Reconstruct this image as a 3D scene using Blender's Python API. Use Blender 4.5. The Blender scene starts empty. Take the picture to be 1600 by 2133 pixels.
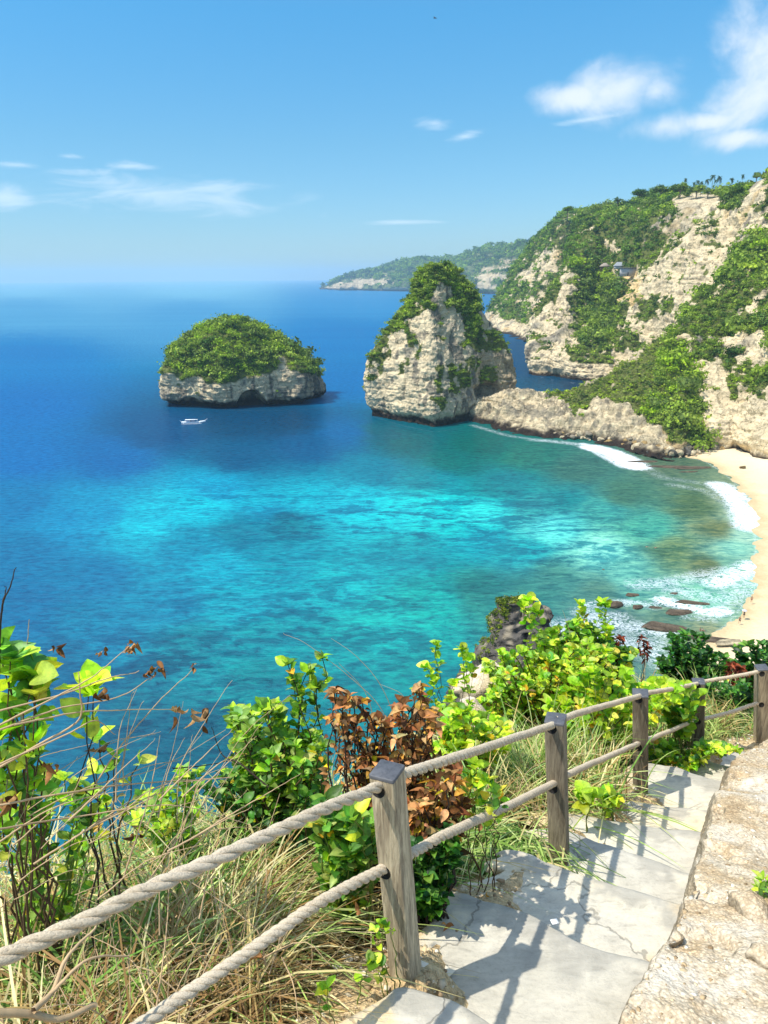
import bpy, math, random
import numpy as np
from mathutils import Matrix, Vector

# ------------------------------------------------------------------ camera, world, sun
SC = bpy.context.scene
COL = SC.collection
FPX, CX, CY = 1540.0, 800.0, 1066.5
PITCH, ROLL = math.radians(17.63), math.radians(0.45)
CAMZ = 75.0
F_ = np.array([0, math.cos(PITCH), -math.sin(PITCH)])
U0 = np.array([0, math.sin(PITCH), math.cos(PITCH)])
X0 = np.array([1.0, 0, 0])
cr, sr = math.cos(ROLL), math.sin(ROLL)
XR = X0 * cr - U0 * sr
UP = X0 * sr + U0 * cr
cam = bpy.data.cameras.new('camera')
camo = bpy.data.objects.new('camera', cam)
COL.objects.link(camo)
SC.camera = camo
cam.sensor_fit = 'VERTICAL'
cam.sensor_height = 36.0
cam.lens = 36.0 * FPX / 2133.0
cam.clip_start = 0.05
cam.clip_end = 60000
M = Matrix(((XR[0], UP[0], -F_[0], 0), (XR[1], UP[1], -F_[1], 0), (XR[2], UP[2], -F_[2], CAMZ), (0, 0, 0, 1)))
camo.matrix_world = M

SUN_EL, SUN_AZ = math.radians(60), math.atan2(-0.93, -0.36)     # direction towards the sun, azimuth from +Y towards +X
sd = Vector((math.sin(SUN_AZ) * math.cos(SUN_EL), math.cos(SUN_AZ) * math.cos(SUN_EL), math.sin(SUN_EL)))
sl = bpy.data.lights.new('sun', 'SUN')
sl.energy = 4.0
sl.angle = math.radians(0.55)
sl.color = (1.0, 0.955, 0.87)
so = bpy.data.objects.new('sun', sl)
COL.objects.link(so)
so.rotation_euler = (-sd).to_track_quat('-Z', 'Y').to_euler()
so.location = (0, 0, 400)

SC.render.engine = 'CYCLES'
SC.view_settings.view_transform = 'Standard'
SC.view_settings.look = 'None'
SC.view_settings.exposure = 0.46
SC.view_settings.gamma = 1.0
SC.cycles.use_denoising = True
SC.cycles.max_bounces = 6
SC.cycles.diffuse_bounces = 3
SC.cycles.glossy_bounces = 3
SC.cycles.transmission_bounces = 4
SC.cycles.volume_bounces = 1
SC.cycles.transparent_max_bounces = 6
SC.cycles.sample_clamp_indirect = 6

# ------------------------------------------------------------------ pixel <-> world helpers (photo pixels 1600 x 2133)
def ray(px, py):
    u = (np.asarray(px, float) - CX) / FPX
    v = (CY - np.asarray(py, float)) / FPX
    return F_ + u[..., None] * XR + v[..., None] * UP
def PY(px, py, Y):            # world point on the pixel's ray at forward distance Y
    r = ray(px, py)
    t = np.asarray(Y, float) / r[..., 1]
    return np.array([0, 0, CAMZ]) + r * t[..., None]
def PZ(px, py, z=0.0):        # world point on the pixel's ray at height z
    r = ray(px, py)
    t = (np.asarray(z, float) - CAMZ) / r[..., 2]
    return np.array([0, 0, CAMZ]) + r * t[..., None]
def PB(px, Y, z=-1.0):        # point at height z, distance Y, under image column px
    zd = Y * math.cos(PITCH) - (z - CAMZ) * math.sin(PITCH)
    return np.array([(px - CX) / FPX * zd, Y, z])
def proj(p):
    d = np.asarray(p, float) - np.array([0, 0, CAMZ])
    w = d @ F_
    w = np.where(np.abs(w) < 1e-4, 1e-4, w)
    return CX + FPX * (d @ XR) / w, CY - FPX * (d @ UP) / w

# ------------------------------------------------------------------ world: Nishita sky with clouds placed by direction
W = bpy.data.worlds.new('World')
SC.world = W
W.use_nodes = True
wt = W.node_tree
wt.nodes.clear()
def nd(t, kind, **kw):
    n = t.nodes.new(kind)
    for k, v in kw.items():
        setattr(n, k, v)
    return n
def setin(t, sock, v):
    if isinstance(v, bpy.types.NodeSocket):
        t.links.new(v, sock)
    else:
        sock.default_value = v
def mth(t, op, a, b=None, c=None, clamp=False):
    n = nd(t, 'ShaderNodeMath', operation=op, use_clamp=clamp)
    setin(t, n.inputs[0], a)
    if b is not None: setin(t, n.inputs[1], b)
    if c is not None: setin(t, n.inputs[2], c)
    return n.outputs[0]
def mixc(t, f, a, b, mode='MIX'):
    n = nd(t, 'ShaderNodeMix', data_type='RGBA', blend_type=mode, clamp_result=False)
    setin(t, n.inputs[0], f)
    setin(t, n.inputs[6], a if not isinstance(a, tuple) else (*a[:3], 1))
    setin(t, n.inputs[7], b if not isinstance(b, tuple) else (*b[:3], 1))
    return n.outputs[2]
def ramp(t, f, stops, interp='LINEAR'):
    n = nd(t, 'ShaderNodeValToRGB')
    cr_ = n.color_ramp
    cr_.interpolation = interp
    while len(cr_.elements) > 1:
        cr_.elements.remove(cr_.elements[0])
    cr_.elements[0].position = stops[0][0]
    cr_.elements[0].color = (*stops[0][1], 1) if len(stops[0][1]) == 3 else stops[0][1]
    for p, c in stops[1:]:
        e = cr_.elements.new(p)
        e.color = (*c, 1) if len(c) == 3 else c
    setin(t, n.inputs[0], f)
    return n.outputs[0]
def mapr(t, v, a, b, c=0.0, d=1.0, smooth=True):
    n = nd(t, 'ShaderNodeMapRange', interpolation_type='SMOOTHSTEP' if smooth else 'LINEAR')
    setin(t, n.inputs[0], v)
    n.inputs[1].default_value = a; n.inputs[2].default_value = b
    n.inputs[3].default_value = c; n.inputs[4].default_value = d
    return n.outputs[0]
def noise(t, vec, scale, detail=4, rough=0.55, dist=0.0, out=0):
    n = nd(t, 'ShaderNodeTexNoise')
    setin(t, n.inputs['Vector'], vec)
    n.inputs['Scale'].default_value = scale
    n.inputs['Detail'].default_value = detail
    n.inputs['Roughness'].default_value = rough
    n.inputs['Distortion'].default_value = dist
    return n.outputs[out]
def s2l(c):
    return tuple(((x / 255) / 12.92 if x / 255 <= 0.04045 else ((x / 255 + 0.055) / 1.055) ** 2.4) for x in c)

sky = nd(wt, 'ShaderNodeTexSky', sky_type='NISHITA', sun_disc=False)
sky.sun_elevation = SUN_EL
sky.sun_rotation = SUN_AZ
sky.altitude = 50
sky.air_density = 1.0
sky.dust_density = 0.35
sky.ozone_density = 1.5
tc = nd(wt, 'ShaderNodeTexCoord')
sx = nd(wt, 'ShaderNodeSeparateXYZ')
wt.links.new(tc.outputs['Generated'], sx.inputs[0])
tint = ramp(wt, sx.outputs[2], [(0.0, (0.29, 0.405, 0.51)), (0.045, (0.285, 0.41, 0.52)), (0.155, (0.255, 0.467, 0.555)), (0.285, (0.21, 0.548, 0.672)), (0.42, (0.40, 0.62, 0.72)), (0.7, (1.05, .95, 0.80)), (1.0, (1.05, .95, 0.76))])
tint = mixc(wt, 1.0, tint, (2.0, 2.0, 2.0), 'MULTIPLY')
tint = mixc(wt, 1.0, tint, mapr(wt, sx.outputs[2], 0.42, 0.75, 1.0, 1.7), 'MULTIPLY')  # upper sky, out of view, brightened as added fill light
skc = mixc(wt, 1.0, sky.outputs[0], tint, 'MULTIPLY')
az = mth(wt, 'ARCTAN2', sx.outputs[0], sx.outputs[1])
el = mth(wt, 'ARCSINE', sx.outputs[2])
cb = nd(wt, 'ShaderNodeCombineXYZ')
wt.links.new(az, cb.inputs[0]); wt.links.new(el, cb.inputs[1])
def azel(px, py):
    r = ray(px, py); r = r / np.linalg.norm(r)
    return math.atan2(r[0], r[1]), math.asin(r[2])
nA = noise(wt, cb.outputs[0], 9.0, 9, 0.62, 0.35)
nAs = mth(wt, 'SUBTRACT', nA, 0.5)
vm = nd(wt, 'ShaderNodeVectorMath', operation='MULTIPLY')
wt.links.new(cb.outputs[0], vm.inputs[0]); vm.inputs[1].default_value = (6, 26, 1)
nB = mth(wt, 'SUBTRACT', noise(wt, vm.outputs[0], 1.6, 8, 0.6, 0.8), 0.5)
def ellipse_mask(px, py, w, h, tilt=0.0):
    a0, e0 = azel(px, py)
    cw = w / FPX * math.cos(e0) * 1.0; ch = h / FPX
    da = mth(wt, 'SUBTRACT', az, a0); de = mth(wt, 'SUBTRACT', el, e0)
    c, s = math.cos(tilt), math.sin(tilt)
    u = mth(wt, 'ADD', mth(wt, 'MULTIPLY', da, c / cw), mth(wt, 'MULTIPLY', de, s / cw))
    v = mth(wt, 'ADD', mth(wt, 'MULTIPLY', da, -s / ch), mth(wt, 'MULTIPLY', de, c / ch))
    return mth(wt, 'SUBTRACT', 1.0, mth(wt, 'SQRT', mth(wt, 'ADD', mth(wt, 'MULTIPLY', u, u), mth(wt, 'MULTIPLY', v, v))))
def field(lst, nz, k):
    acc = None
    for e in lst:
        m = ellipse_mask(*e)
        acc = m if acc is None else mth(wt, 'MAXIMUM', acc, m)
    return mth(wt, 'ADD', acc, mth(wt, 'MULTIPLY', nz, k))
cum = field([(1300, 186, 135, 56), (1190, 203, 95, 32), (1365, 190, 60, 44), (1650, 120, 110, 170, 0.5), (1580, 205, 140, 62, 0.35), (1385, 262, 72, 34), (1480, 252, 90, 22), (1555, 287, 95, 24)], nAs, 2.1)
wis = field([(330, 408, 270, 42, -0.02), (440, 392, 150, 20, 0.05), (40, 342, 60, 9), (145, 326, 35, 7), (165, 356, 75, 11), (272, 346, 62, 10), (905, 257, 42, 14), (968, 284, 40, 10, 0.2), (15, 410, 60, 30), (830, 463, 110, 6), (1230, 248, 80, 7, 0.1)], nB, 2.6)
cm = mapr(wt, cum, 0.0, 0.85, 0, 0.9)
wm = mapr(wt, wis, 0.0, 1.3, 0, 0.62)
ccol = ramp(wt, mth(wt, 'ADD', mth(wt, 'MULTIPLY', cum, 0.8), mth(wt, 'MULTIPLY', nAs, 0.5)), [(0.0, (4.6, 6.0, 7.6)), (0.8, (7.0, 7.6, 8.3))])
skc = mixc(wt, wm, skc, (6.6, 7.8, 8.8))
skc = mixc(wt, cm, skc, ccol)
bg = nd(wt, 'ShaderNodeBackground')
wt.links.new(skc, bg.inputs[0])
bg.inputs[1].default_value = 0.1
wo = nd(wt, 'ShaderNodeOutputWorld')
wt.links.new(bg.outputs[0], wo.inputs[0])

# ------------------------------------------------------------------ numpy noise
rng = np.random.default_rng(7)
random.seed(7)
_perm = rng.permutation(256).astype(np.int64)
_perm = np.concatenate([_perm, _perm, _perm])
_grad = rng.normal(size=(256, 3)); _grad /= np.linalg.norm(_grad, axis=1)[:, None]
def perlin(p):
    p = np.asarray(p, float)
    i = np.floor(p).astype(np.int64); f = p - i; i &= 255
    u = f * f * f * (f * (f * 6 - 15) + 10)
    res = 0
    for dx in (0, 1):
        wx = u[..., 0] if dx else 1 - u[..., 0]
        for dy in (0, 1):
            wy = u[..., 1] if dy else 1 - u[..., 1]
            for dz in (0, 1):
                wz = u[..., 2] if dz else 1 - u[..., 2]
                h = _perm[_perm[_perm[(i[..., 0] + dx) & 255] + ((i[..., 1] + dy) & 255)] + ((i[..., 2] + dz) & 255)]
                g = _grad[h]
                d = g[..., 0] * (f[..., 0] - dx) + g[..., 1] * (f[..., 1] - dy) + g[..., 2] * (f[..., 2] - dz)
                res = res + wx * wy * wz * d
    return res * 1.6
def fbm(p, octs=4, lac=2.03, gain=0.5):
    a, s, r = 1.0, 1.0, 0
    p = np.asarray(p, float)
    for k in range(octs):
        r = r + a * perlin(p * s + 17.3 * k)
        a *= gain; s *= lac
    return r
def ridged(p, octs=4):
    a, s, r = 1.0, 1.0, 0
    for k in range(octs):
        r = r + a * (1 - 2 * np.abs(perlin(np.asarray(p) * s + 9.1 * k)))
        a *= 0.5; s *= 2.1
    return r
def sstep(x, a, b):
    t = np.clip((x - a) / (b - a), 0, 1)
    return t * t * (3 - 2 * t)

# ------------------------------------------------------------------ mesh building
def mesh_obj(name, v, faces, mats, col=None, parent=None, smooth=False, attrs=None, matidx=None):
    """v (n,3); faces (m,k) array, or list of such arrays"""
    me = bpy.data.meshes.new(name)
    v = np.asarray(v, np.float32)
    fl = faces if isinstance(faces, list) else [faces]
    fl = [np.asarray(f, np.int32) for f in fl if len(f)]
    nl = sum(f.size for f in fl); nf = sum(len(f) for f in fl)
    me.vertices.add(len(v)); me.loops.add(nl); me.polygons.add(nf)
    me.vertices.foreach_set('co', v.ravel())
    me.loops.foreach_set('vertex_index', np.concatenate([f.ravel() for f in fl]))
    tot = np.concatenate([np.full(len(f), f.shape[1], np.int32) for f in fl])
    st = np.concatenate([[0], np.cumsum(tot)[:-1]]).astype(np.int32)
    me.polygons.foreach_set('loop_start', st)
    if smooth:
        me.polygons.foreach_set('use_smooth', np.ones(nf, bool))
    if matidx is not None:
        me.polygons.foreach_set('material_index', np.asarray(matidx, np.int32))
    me.update(calc_edges=True)
    if col is not None:
        a = me.color_attributes.new('Col', 'FLOAT_COLOR', 'POINT')
        c = np.ones((len(v), 4), np.float32); c[:, :3] = col
        a.data.foreach_set('color', c.ravel())
    for k, arr in (attrs or {}).items():
        a = me.attributes.new(k, 'FLOAT', 'POINT')
        a.data.foreach_set('value', np.asarray(arr, np.float32))
    for m in (mats if isinstance(mats, (list, tuple)) else [mats]):
        me.materials.append(m)
    o = bpy.data.objects.new(name, me)
    COL.objects.link(o)
    if parent is not None: o.parent = parent
    return o
def tag(o, label=None, cat=None, group=None, kind=None):
    if label: o['label'] = label
    if cat: o['category'] = cat
    if group: o['group'] = group
    if kind: o['kind'] = kind
    return o
def empty(name, loc=(0, 0, 0)):
    o = bpy.data.objects.new(name, None)
    COL.objects.link(o); o.location = loc
    o.empty_display_size = 0.1
    return o
def rebase(root, objs):          # put world-space child meshes under an empty at root.location
    L = np.array(root.location)
    for o in objs:
        o.parent = root
        me = o.data
        n = len(me.vertices); c = np.empty(n * 3, np.float32)
        me.vertices.foreach_get('co', c)
        c = c.reshape(-1, 3) - L
        me.vertices.foreach_set('co', c.astype(np.float32).ravel()); me.update()
def grid_faces(r, c, closed=False):
    i = np.arange(r - 1)[:, None]; j = np.arange(c if closed else c - 1)[None, :]
    j2 = (j + 1) % c
    a = i * c + j; b = i * c + j2; d = (i + 1) * c + j2; e = (i + 1) * c + j
    return np.stack([a, b, d, e], -1).reshape(-1, 4)
def crs(P, n):                   # Catmull-Rom along axis 0
    P = np.asarray(P, float); k = len(P)
    t = np.linspace(0, k - 1, n); i = np.minimum(t.astype(int), k - 2); f = t - i
    f = f.reshape((-1,) + (1,) * (P.ndim - 1))
    g = lambda q: P[np.clip(q, 0, k - 1)]
    p0, p1, p2, p3 = g(i - 1), g(i), g(i + 1), g(i + 2)
    p0 = np.where((i == 0).reshape(f.shape), 2 * p1 - p2, p0)
    p3 = np.where((i == k - 2).reshape(f.shape), 2 * p2 - p1, p3)
    return 0.5 * (2 * p1 + (p2 - p0) * f + (2 * p0 - 5 * p1 + 4 * p2 - p3) * f ** 2 + (3 * p1 - p0 - 3 * p2 + p3) * f ** 3)
def spline_grid(C, R, K):
    G = crs(C, R)
    return np.swapaxes(crs(np.swapaxes(G, 0, 1), K), 0, 1)
def grid_normals(G):
    du = np.gradient(G, axis=1); dv = np.gradient(G, axis=0)
    n = np.cross(du, dv)
    l = np.linalg.norm(n, axis=-1, keepdims=True); l[l == 0] = 1
    return n / l
def in_poly(x, y, poly):
    poly = np.asarray(poly, float); ins = np.zeros(x.shape, bool)
    n = len(poly); j = n - 1
    for i in range(n):
        xi, yi = poly[i]; xj, yj = poly[j]
        if yi != yj:
            c = ((yi > y) != (yj > y)) & (x < (xj - xi) * (y - yi) / (yj - yi) + xi)
            ins ^= c
        j = i
    return ins
def tube(pts, rad, n=6, cap=True):
    pts = np.asarray(pts, float); m = len(pts)
    rad = np.broadcast_to(np.asarray(rad, float), (m,))
    T = np.gradient(pts, axis=0); T /= np.linalg.norm(T, axis=1)[:, None] + 1e-9
    ref = np.array([0, 0, 1.0]) if abs(T[:, 2]).mean() < 0.9 else np.array([1.0, 0, 0])
    A = np.cross(T, ref); A /= np.linalg.norm(A, axis=1)[:, None] + 1e-9
    B = np.cross(T, A)
    th = np.linspace(0, 2 * np.pi, n, endpoint=False)
    V = pts[:, None] + rad[:, None, None] * (np.cos(th)[None, :, None] * A[:, None] + np.sin(th)[None, :, None] * B[:, None])
    return V.reshape(-1, 3), grid_faces(m, n, True)
class Acc:                        # accumulates pieces into one mesh
    def __init__(s): s.v = []; s.f = {}; s.c = []; s.n = 0
    def add(s, v, f, col=None):
        v = np.asarray(v, float); f = np.asarray(f)
        s.v.append(v); s.f.setdefault(f.shape[1], []).append(f + s.n); s.n += len(v)
        if col is not None:
            s.c.append(np.broadcast_to(np.asarray(col, float), (len(v), 3)))
    def build(s, name, mat, parent=None, smooth=False, T=None):
        v = np.concatenate(s.v)
        if T is not None: v = T(v)
        return mesh_obj(name, v, [np.concatenate(x) for x in s.f.values()], mat, np.concatenate(s.c) if s.c else None, parent, smooth)
def box_vf(c, sx_, sy_, sz_, yaw=0.0):
    q = np.array([[-1, -1, -1], [1, -1, -1], [1, 1, -1], [-1, 1, -1], [-1, -1, 1], [1, -1, 1], [1, 1, 1], [-1, 1, 1]], float) * np.array([sx_, sy_, sz_]) / 2
    cy, sy = math.cos(yaw), math.sin(yaw)
    q = np.stack([q[:, 0] * cy - q[:, 1] * sy, q[:, 0] * sy + q[:, 1] * cy, q[:, 2]], 1) + np.asarray(c, float)
    f = [[0, 3, 2, 1], [4, 5, 6, 7], [0, 1, 5, 4], [1, 2, 6, 5], [2, 3, 7, 6], [3, 0, 4, 7]]
    return q, np.array(f)

# ------------------------------------------------------------------ materials
def newmat(name):
    m = bpy.data.materials.new(name); m.use_nodes = True
    t = m.node_tree; t.nodes.clear()
    out = nd(t, 'ShaderNodeOutputMaterial')
    return m, t, out
def pbsdf(t, out, col, rough=0.8, bump=None, bstr=0.5, bdist=1.0, spec=0.3):
    p = nd(t, 'ShaderNodeBsdfPrincipled')
    setin(t, p.inputs['Base Color'], col if not isinstance(col, tuple) else (*col[:3], 1))
    setin(t, p.inputs['Roughness'], rough)
    p.inputs['Specular IOR Level'].default_value = spec
    if bump is not None:
        b = nd(t, 'ShaderNodeBump')
        b.inputs['Strength'].default_value = bstr; b.inputs['Distance'].default_value = bdist
        t.links.new(bump, b.inputs['Height']); t.links.new(b.outputs[0], p.inputs['Normal'])
    if out is not None: t.links.new(p.outputs[0], out.inputs[0])
    return p
def pos(t):
    return nd(t, 'ShaderNodeNewGeometry').outputs['Position']
def scaled(t, v, s):
    n = nd(t, 'ShaderNodeVectorMath', operation='MULTIPLY')
    t.links.new(v, n.inputs[0]); n.inputs[1].default_value = s
    return n.outputs[0]
def colattr(t, name='Col'):
    return nd(t, 'ShaderNodeAttribute', attribute_name=name).outputs['Color']
def simple_mat(name, col, rough=0.6, spec=0.4, nscale=None, namp=0.2):
    m, t, out = newmat(name)
    c = (*col, 1)
    if nscale:
        f = noise(t, pos(t), nscale, 4)
        c = mixc(t, f, tuple(x * (1 - namp) for x in col), tuple(min(1, x * (1 + namp)) for x in col))
        pbsdf(t, out, c, rough, spec=spec)
    else:
        pbsdf(t, out, c[:3], rough, spec=spec)
    return m
def foliage_mat(name, transl=0.35, rough=0.55, spec=0.3, gain=1.0, mottle=None):
    m, t, out = newmat(name)
    c = colattr(t)
    if mottle: c = mixc(t, 1.0, c, ramp(t, noise(t, pos(t), mottle, 5, 0.7), [(0.36, (0.66, 0.70, 0.66)), (0.5, (1, 1, 1)), (0.64, (1.22, 1.16, 1.1))]), 'MULTIPLY')
    p = pbsdf(t, None, c, rough, spec=spec)
    tr = nd(t, 'ShaderNodeBsdfTranslucent')
    c2 = mixc(t, 1.0, c, (1.25 * gain, 1.35 * gain, 0.55 * gain), 'MULTIPLY')
    t.links.new(c2, tr.inputs[0])
    mx = nd(t, 'ShaderNodeMixShader'); mx.inputs[0].default_value = transl
    t.links.new(p.outputs[0], mx.inputs[1]); t.links.new(tr.outputs[0], mx.inputs[2])
    t.links.new(mx.outputs[0], out.inputs[0])
    return m
MAT_FARLEAF = foliage_mat('far_leaves', 0.25, 0.7, 0.15)
def rock_mat(name, strata=(0.02, 0.02, 0.55), fine=1.0, bd=1.2, bs=0.8):
    m, t, out = newmat(name)
    P = pos(t)
    c = colattr(t)
    n1 = noise(t, scaled(t, P, strata), 1.0, 6, 0.65, 0.4)
    n2 = noise(t, P, 0.25 * fine, 6, 0.7)
    n3 = noise(t, P, 0.9 * fine, 4, 0.7)
    n4 = noise(t, scaled(t, P, (0.16 * fine, 0.16 * fine, 0.022 * fine)), 1.0, 6, 0.7, 0.5)
    f = mth(t, 'ADD', mth(t, 'MULTIPLY', n1, 0.3), mth(t, 'ADD', mth(t, 'MULTIPLY', n2, 0.35), mth(t, 'MULTIPLY', n4, 0.35)))
    k = ramp(t, f, [(0.36, (0.36, 0.36, 0.38)), (0.435, (0.78, 0.77, 0.75)), (0.49, (1.0, 1.0, 1.0)), (0.62, (1.14, 1.11, 1.06))])
    c = mixc(t, 1.0, c, k, 'MULTIPLY')
    crk = mapr(t, n3, 0.36, 0.42, 0.5, 1.0)
    c = mixc(t, 1.0, c, crk, 'MULTIPLY')
    vr = nd(t, 'ShaderNodeTexVoronoi', feature='DISTANCE_TO_EDGE'); wv = nd(t, 'ShaderNodeVectorMath', operation='ADD')
    nw = nd(t, 'ShaderNodeTexNoise'); t.links.new(P, nw.inputs['Vector']); nw.inputs['Scale'].default_value = 0.25 * fine; nw.inputs['Detail'].default_value = 4
    t.links.new(scaled(t, P, (0.12 * fine, 0.12 * fine, 0.05 * fine)), wv.inputs[0]); t.links.new(scaled(t, nw.outputs['Color'], (1.1, 1.1, 1.1)), wv.inputs[1]); t.links.new(wv.outputs[0], vr.inputs['Vector']); vr.inputs['Scale'].default_value = 1.0
    frac = mapr(t, vr.outputs['Distance'], 0.0, 0.05, 0.0, 1.0)
    c = mixc(t, 1.0, c, mapr(t, vr.outputs['Distance'], 0.0, 0.03, 0.62, 1.0), 'MULTIPLY')
    n1 = mth(t, 'ADD', n1, mth(t, 'MULTIPLY', frac, 0.35))
    h = mth(t, 'ADD', mth(t, 'MULTIPLY', n1, 0.8), mth(t, 'ADD', n2, mth(t, 'MULTIPLY', n3, 0.4)))
    pbsdf(t, out, c, 0.9, h, bs, bd, 0.15)
    return m
MAT_ROCK = rock_mat('limestone')

# ================================================================== FAR SCENE
PALE = np.array(s2l((238, 217, 176))); OCHRE = np.array(s2l((214, 180, 120))); GREY = np.array(s2l((150, 143, 128)))
DARK = np.array(s2l((88, 84, 76))); WET = np.array(s2l((48, 38, 30))); UNDER = np.array(s2l((98, 104, 52)))
PALE = PALE * 0.72; GREY = GREY * np.array([1.0, .95, .86])

def blobs(centres, radii, cols, n=55, flat=0.75, q=0.42, jit=0.35, seed=1):
    """leaf clumps: n small quads spread through each blob's volume; returns verts, faces, colours"""
    r = np.random.default_rng(seed)
    N = len(centres)
    d = r.normal(size=(N, n, 3)); d /= np.linalg.norm(d, axis=2, keepdims=True)
    rad = (0.35 + 0.85 * r.random((N, n, 1)) ** 0.8) * (1 + 0.5 * r.normal(size=(N, n, 1)) * 0.4)
    d[..., 2] = np.where(d[..., 2] < -0.3, -d[..., 2] * 0.5, d[..., 2])
    off = d * rad * radii[:, None, None]; off[..., 2] *= flat
    c = centres[:, None] + off
    nrm = d + 0.55 * r.normal(size=(N, n, 3)); nrm /= np.linalg.norm(nrm, axis=2, keepdims=True)
    a = np.cross(nrm, r.normal(size=(N, n, 3))); a /= np.linalg.norm(a, axis=2, keepdims=True)
    b = np.cross(nrm, a)
    s = (q * radii[:, None, None] * (0.55 + 0.8 * r.random((N, n, 1)))) * 0.62
    V = np.stack([c - a * s, c + b * s * 0.75, c + a * s, c - b * s * 0.75], 2).reshape(-1, 3)
    Fc = np.arange(N * n * 4).reshape(-1, 4)
    k = (1 + jit * (r.random((N, n, 1)) - 0.5) * 2)
    C = cols[:, None] * k
    yel = (r.random((N, n, 1)) < 0.12) * 0.35
    C = C * (1 + yel * np.array([1.3, 0.9, 0.1]))
    C = np.repeat(C.reshape(-1, 3), 4, 0)
    return V, Fc, C
GR = [np.array(s2l(c)) for c in ((122, 146, 48), (76, 106, 42), (146, 164, 68), (50, 78, 36), (104, 122, 58), (142, 170, 38))]
def pick_greens(n, seed, pts=None, scale=18.0, bias=0.0, tint=(1, 1, 1)):
    r = np.random.default_rng(seed)
    t = r.random(n) * 0.7
    if pts is not None:
        t = t + 0.55 * (fbm(pts / scale, 3) + 0.4) + bias
    t = np.clip(t, 0, 0.999)
    stops = np.array([GR[3], GR[1], GR[4], GR[0], GR[2], GR[5]])
    x = t * 5; i = np.minimum(x.astype(int), 4); f = (x - i)[:, None]
    return (stops[i] * (1 - f) + stops[i + 1] * f) * np.array(tint)

def sheet(name, C, R, K, parent=None, disp=(7.0, 2.2, 1.2), veg=None, flip=False, paint=None, strata=True, waterline=True, keep=None):
    """dense rock surface from a coarse control grid; returns object, points, normals, veg mask"""
    G = spline_grid(np.asarray(C, float), R, K)
    n = grid_normals(G)
    if flip: n = -n
    px, py = proj(G.reshape(-1, 3)); px = px.reshape(R, K); py = py.reshape(R, K)
    a, b, c = disp
    off = a * fbm(G / 38.0, 4) + b * ridged(G / 13.0, 4) * 0.7
    if strata:
        zz = G[..., 2] / 3.4 + 1.3 * fbm(G / 60.0, 2) + 0.25 * fbm(G / 9.0, 3)
        f = zz - np.floor(zz)
        per = _perm[(np.floor(zz).astype(int)) & 255] / 255.0
        off = off + c * (sstep(f, 0.0, 0.25) - sstep(f, 0.7, 1.0)) * (0.3 + per) * (0.5 + sstep(fbm(G / 25.0, 2), -0.3, 0.3))
    off = off + 0.35 * b * fbm(G / 3.2, 3)
    if waterline:
        w = sstep(G[..., 2], 6.5, 1.2)
        off = off * (1 - 0.35 * w) - 3.2 * w * sstep(fbm(G / 30 + 5, 2), -0.5, 0.2)
    edge = np.ones((R, K))
    if keep: edge = keep(R, K)
    off = off * (1 - 0.75 * sstep(np.arange(R) / (R - 1.0), 0.68, 0.78))[:, None]
    G2 = G + n * (off * edge)[..., None]
    n2 = grid_normals(G2)
    if flip: n2 = -n2
    wx = px + 22 * fbm(G / 14.0 + 3, 4); wy = py + 18 * fbm(G / 14.0 + 31, 4)
    vm_ = veg(wx, wy, G2, n2) if veg else np.zeros((R, K))
    # colours
    t = fbm(G2 / 22.0 + 11, 4); st = fbm(G2 * np.array([1 / 26.0, 1 / 26.0, 1 / 2.2]) + 7, 4)
    col = PALE + 0 * G2
    col = col * (1 + 0.18 * st[..., None])
    col = col * (1 - sstep(t, 0.22, 0.65)[..., None]) + GREY * sstep(t, 0.22, 0.65)[..., None]
    oc = sstep(fbm(G2 / 30.0 + 50, 3), 0.25, 0.6)[..., None] * 0.6
    col = col * (1 - oc) + OCHRE * 0.8 * oc
    dk = sstep(fbm(G2 * np.array([1 / 7.0, 1 / 7.0, 1 / 16.0]) + 90, 4), 0.33, 0.6)[..., None] * 0.75
    col = col * (1 - dk) + DARK * dk
    if paint: col = paint(px, py, G2, col, wx, wy)
    if waterline:
        w = sstep(G2[..., 2] + 1.6 * fbm(G2 / 5.0 + 3, 3), 4.4, 1.4)[..., None]
        col = col * (1 - w) + WET * w
    v = sstep(vm_, 0.35, 0.6)[..., None]
    col = col * (1 - v) + UNDER * v
    fc = grid_faces(R, K)
    if flip: fc = fc[:, ::-1]
    o = mesh_obj(name, G2.reshape(-1, 3), fc, MAT_ROCK, col.reshape(-1, 3), parent, smooth=True)
    return o, G2, n2, vm_, px, py
def scatter(G, N_, mask, count, rad, seed, name, parent=None, nq=50, qs=0.42, tint=(1, 1, 1), bias=0.0, sink=0.15, flat=0.75, bigs=0.0, colscale=18.0, jit=0.35, tintf=None):
    r = np.random.default_rng(seed)
    A = np.linalg.norm(np.cross(np.gradient(G, axis=1), np.gradient(G, axis=0)), axis=-1)
    w = (A * np.clip(mask, 0, 1)).ravel()
    w = w / w.sum()
    idx = r.choice(len(w), count, p=w)
    P = G.reshape(-1, 3)[idx]; n = N_.reshape(-1, 3)[idx]
    rr = rad * (0.45 + 1.25 * r.random(count) ** 2.5)
    if bigs: rr = np.where(r.random(count) < bigs, rr * 1.6, rr)
    up = n * 0.5 + np.array([0, 0, 0.55])
    P = P + up * rr[:, None] * (0.75 - sink) + r.normal(size=(count, 3)) * 0.3
    cl = pick_greens(count, seed + 1, P, colscale, bias, tint)
    if tintf is not None: cl = cl * tintf(P)
    V, Fc, C = blobs(P, rr, cl, nq, flat, qs, seed=seed + 2, jit=jit)
    o = mesh_obj(name, V, Fc, MAT_FARLEAF, C, parent)
    return o

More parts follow.
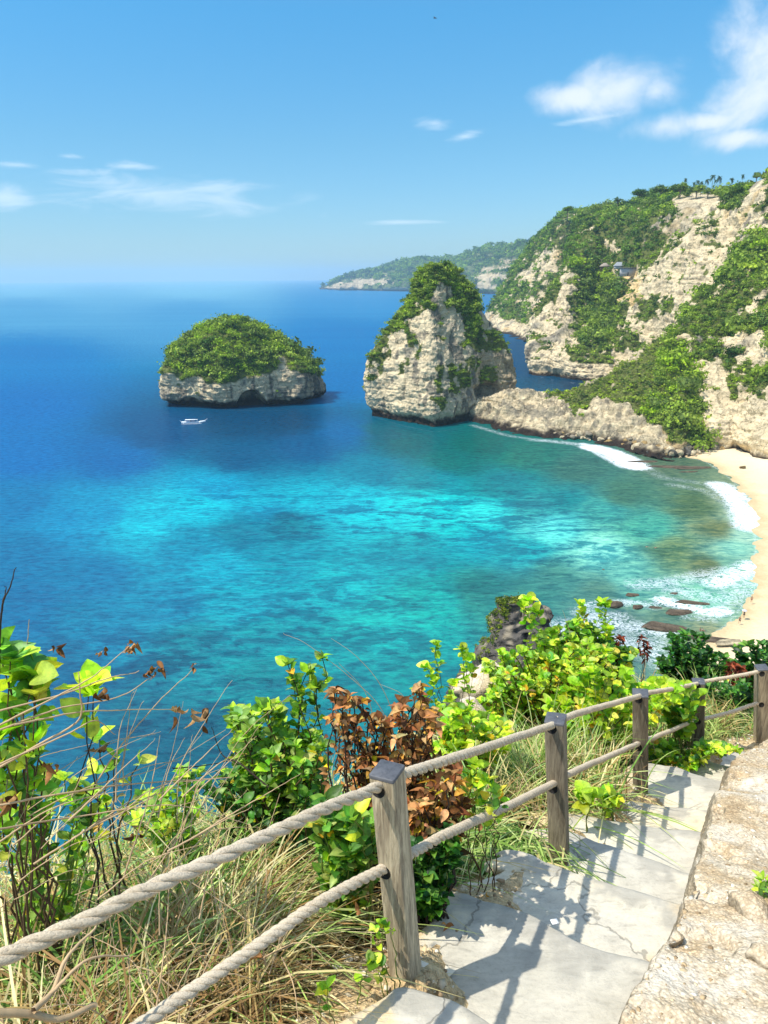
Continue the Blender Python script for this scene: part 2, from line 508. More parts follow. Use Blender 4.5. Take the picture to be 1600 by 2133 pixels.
# ---------- far headland -------------------------------------------------
sky_h = [(668, 608), (688, 596), (712, 584), (750, 574), (800, 562), (850, 554), (900, 549), (950, 542), (1000, 530), (1050, 520), (1100, 519), (1160, 500), (1260, 490)]
base_h = [(668, 602.5), (688, 603), (712, 605), (750, 605), (790, 606), (850, 607), (900, 608), (950, 610), (1000, 612), (1045, 614), (1100, 622), (1160, 630), (1260, 640)]
rows = []
B0 = np.array([PZ(x, y, 0) for x, y in base_h])
T0 = []
for (x, y), b in zip(sky_h, B0):
    T0.append(PY(x, y + 2, b[1] + 700))
T0 = np.array(T0); T0[0] = B0[0] + np.array([-5, 60, 3])
for k, (t, hz) in enumerate(((0, 0), (0.06, 0.28), (0.35, 0.5), (0.7, 0.8), (1.0, 1.0))):
    r_ = B0 * (1 - t) + T0 * t
    r_[:, 2] = B0[:, 2] * (1 - hz) + T0[:, 2] * hz - (6 if k == 0 else 0)
    rows.append(r_)
bk = T0 + np.array([0, 1500, 0]); rows.append(bk)
def veg_h(wx, wy, G, n):
    m = np.full(wx.shape, 0.9)
    for cx, cy, rx, ry in ((770, 588, 55, 9), (735, 594, 40, 8), (1030, 578, 60, 8), (1050, 560, 55, 7), (1010, 596, 40, 9), (1065, 545, 35, 6), (800, 572, 10, 3), (950, 600, 70, 6), (850, 602, 60, 4), (700, 600, 30, 4)):
        m = np.where(((wx - cx) / rx) ** 2 + ((wy - cy) / ry) ** 2 + 0.9 * fbm(G / 60.0, 4) < 0.75, 0.0, m)
    return m
_s = 22.0
def sheet_far():
    G = spline_grid(np.array(rows), 110, 420)
    n = grid_normals(G)
    if n[40, 200, 1] > 0: n = -n; fl = True
    else: fl = False
    G2 = G + n * (28 * fbm(G / 260.0, 4) + 14 * ridged(G / 90.0, 4))[..., None] * sstep(np.arange(110) / 109.0, 0, 0.1)[:, None, None]
    px, py = proj(G2.reshape(-1, 3)); px = px.reshape(110, 420); py = py.reshape(110, 420)
    v = veg_h(px + 0 * px, py, G2, n)[..., None]
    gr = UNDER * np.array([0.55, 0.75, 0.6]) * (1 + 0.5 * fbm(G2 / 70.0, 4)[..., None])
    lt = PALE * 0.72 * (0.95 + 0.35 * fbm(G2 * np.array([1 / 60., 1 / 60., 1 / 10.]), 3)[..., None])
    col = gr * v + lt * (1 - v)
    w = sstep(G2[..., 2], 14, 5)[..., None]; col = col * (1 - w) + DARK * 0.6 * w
    fc = grid_faces(110, 420)
    if fl: fc = fc[:, ::-1]
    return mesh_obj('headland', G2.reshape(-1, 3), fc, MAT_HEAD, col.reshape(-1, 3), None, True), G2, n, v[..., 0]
MAT_HEAD = rock_mat('headland_rock', (0.004, 0.004, 0.05), 0.06, 12.0, 0.6)
ho, hG, hn, hv = sheet_far()
tag(ho, kind='structure')
hm = hv.copy(); hm[95:] = 0; hm *= sstep(hG[..., 2], 12, 30)
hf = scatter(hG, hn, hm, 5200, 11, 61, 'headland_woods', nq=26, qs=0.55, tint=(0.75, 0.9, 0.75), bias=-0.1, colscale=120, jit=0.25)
tag(hf, 'blue green woods covering the far hazy headland', 'woods', kind='stuff')

# ---------- diamond shaped island ----------------------------------------
def build_island():
    c0 = PZ(482, 850, 0)
    cen = c0 + np.array([0, 37, 0])
    Yc = cen[1]
    a, b = 48.5, 37.0
    tabx = [318, 330, 350, 400, 440, 490, 540, 580, 620, 650, 668, 680]
    taby = [790, 752, 735, 702, 678, 669, 688, 713, 738, 770, 800, 828]
    hx = np.array([PY(x, y, Yc)[0] - cen[0] for x, y in zip(tabx, taby)])
    hz = np.array([PY(x, y, Yc)[2] for x, y in zip(tabx, taby)])
    wtx = [318, 340, 400, 450, 500, 560, 600, 640, 680]; wty = [788, 772, 782, 790, 786, 772, 765, 778, 812]
    wx_ = np.array([PY(x, y, c0[1] + 4)[0] - cen[0] for x, y in zip(wtx, wty)]); wz_ = np.array([PY(x, y, c0[1] + 4)[2] for x, y in zip(wtx, wty)])
    K, Rw, Rd = 560, 90, 110
    th = np.linspace(0, 2 * np.pi, K, endpoint=False)
    ct, st = np.cos(th), np.sin(th)
    e = 2.6
    rr = 1 / (np.abs(ct) ** e + np.abs(st) ** e) ** (1 / e)
    rr = rr * (1 + 0.05 * np.sin(3 * th + 1) + 0.035 * np.sin(7 * th) + 0.03 * np.sin(11 * th + 2))
    ox, oy = a * rr * ct, b * rr * st
    wz = np.interp(ox, wx_, wz_)
    L = []
    for i in range(Rw):
        t = i / (Rw - 1)
        z = -2 + (wz + 2) * t
        s = 0.955 + 0.05 * sstep(np.full(K, t), 0.05, 0.35) - 0.03 * t ** 3
        L.append(np.stack([ox * s, oy * s, z], 1))
    for i in range(1, Rd):
        s = 1 - i / (Rd - 1)
        s_ = 0.975 * s
        x, y = ox * s_, oy * s_
        bx = b * np.sqrt(np.clip(1 - (x / (a * 1.02)) ** 2, 0.03, 1))
        H = np.interp(x, hx, hz); Wz = np.interp(x, wx_, wz_)
        q = np.sqrt(np.clip(1 - (y / (bx * 1.08)) ** 2, 0, 1)) ** 1.1
        z = Wz + np.maximum(H - Wz, 0) * q
        z = z * sstep(np.full(K, s), 1.0, 0.93) + wz * (1 - sstep(np.full(K, s), 1.0, 0.93))
        L.append(np.stack([x, y, z], 1))
    G = np.array(L) + np.array([cen[0], cen[1], 0])
    R = len(L)
    Gp = np.concatenate([G[:, -1:], G, G[:, :1]], 1)
    n = grid_normals(Gp)[:, 1:-1]
    rad = np.stack([ct, st, 0 * ct], 1)
    if (n[40] * rad).sum() < 0: n = -n; fl = True
    else: fl = False
    wl = (np.arange(R) < Rw)
    k = np.where(wl, 1.0, 0.55)[:, None]
    off = (2.6 * fbm(G / 20.0, 4) + 1.3 * ridged(G / 9.0, 4) + 0.5 * fbm(G / 2.2, 3)) * k
    zz = G[..., 2] / 3.0 + 0.8 * fbm(G / 40.0, 2); f = zz - np.floor(zz)
    off = off + 0.3 * (sstep(f, 0, .3) - sstep(f, .7, 1)) * wl[:, None]
    w = sstep(G[..., 2], 6.0, 1.5)
    off = off - 2.6 * w * wl[:, None]
    # sea cave in the front wall and the hollow at its left
    for (cpx, wd, ht, dp) in ((528, 8.5, 10.5, 17), (405, 9, 6.5, 5)):
        cx_ = PZ(cpx, 846, 0)[0]
        front = G[..., 1] < cen[1] - 8
        arch = np.clip(1 - (np.abs(G[..., 0] - cx_) / wd) ** 2, 0, 1) ** 0.5 * ht
        mk = sstep(arch - G[..., 2], -0.6, 1.2) * front * wl[:, None]
        off = off * (1 - mk) - dp * mk
    G2 = G + n * off[..., None]
    px, py = proj(G2.reshape(-1, 3)); px = px.reshape(R, K); py = py.reshape(R, K)
    t = fbm(G2 / 12.0 + 11, 4)
    col = PALE * (0.95 + 0.22 * fbm(G2 * np.array([1 / 20., 1 / 20., 1 / 2.]), 4)[..., None])
    g = sstep(t, 0.22, 0.6)[..., None]; col = col * (1 - g) + GREY * g
    dk = (sstep(fbm(G2 * np.array([1 / 5., 1 / 5., 1 / 14.]) + 90, 4), 0.25, 0.55) * 0.8)[..., None]; col = col * (1 - dk) + DARK * dk
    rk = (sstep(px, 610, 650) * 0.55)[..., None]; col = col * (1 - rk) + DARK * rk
    w = sstep(G2[..., 2] + 1.6 * fbm(G2 / 5.0 + 3, 3), 5.8, 3.0)[..., None]; col = col * (1 - w) + WET * 0.55 * w
    vg = np.where(wl[:, None], sstep(G2[..., 2] - (wz[None] - 2.2 + 3.0 * fbm(G2 / 9.0 + 8, 3)), 0, 1.5), 1.0)
    path = sstep(np.abs(px - 588 - 0.35 * (py - 760)) + 5 * fbm(G2 / 6.0, 2), 12, 5) * (py > 738)
    vg = vg * (1 - path)
    v = vg[..., None]; col = col * (1 - v) + UNDER * v
    fc = grid_faces(R, K, True)
    if fl: fc = fc[:, ::-1]
    root = empty('rock_island', (cen[0], cen[1], 0))
    o = mesh_obj('rock', G2.reshape(-1, 3), fc, MAT_ROCK, col.reshape(-1, 3), None, True)
    m = vg.copy(); m[:, :] *= (G2[..., 1] < cen[1] + 22)
    up = sstep(n[..., 2], -0.2, 0.4); m *= np.where(wl[:, None], 0.7, 1.0)
    fo = scatter(G2, n, m, 2700, 1.4, 71, 'vegetation', nq=85, qs=0.32, bias=0.06, flat=0.9, bigs=0.28, colscale=9, jit=.45)
    fo2 = scatter(G2, n, np.where(wl[:, None], sstep(fbm(G2 / 7.0 + 40, 3), 0.3, 0.5) * (G2[..., 2] > 6), 0), 60, 1.2, 75, 'wall_shrubs', nq=40, bias=-0.1)
    fo3 = scatter(G2, n, m * (~wl)[:, None], 75, 2.3, 77, 'tree_crowns', nq=130, qs=0.3, bias=0.0, bigs=0.3, colscale=6, jit=.5)
    rebase(root, [o, fo, fo2, fo3])
    fo['kind'] = 'stuff'; fo2['kind'] = 'stuff'; fo3['kind'] = 'stuff'
    tag(root, 'low domed limestone island with bushy green top and dark sea cave', 'island')
build_island()

# ---------- pyramid rock --------------------------------------------------
def build_stack():
    # silhouette (left px, corner px, step px, right px) at image heights, seen depth per corner
    rowsS = [  # z_frac by the corner's py on the front edge
        # (py, left, corner, step, right)
        (892, 776, 905, 988, 1066), (862, 773, 904, 990, 1068), (830, 769, 903, 992, 1070), (790, 768, 898, 994, 1071), (750, 777, 897, 996, 1066),
        (715, 798, 898, 990, 1046), (682, 824, 900, 985, 1018), (648, 846, 905, 970, 996), (618, 858, 912, 958, 984), (592, 868, 915, 950, 970),
        (568, 880, 920, 940, 952), (552, 895, 922, 932, 938)]
    yb = PZ(905, 890, 0)[1]
    Ls = []
    for k, (py, l, c, s, r) in enumerate(rowsS):
        t = k / (len(rowsS) - 1)
        tz = (892 - py) / (892 - 552)
        Yc = yb + 30 * tz ** 1.3
        z = PY(c, py, Yc)[2]
        if k == 0: z = -2.0
        shr = 1 - 0.80 * tz ** 1.6
        def at(px, dY):
            Y = Yc + dY * shr
            zd = Y * math.cos(PITCH) - (z - CAMZ) * math.sin(PITCH)
            # roll makes the column lean a little with height
            return np.array([(px - CX) / FPX * zd + (z - CAMZ - (PY(c, py, Yc)[2] - CAMZ)) * 0, Y, z])
        pl = [at(l, 34), at(l * 0.62 + c * 0.38, 19), at(c - 6, 1), at(c + 6, 0), at(c * 0.5 + s * 0.5, 10), at(s - 5, 18), at(s + 3, 27), at(s * 0.5 + r * 0.5, 30), at(r - 3, 36), at(r - 4, 52),
              at(s * 0.6 + c * 0.4, 74), at(c, 78), at(l * 0.8 + c * 0.2, 56)]
        Ls.append(np.array(pl))
    C = np.array(Ls)
    Rr, K = 330, 640
    R1 = crs(C, Rr)
    Cc = np.concatenate([R1, R1[:, :1]], 1)
    # sharper corners: blend between spline and linear
    k = Cc.shape[1]; t = np.linspace(0, k - 1, K + 1)[:-1]; i = t.astype(int); f = (t - i)[None, :, None]
    lin = Cc[:, i] * (1 - f) + Cc[:, (i + 1) % k] * f
    ex = np.concatenate([R1[:, -2:], R1, R1[:, :3]], 1)
    spl = np.swapaxes(crs(np.swapaxes(ex, 0, 1), (ex.shape[1] - 1) * 60 + 1), 0, 1)
    tt = ((t + 2) * 60).astype(int)
    spl = spl[:, tt]
    G = lin * 0.6 + spl * 0.4
    Gp = np.concatenate([G[:, -1:], G, G[:, :1]], 1)
    n = grid_normals(Gp)[:, 1:-1]
    ctr = G.mean(1, keepdims=True)
    fl = ((G - ctr) * n).sum() < 0
    if fl: n = -n
    off = 2.2 * fbm(G / 26.0, 4) + 1.3 * ridged(G / 10.0, 4) * 0.8 + 0.5 * fbm(G / 2.0, 3)
    zz = G[..., 2] / 3.2 + 0.7 * fbm(G / 50.0, 2); ff = zz - np.floor(zz)
    off = off + 0.35 * (sstep(ff, 0, .3) - sstep(ff, .7, 1)) * (0.2 + sstep(fbm(G / 20.0 + 4, 2), -.1, .4))
    low = sstep(G[..., 2], 7, 2)
    off = off - 2.2 * low
    px, py = proj(G.reshape(-1, 3)); px = px.reshape(Rr, K); py = py.reshape(Rr, K)
    # undercut hollow at the foot of the right block
    und = sstep(np.hypot((px - 1012) / 28, (py - 815) / 22), 1.1, 0.5) * (G[..., 1] < ctr[..., 1])
    off = off - 6 * und
    topk = 1 - 0.5 * sstep(G[..., 2], 70, 88)
    G2 = G + n * (off * topk)[..., None]
    front = (n[..., 1] < 0.25)
    wx = px + 12 * fbm(G / 8.0 + 3, 4); wy = py + 12 * fbm(G / 8.0 + 31, 4)
    bare = [[(765, 905), (764, 770), (800, 705), (840, 690), (862, 735), (870, 700), (898, 660), (900, 640), (905, 720), (903, 905)],
            [(852, 672), (905, 640), (925, 625), (918, 700), (855, 690)], [(905, 700), (1000, 735), (1072, 730), (1080, 850), (1000, 850), (985, 900), (905, 905)],
            [(990, 650), (1030, 650), (1035, 690), (995, 690)], [(905, 590), (932, 600), (930, 660), (905, 650)], [(930, 650), (950, 640), (975, 700), (930, 740), (915, 690)]]
    vegp = [[(905, 760), (985, 740), (985, 800), (940, 815), (905, 800)], [(988, 745), (1035, 770), (1040, 800), (992, 800)], [(845, 690), (885, 700), (875, 750), (850, 740)],
            [(822, 760), (850, 745), (850, 780), (825, 785)], [(905, 800), (940, 805), (930, 840), (905, 850)], [(770, 760), (800, 700), (815, 740), (790, 790), (768, 800)]]
    m = np.where(py < 735, 1.0, 0.25)
    for p in bare: m = np.where(in_poly(wx, wy, p), 0.0, m)
    for p in vegp: m = np.where(in_poly(wx, wy, p), 0.75, m)
    m = np.where(G2[..., 2] < 8, 0, m)
    m = m * sstep(fbm(G2 / 7.0 + 70, 3) + 0.45 * (m > 0.9), -0.25, 0.1)
    t = fbm(G2 / 14.0 + 11, 4)
    col = PALE * (1.0 + 0.2 * fbm(G2 * np.array([1 / 20., 1 / 20., 1 / 2.]), 4)[..., None])
    rt = sstep(px, 893, 908)  # right face greyed and darkened: its shade painted into the rock colour
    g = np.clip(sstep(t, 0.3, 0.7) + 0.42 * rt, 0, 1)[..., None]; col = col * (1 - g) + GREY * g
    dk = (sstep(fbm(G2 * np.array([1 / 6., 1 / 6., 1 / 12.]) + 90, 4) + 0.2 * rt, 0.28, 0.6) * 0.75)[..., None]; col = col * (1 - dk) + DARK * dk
    ru = (sstep(px, 985, 1000) * sstep(py, 720, 750) * 0.6)[..., None]; col = col * (1 - ru) + np.array(s2l((176, 152, 116))) * 0.7 * ru
    w = sstep(G2[..., 2] + 1.5 * fbm(G2 / 5.0 + 3, 3), 5.4, 2.8)[..., None]; col = col * (1 - w) + WET * w
    v = sstep(m, 0.3, 0.6)[..., None]; col = col * (1 - v) + UNDER * 0.9 * v
    fc = grid_faces(Rr, K, True)
    if fl: fc = fc[:, ::-1]
    cc = ctr[0, 0]
    root = empty('sea_stack', (cc[0], cc[1], 0))
    nv = G2.reshape(-1, 3); nn = len(nv)
    topi = np.arange((Rr - 1) * K, Rr * K)
    nv = np.concatenate([nv, [G2[-1].mean(0) + np.array([0, 0, 1.0])]])
    capf = np.stack([topi, np.roll(topi, -1), np.full(K, nn)], 1)
    if fl: capf = capf[:, ::-1]
    colv = np.concatenate([col.reshape(-1, 3), [UNDER]])
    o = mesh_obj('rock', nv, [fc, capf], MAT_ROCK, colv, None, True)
    fo = scatter(G2, n, m * front * (py < 700) + 0.25 * m * front, 2200, 1.05, 81, 'vegetation', nq=75, qs=.34, bias=-0.02, bigs=0.15, colscale=9)
    fo2 = scatter(G2, n, m * (py < 640) * (py > 566) * (px < 950) * front, 200, 1.25, 82, 'bushes', nq=130, qs=.3, bias=0.12, bigs=0.15, colscale=8)
    rebase(root, [o, fo, fo2]); fo['kind'] = 'stuff'; fo2['kind'] = 'stuff'
    tag(root, 'tall pyramid shaped limestone sea stack with green crest, joined to the rocky neck', 'sea stack')
build_stack()

# ---------- main cliff ------------------------------------------------------
def Z(p): return p
A = [
 [PZ(1010, 672, -1), PZ(1036, 693, -1), PZ(1065, 706, -1), PZ(1104, 714, -1), PB(1180, 1000)],
 [PY(1016, 652, 1330), PY(1044, 662, 1150), PY(1075, 672, 1075), PY(1110, 680, 985), PY(1200, 690, 1010)],
 [PY(1042, 612, 1370), PY(1072, 610, 1190), PY(1100, 608, 1110), PY(1125, 615, 1040), PY(1215, 620, 1060)],
 [PY(1066, 572, 1400), PY(1102, 548, 1240), PY(1130, 530, 1160), PY(1155, 530, 1100), PY(1235, 530, 1110)],
 [PY(1096, 532, 1420), PY(1132, 486, 1280), PY(1158, 460, 1220), PY(1182, 448, 1170), PY(1260, 446, 1170)],
 [PY(1150, 530, 1650), PY(1180, 486, 1600), PY(1200, 460, 1600), PY(1220, 450, 1500), PY(1300, 448, 1500)]]
def veg_A(wx, wy, G, n):
    m = np.full(wx.shape, 0.85)
    for p in ([(1010, 640), (1040, 655), (1075, 678), (1110, 690), (1110, 740), (1000, 720)], [(1125, 540), (1165, 520), (1170, 560), (1130, 575)],
              [(1095, 560), (1125, 545), (1120, 600), (1080, 590)], [(1105, 640), (1140, 600), (1150, 660), (1110, 690)]):
        m = np.where(in_poly(wx, wy, p), 0.0, m)
    m = np.where(G[..., 2] < 14, 0, m)
    return m * sstep(fbm(G / 16.0 + 70, 4), -0.5, -0.2)
Bc = [
 [PB(1130, 760), PZ(1106, 778, -1), PZ(1160, 788, -1), PZ(1215, 796, -1), PB(1285, 545), PB(1355, 518), PB(1425, 490), PB(1495, 450), PB(1600, 410), PB(1850, 370)],
 [PY(1130, 700, 775), PY(1103, 718, 632), PY(1160, 725, 595), PY(1212, 735, 576), PY(1288, 740, 562), PY(1360, 740, 532), PY(1430, 740, 502), PY(1500, 740, 462), PY(1600, 740, 420), PY(1850, 740, 380)],
 [PY(1155, 640, 790), PY(1128, 645, 660), PY(1168, 645, 640), PY(1225, 650, 655), PY(1300, 660, 600), PY(1372, 640, 555), PY(1440, 620, 525), PY(1505, 620, 490), PY(1600, 600, 445), PY(1850, 600, 400)],
 [PY(1195, 560, 850), PY(1182, 562, 725), PY(1206, 556, 700), PY(1250, 566, 715), PY(1318, 562, 650), PY(1395, 520, 598), PY(1462, 500, 560), PY(1522, 500, 525), PY(1600, 480, 480), PY(1850, 480, 430)],
 [PY(1222, 440, 960), PY(1215, 450, 860), PY(1250, 444, 820), PY(1300, 434, 790), PY(1350, 424, 740), PY(1410, 411, 690), PY(1490, 408, 650), PY(1545, 402, 600), PY(1602, 374, 545), PY(1850, 300, 480)],
 [PY(1300, 432, 1300), PY(1300, 452, 1150), PY(1320, 446, 1100), PY(1350, 436, 1050), PY(1390, 426, 1000), PY(1440, 414, 950), PY(1510, 410, 900), PY(1570, 404, 850), PY(1640, 376, 800), PY(1900, 300, 700)]]
def veg_B(wx, wy, G, n):
    m = np.full(wx.shape, 0.15)
    V = [[(1180, 425), (1420, 380), (1440, 430), (1400, 480), (1350, 540), (1300, 560), (1240, 560), (1190, 580), (1120, 660), (1100, 620)],
         [(1195, 560), (1240, 545), (1290, 590), (1310, 640), (1290, 700), (1270, 780), (1230, 785), (1195, 770), (1200, 700), (1190, 640)],
         [(1330, 622), (1365, 618), (1375, 665), (1345, 672), (1328, 655)], [(1382, 630), (1405, 628), (1408, 652), (1385, 655)],
         [(1280, 690), (1350, 715), (1350, 740), (1290, 730)], [(1465, 502), (1492, 500), (1494, 515), (1466, 517)],
         [(1290, 560), (1420, 490), (1430, 497), (1390, 530), (1320, 568), (1290, 590)],
         [(1490, 400), (1600, 350), (1700, 340), (1700, 480), (1600, 480), (1540, 470), (1500, 440)], [(1110, 690), (1135, 690), (1130, 730), (1115, 720)],
         [(1170, 735), (1200, 715), (1210, 745), (1185, 760)], [(1450, 700), (1530, 570), (1700, 480), (1700, 800), (1430, 800)]]
    B = [[(1405, 412), (1494, 404), (1492, 428), (1470, 434), (1455, 438), (1410, 430)], [(1270, 508), (1300, 506), (1300, 525), (1270, 525)],
         [(1370, 460), (1400, 450), (1410, 470), (1380, 490)], [(1560, 365), (1600, 360), (1600, 420), (1565, 440), (1545, 430)], [(1500, 440), (1600, 440), (1600, 480), (1530, 480)]]
    for p in V: m = np.where(in_poly(wx, wy, p), 0.95, m)
    for p in B: m = np.where(in_poly(wx, wy, p), 0.0, m)
    qx, qy = proj(G.reshape(-1, 3)); qx = qx.reshape(m.shape); qy = qy.reshape(m.shape)
    m = np.where(in_poly(qx, qy, [(1396, 414), (1500, 410), (1498, 436), (1470, 442), (1405, 438)]), 0.0, m)
    m = np.where((G[..., 2] < 12), 0, m)
    m = np.where(m > 0.5, m * sstep(fbm(G / 13.0 + 70, 4), -0.8, -0.45), m * sstep(fbm(G / 8.0 + 20, 3), 0.35, 0.5) * 4)
    return np.clip(m, 0, 1)
def paint_B(px, py, G, col, wx, wy):
    big = in_poly(wx, wy, [(1300, 570), (1400, 500), (1490, 440), (1540, 460), (1520, 560), (1430, 720), (1380, 770), (1280, 780), (1240, 790), (1290, 720), (1330, 640)])
    k = (big * 0.75)[..., None]
    st = fbm(G * np.array([1 / 40., 1 / 40., 1 / 1.6]) + 7, 3)[..., None]
    dia = fbm(np.stack([(G[..., 0] + G[..., 2] * 0.5) / 5, G[..., 1] / 12, G[..., 2] / 22], -1), 4)[..., None]
    col = col * (1 - k) + PALE * (0.98 + 0.16 * st + 0.16 * dia) * k
    wall = in_poly(px, py, [(1400, 408), (1497, 402), (1494, 436), (1440, 442), (1405, 438)])[..., None]
    col = np.where(wall, PALE * 0.9 * (1 + 0.3 * st), col)
    gr = in_poly(wx, wy, [(1365, 420), (1450, 430), (1460, 480), (1400, 500), (1360, 480)])[..., None]
    col = np.where(gr, col * 0.55 + GREY * 0.4 * (1 + dia), col)
    oc = (in_poly(wx, wy, [(1300, 580), (1345, 575), (1340, 640), (1300, 640)]) * 0.6)[..., None]
    return col * (1 - oc) + OCHRE * oc
Cc_ = [
 [PB(1560, 420), PZ(1492, 938, -1), PZ(1545, 952, -1), PZ(1600, 970, -1), PB(1760, 285), PB(2000, 265)],
 [PY(1540, 860, 430), PY(1462, 850, 345), PY(1530, 850, 330), PY(1606, 850, 312), PY(1770, 850, 295), PY(2000, 850, 275)],
 [PY(1500, 760, 450), PY(1424, 748, 385), PY(1515, 745, 362), PY(1606, 745, 335), PY(1770, 745, 318), PY(2000, 745, 295)],
 [PY(1520, 690, 470), PY(1436, 690, 408), PY(1520, 690, 385), PY(1610, 680, 360), PY(1780, 680, 340), PY(2000, 680, 315)],
 [PY(1570, 600, 500), PY(1476, 612, 440), PY(1550, 610, 412), PY(1640, 590, 388), PY(1800, 580, 370), PY(2050, 580, 345)],
 [PY(1640, 480, 560), PY(1560, 505, 480), PY(1640, 490, 450), PY(1730, 470, 425), PY(1880, 460, 400), PY(2100, 450, 380)],
 [PY(1720, 400, 650), PY(1650, 430, 600), PY(1720, 430, 560), PY(1800, 420, 520), PY(1950, 410, 500), PY(2150, 400, 480)]]
def veg_C(wx, wy, G, n):
    m = np.full(wx.shape, 0.9)
    B = [[(1440, 750), (1500, 742), (1540, 760), (1560, 800), (1600, 800), (1650, 820), (1650, 990), (1490, 990), (1470, 880), (1440, 800)],
         [(1490, 700), (1600, 690), (1600, 745), (1540, 760), (1490, 750)], [(1560, 640), (1600, 620), (1600, 670), (1575, 665)], [(1415, 700), (1436, 690), (1440, 745), (1425, 745)]]
    V = [[(1528, 770), (1560, 775), (1555, 835), (1520, 825), (1515, 800)], [(1555, 790), (1600, 765), (1600, 800), (1570, 830)], [(1575, 825), (1600, 825), (1600, 842), (1580, 842)],
         [(1490, 728), (1550, 735), (1545, 760), (1490, 760)], [(1474, 805), (1490, 805), (1490, 815), (1474, 815)]]
    for p in B: m = np.where(in_poly(wx, wy, p), 0.05, m)
    for p in V: m = np.where(in_poly(wx, wy, p), 0.9, m)
    m = np.where(G[..., 2] < 6, 0, m)
    return np.where(m > 0.5, m * sstep(fbm(G / 11.0 + 70, 4), -0.6, -0.3), 0)
def paint_C(px, py, G, col, wx, wy):
    k = (sstep(py, 735, 760) * 0.8)[..., None]
    st = fbm(G * np.array([1 / 30., 1 / 30., 1 / 1.3]) + 7, 3)[..., None]
    dia = fbm(np.stack([(G[..., 0] - G[..., 2] * 0.5) / 4, G[..., 1] / 9, G[..., 2] / 9], -1), 4)[..., None]
    return col * (1 - k) + PALE * (1.0 + 0.18 * st + 0.15 * dia) * k
def tint_B(P):      # darker, bluer woodland on the upper seaward slope
    x, y = proj(P); k = (in_poly(x, y, [(1100, 420), (1420, 380), (1430, 440), (1390, 490), (1300, 560), (1120, 580)]) * 0.8)[:, None]
    return 1 - k * np.array([.45, .30, .18])
def first_back(R, K):
    return np.ones((R, K))
for nm, Cg, R, K, vf, pf, seed, cnt, rad, cntb in (('cliff', A, 260, 300, veg_A, None, 21, 5200, 2.7, 120), ('cliff', Bc, 420, 620, veg_B, paint_B, 31, 15000, 1.55, 1000), ('cliff', Cc_, 360, 380, veg_C, paint_C, 41, 10000, 1.1, 600)):
    Cg = np.array(Cg)
    G = spline_grid(Cg, 20, 20); n = grid_normals(G)
    toc = np.array([0, 0, CAMZ]) - G
    flip = (n * toc).sum() < 0
    o, G2, n2, vmk, px, py = sheet(nm, Cg, R, K, None, (5.0, 2.4, 0.55), vf, flip, pf)
    tag(o, kind='structure')
    mk = vmk * (px > -100) * (px < 1750) * (py < 1100)
    v1 = scatter(G2, n2, mk, cnt, rad, seed, 'cliff_vegetation', nq=42, qs=0.43, bias=-0.05, bigs=0.12, tint=(0.95, 0.97, 0.95) if seed != 21 else (0.8, 0.92, 0.85), colscale=24, tintf=(tint_B if seed == 31 else None))
    lab = {21: 'scrub covering the farther cliff beyond the tall sea stack', 31: 'green scrub on the big pale cliff face and its top', 41: 'bushes covering the nearer cliff above the beach'}[seed]
    tag(v1, lab, 'scrub', kind='stuff')
    if seed == 31:
        gm = vmk * in_poly(px, py, [(1195, 560), (1240, 550), (1300, 590), (1300, 640), (1280, 700), (1250, 740), (1200, 720)]) + 0.25 * vmk * (py < 480)
        v2 = scatter(G2, n2, np.clip(gm, 0, 1), cntb, 3.1, 35, 'cliff_thicket', nq=115, qs=0.29, bias=-0.02, bigs=0.25, colscale=14)
        tag(v2, 'dense bright green thicket filling the gully of the big cliff', 'thicket', kind='stuff')
        BG, Bn = G2, n2
    if seed == 41:
        gm = vmk * (fbm(G2 / 20.0 + 9, 2) > 0.0) * (px < 1750)
        v2 = scatter(G2, n2, gm, cntb, 2.7, 45, 'cliff_bushes', nq=130, qs=0.27, bias=0.0, bigs=0.25, colscale=14)
        tag(v2, 'taller dark bushes on the nearer cliff above the beach', 'bushes', kind='stuff')

# ---------- rocky neck between stack and cliff --------------------------------
fr = [(975, 886), (1020, 897), (1060, 908), (1130, 919), (1200, 923), (1290, 938), (1350, 955), (1410, 966), (1480, 958), (1560, 955)]
tm = [(975, 868), (1020, 868), (1060, 868), (1130, 876), (1200, 872), (1290, 866), (1350, 872), (1410, 896), (1470, 915), (1540, 930)]
tY = [398, 392, 382, 368, 362, 350, 340, 325, 326, 330]
mm = [(980, 855), (1020, 850), (1060, 846), (1130, 850), (1190, 852), (1270, 830), (1340, 805), (1400, 800), (1440, 830), (1500, 880)]
mY = [402, 400, 392, 380, 374, 368, 362, 352, 348, 350]
crt = [(980, 847), (1020, 838), (1070, 829), (1125, 834), (1170, 832), (1240, 806), (1310, 770), (1370, 736), (1425, 712), (1480, 720)]
cY = [406, 406, 400, 392, 388, 390, 394, 398, 402, 405]
D = [[PZ(x, y + 3, -1.5) for x, y in fr], [PY(x, y, Y) for (x, y), Y in zip(tm, tY)], [PY(x, y, Y) for (x, y), Y in zip(mm, mY)], [PY(x, y, Y) for (x, y), Y in zip(crt, cY)],
     [PY(x, y, Y) + np.array([4, 16, -4]) for (x, y), Y in zip(crt, cY)], [PB(x + 30, Y + 55, -2) for (x, y), Y in zip(crt, cY)]]
def veg_D(wx, wy, G, n):
    m = np.zeros(wx.shape)
    for p in ([(1140, 835), (1240, 800), (1310, 765), (1370, 730), (1430, 690), (1500, 700), (1500, 940), (1400, 930), (1350, 890), (1300, 850), (1240, 845), (1200, 880), (1180, 850)],):
        m = np.where(in_poly(wx, wy, p), 0.8, m)
    m = np.where(G[..., 2] < 5, 0, m)
    return m * sstep(fbm(G / 7.0 + 70, 4), -1.0, -0.7)
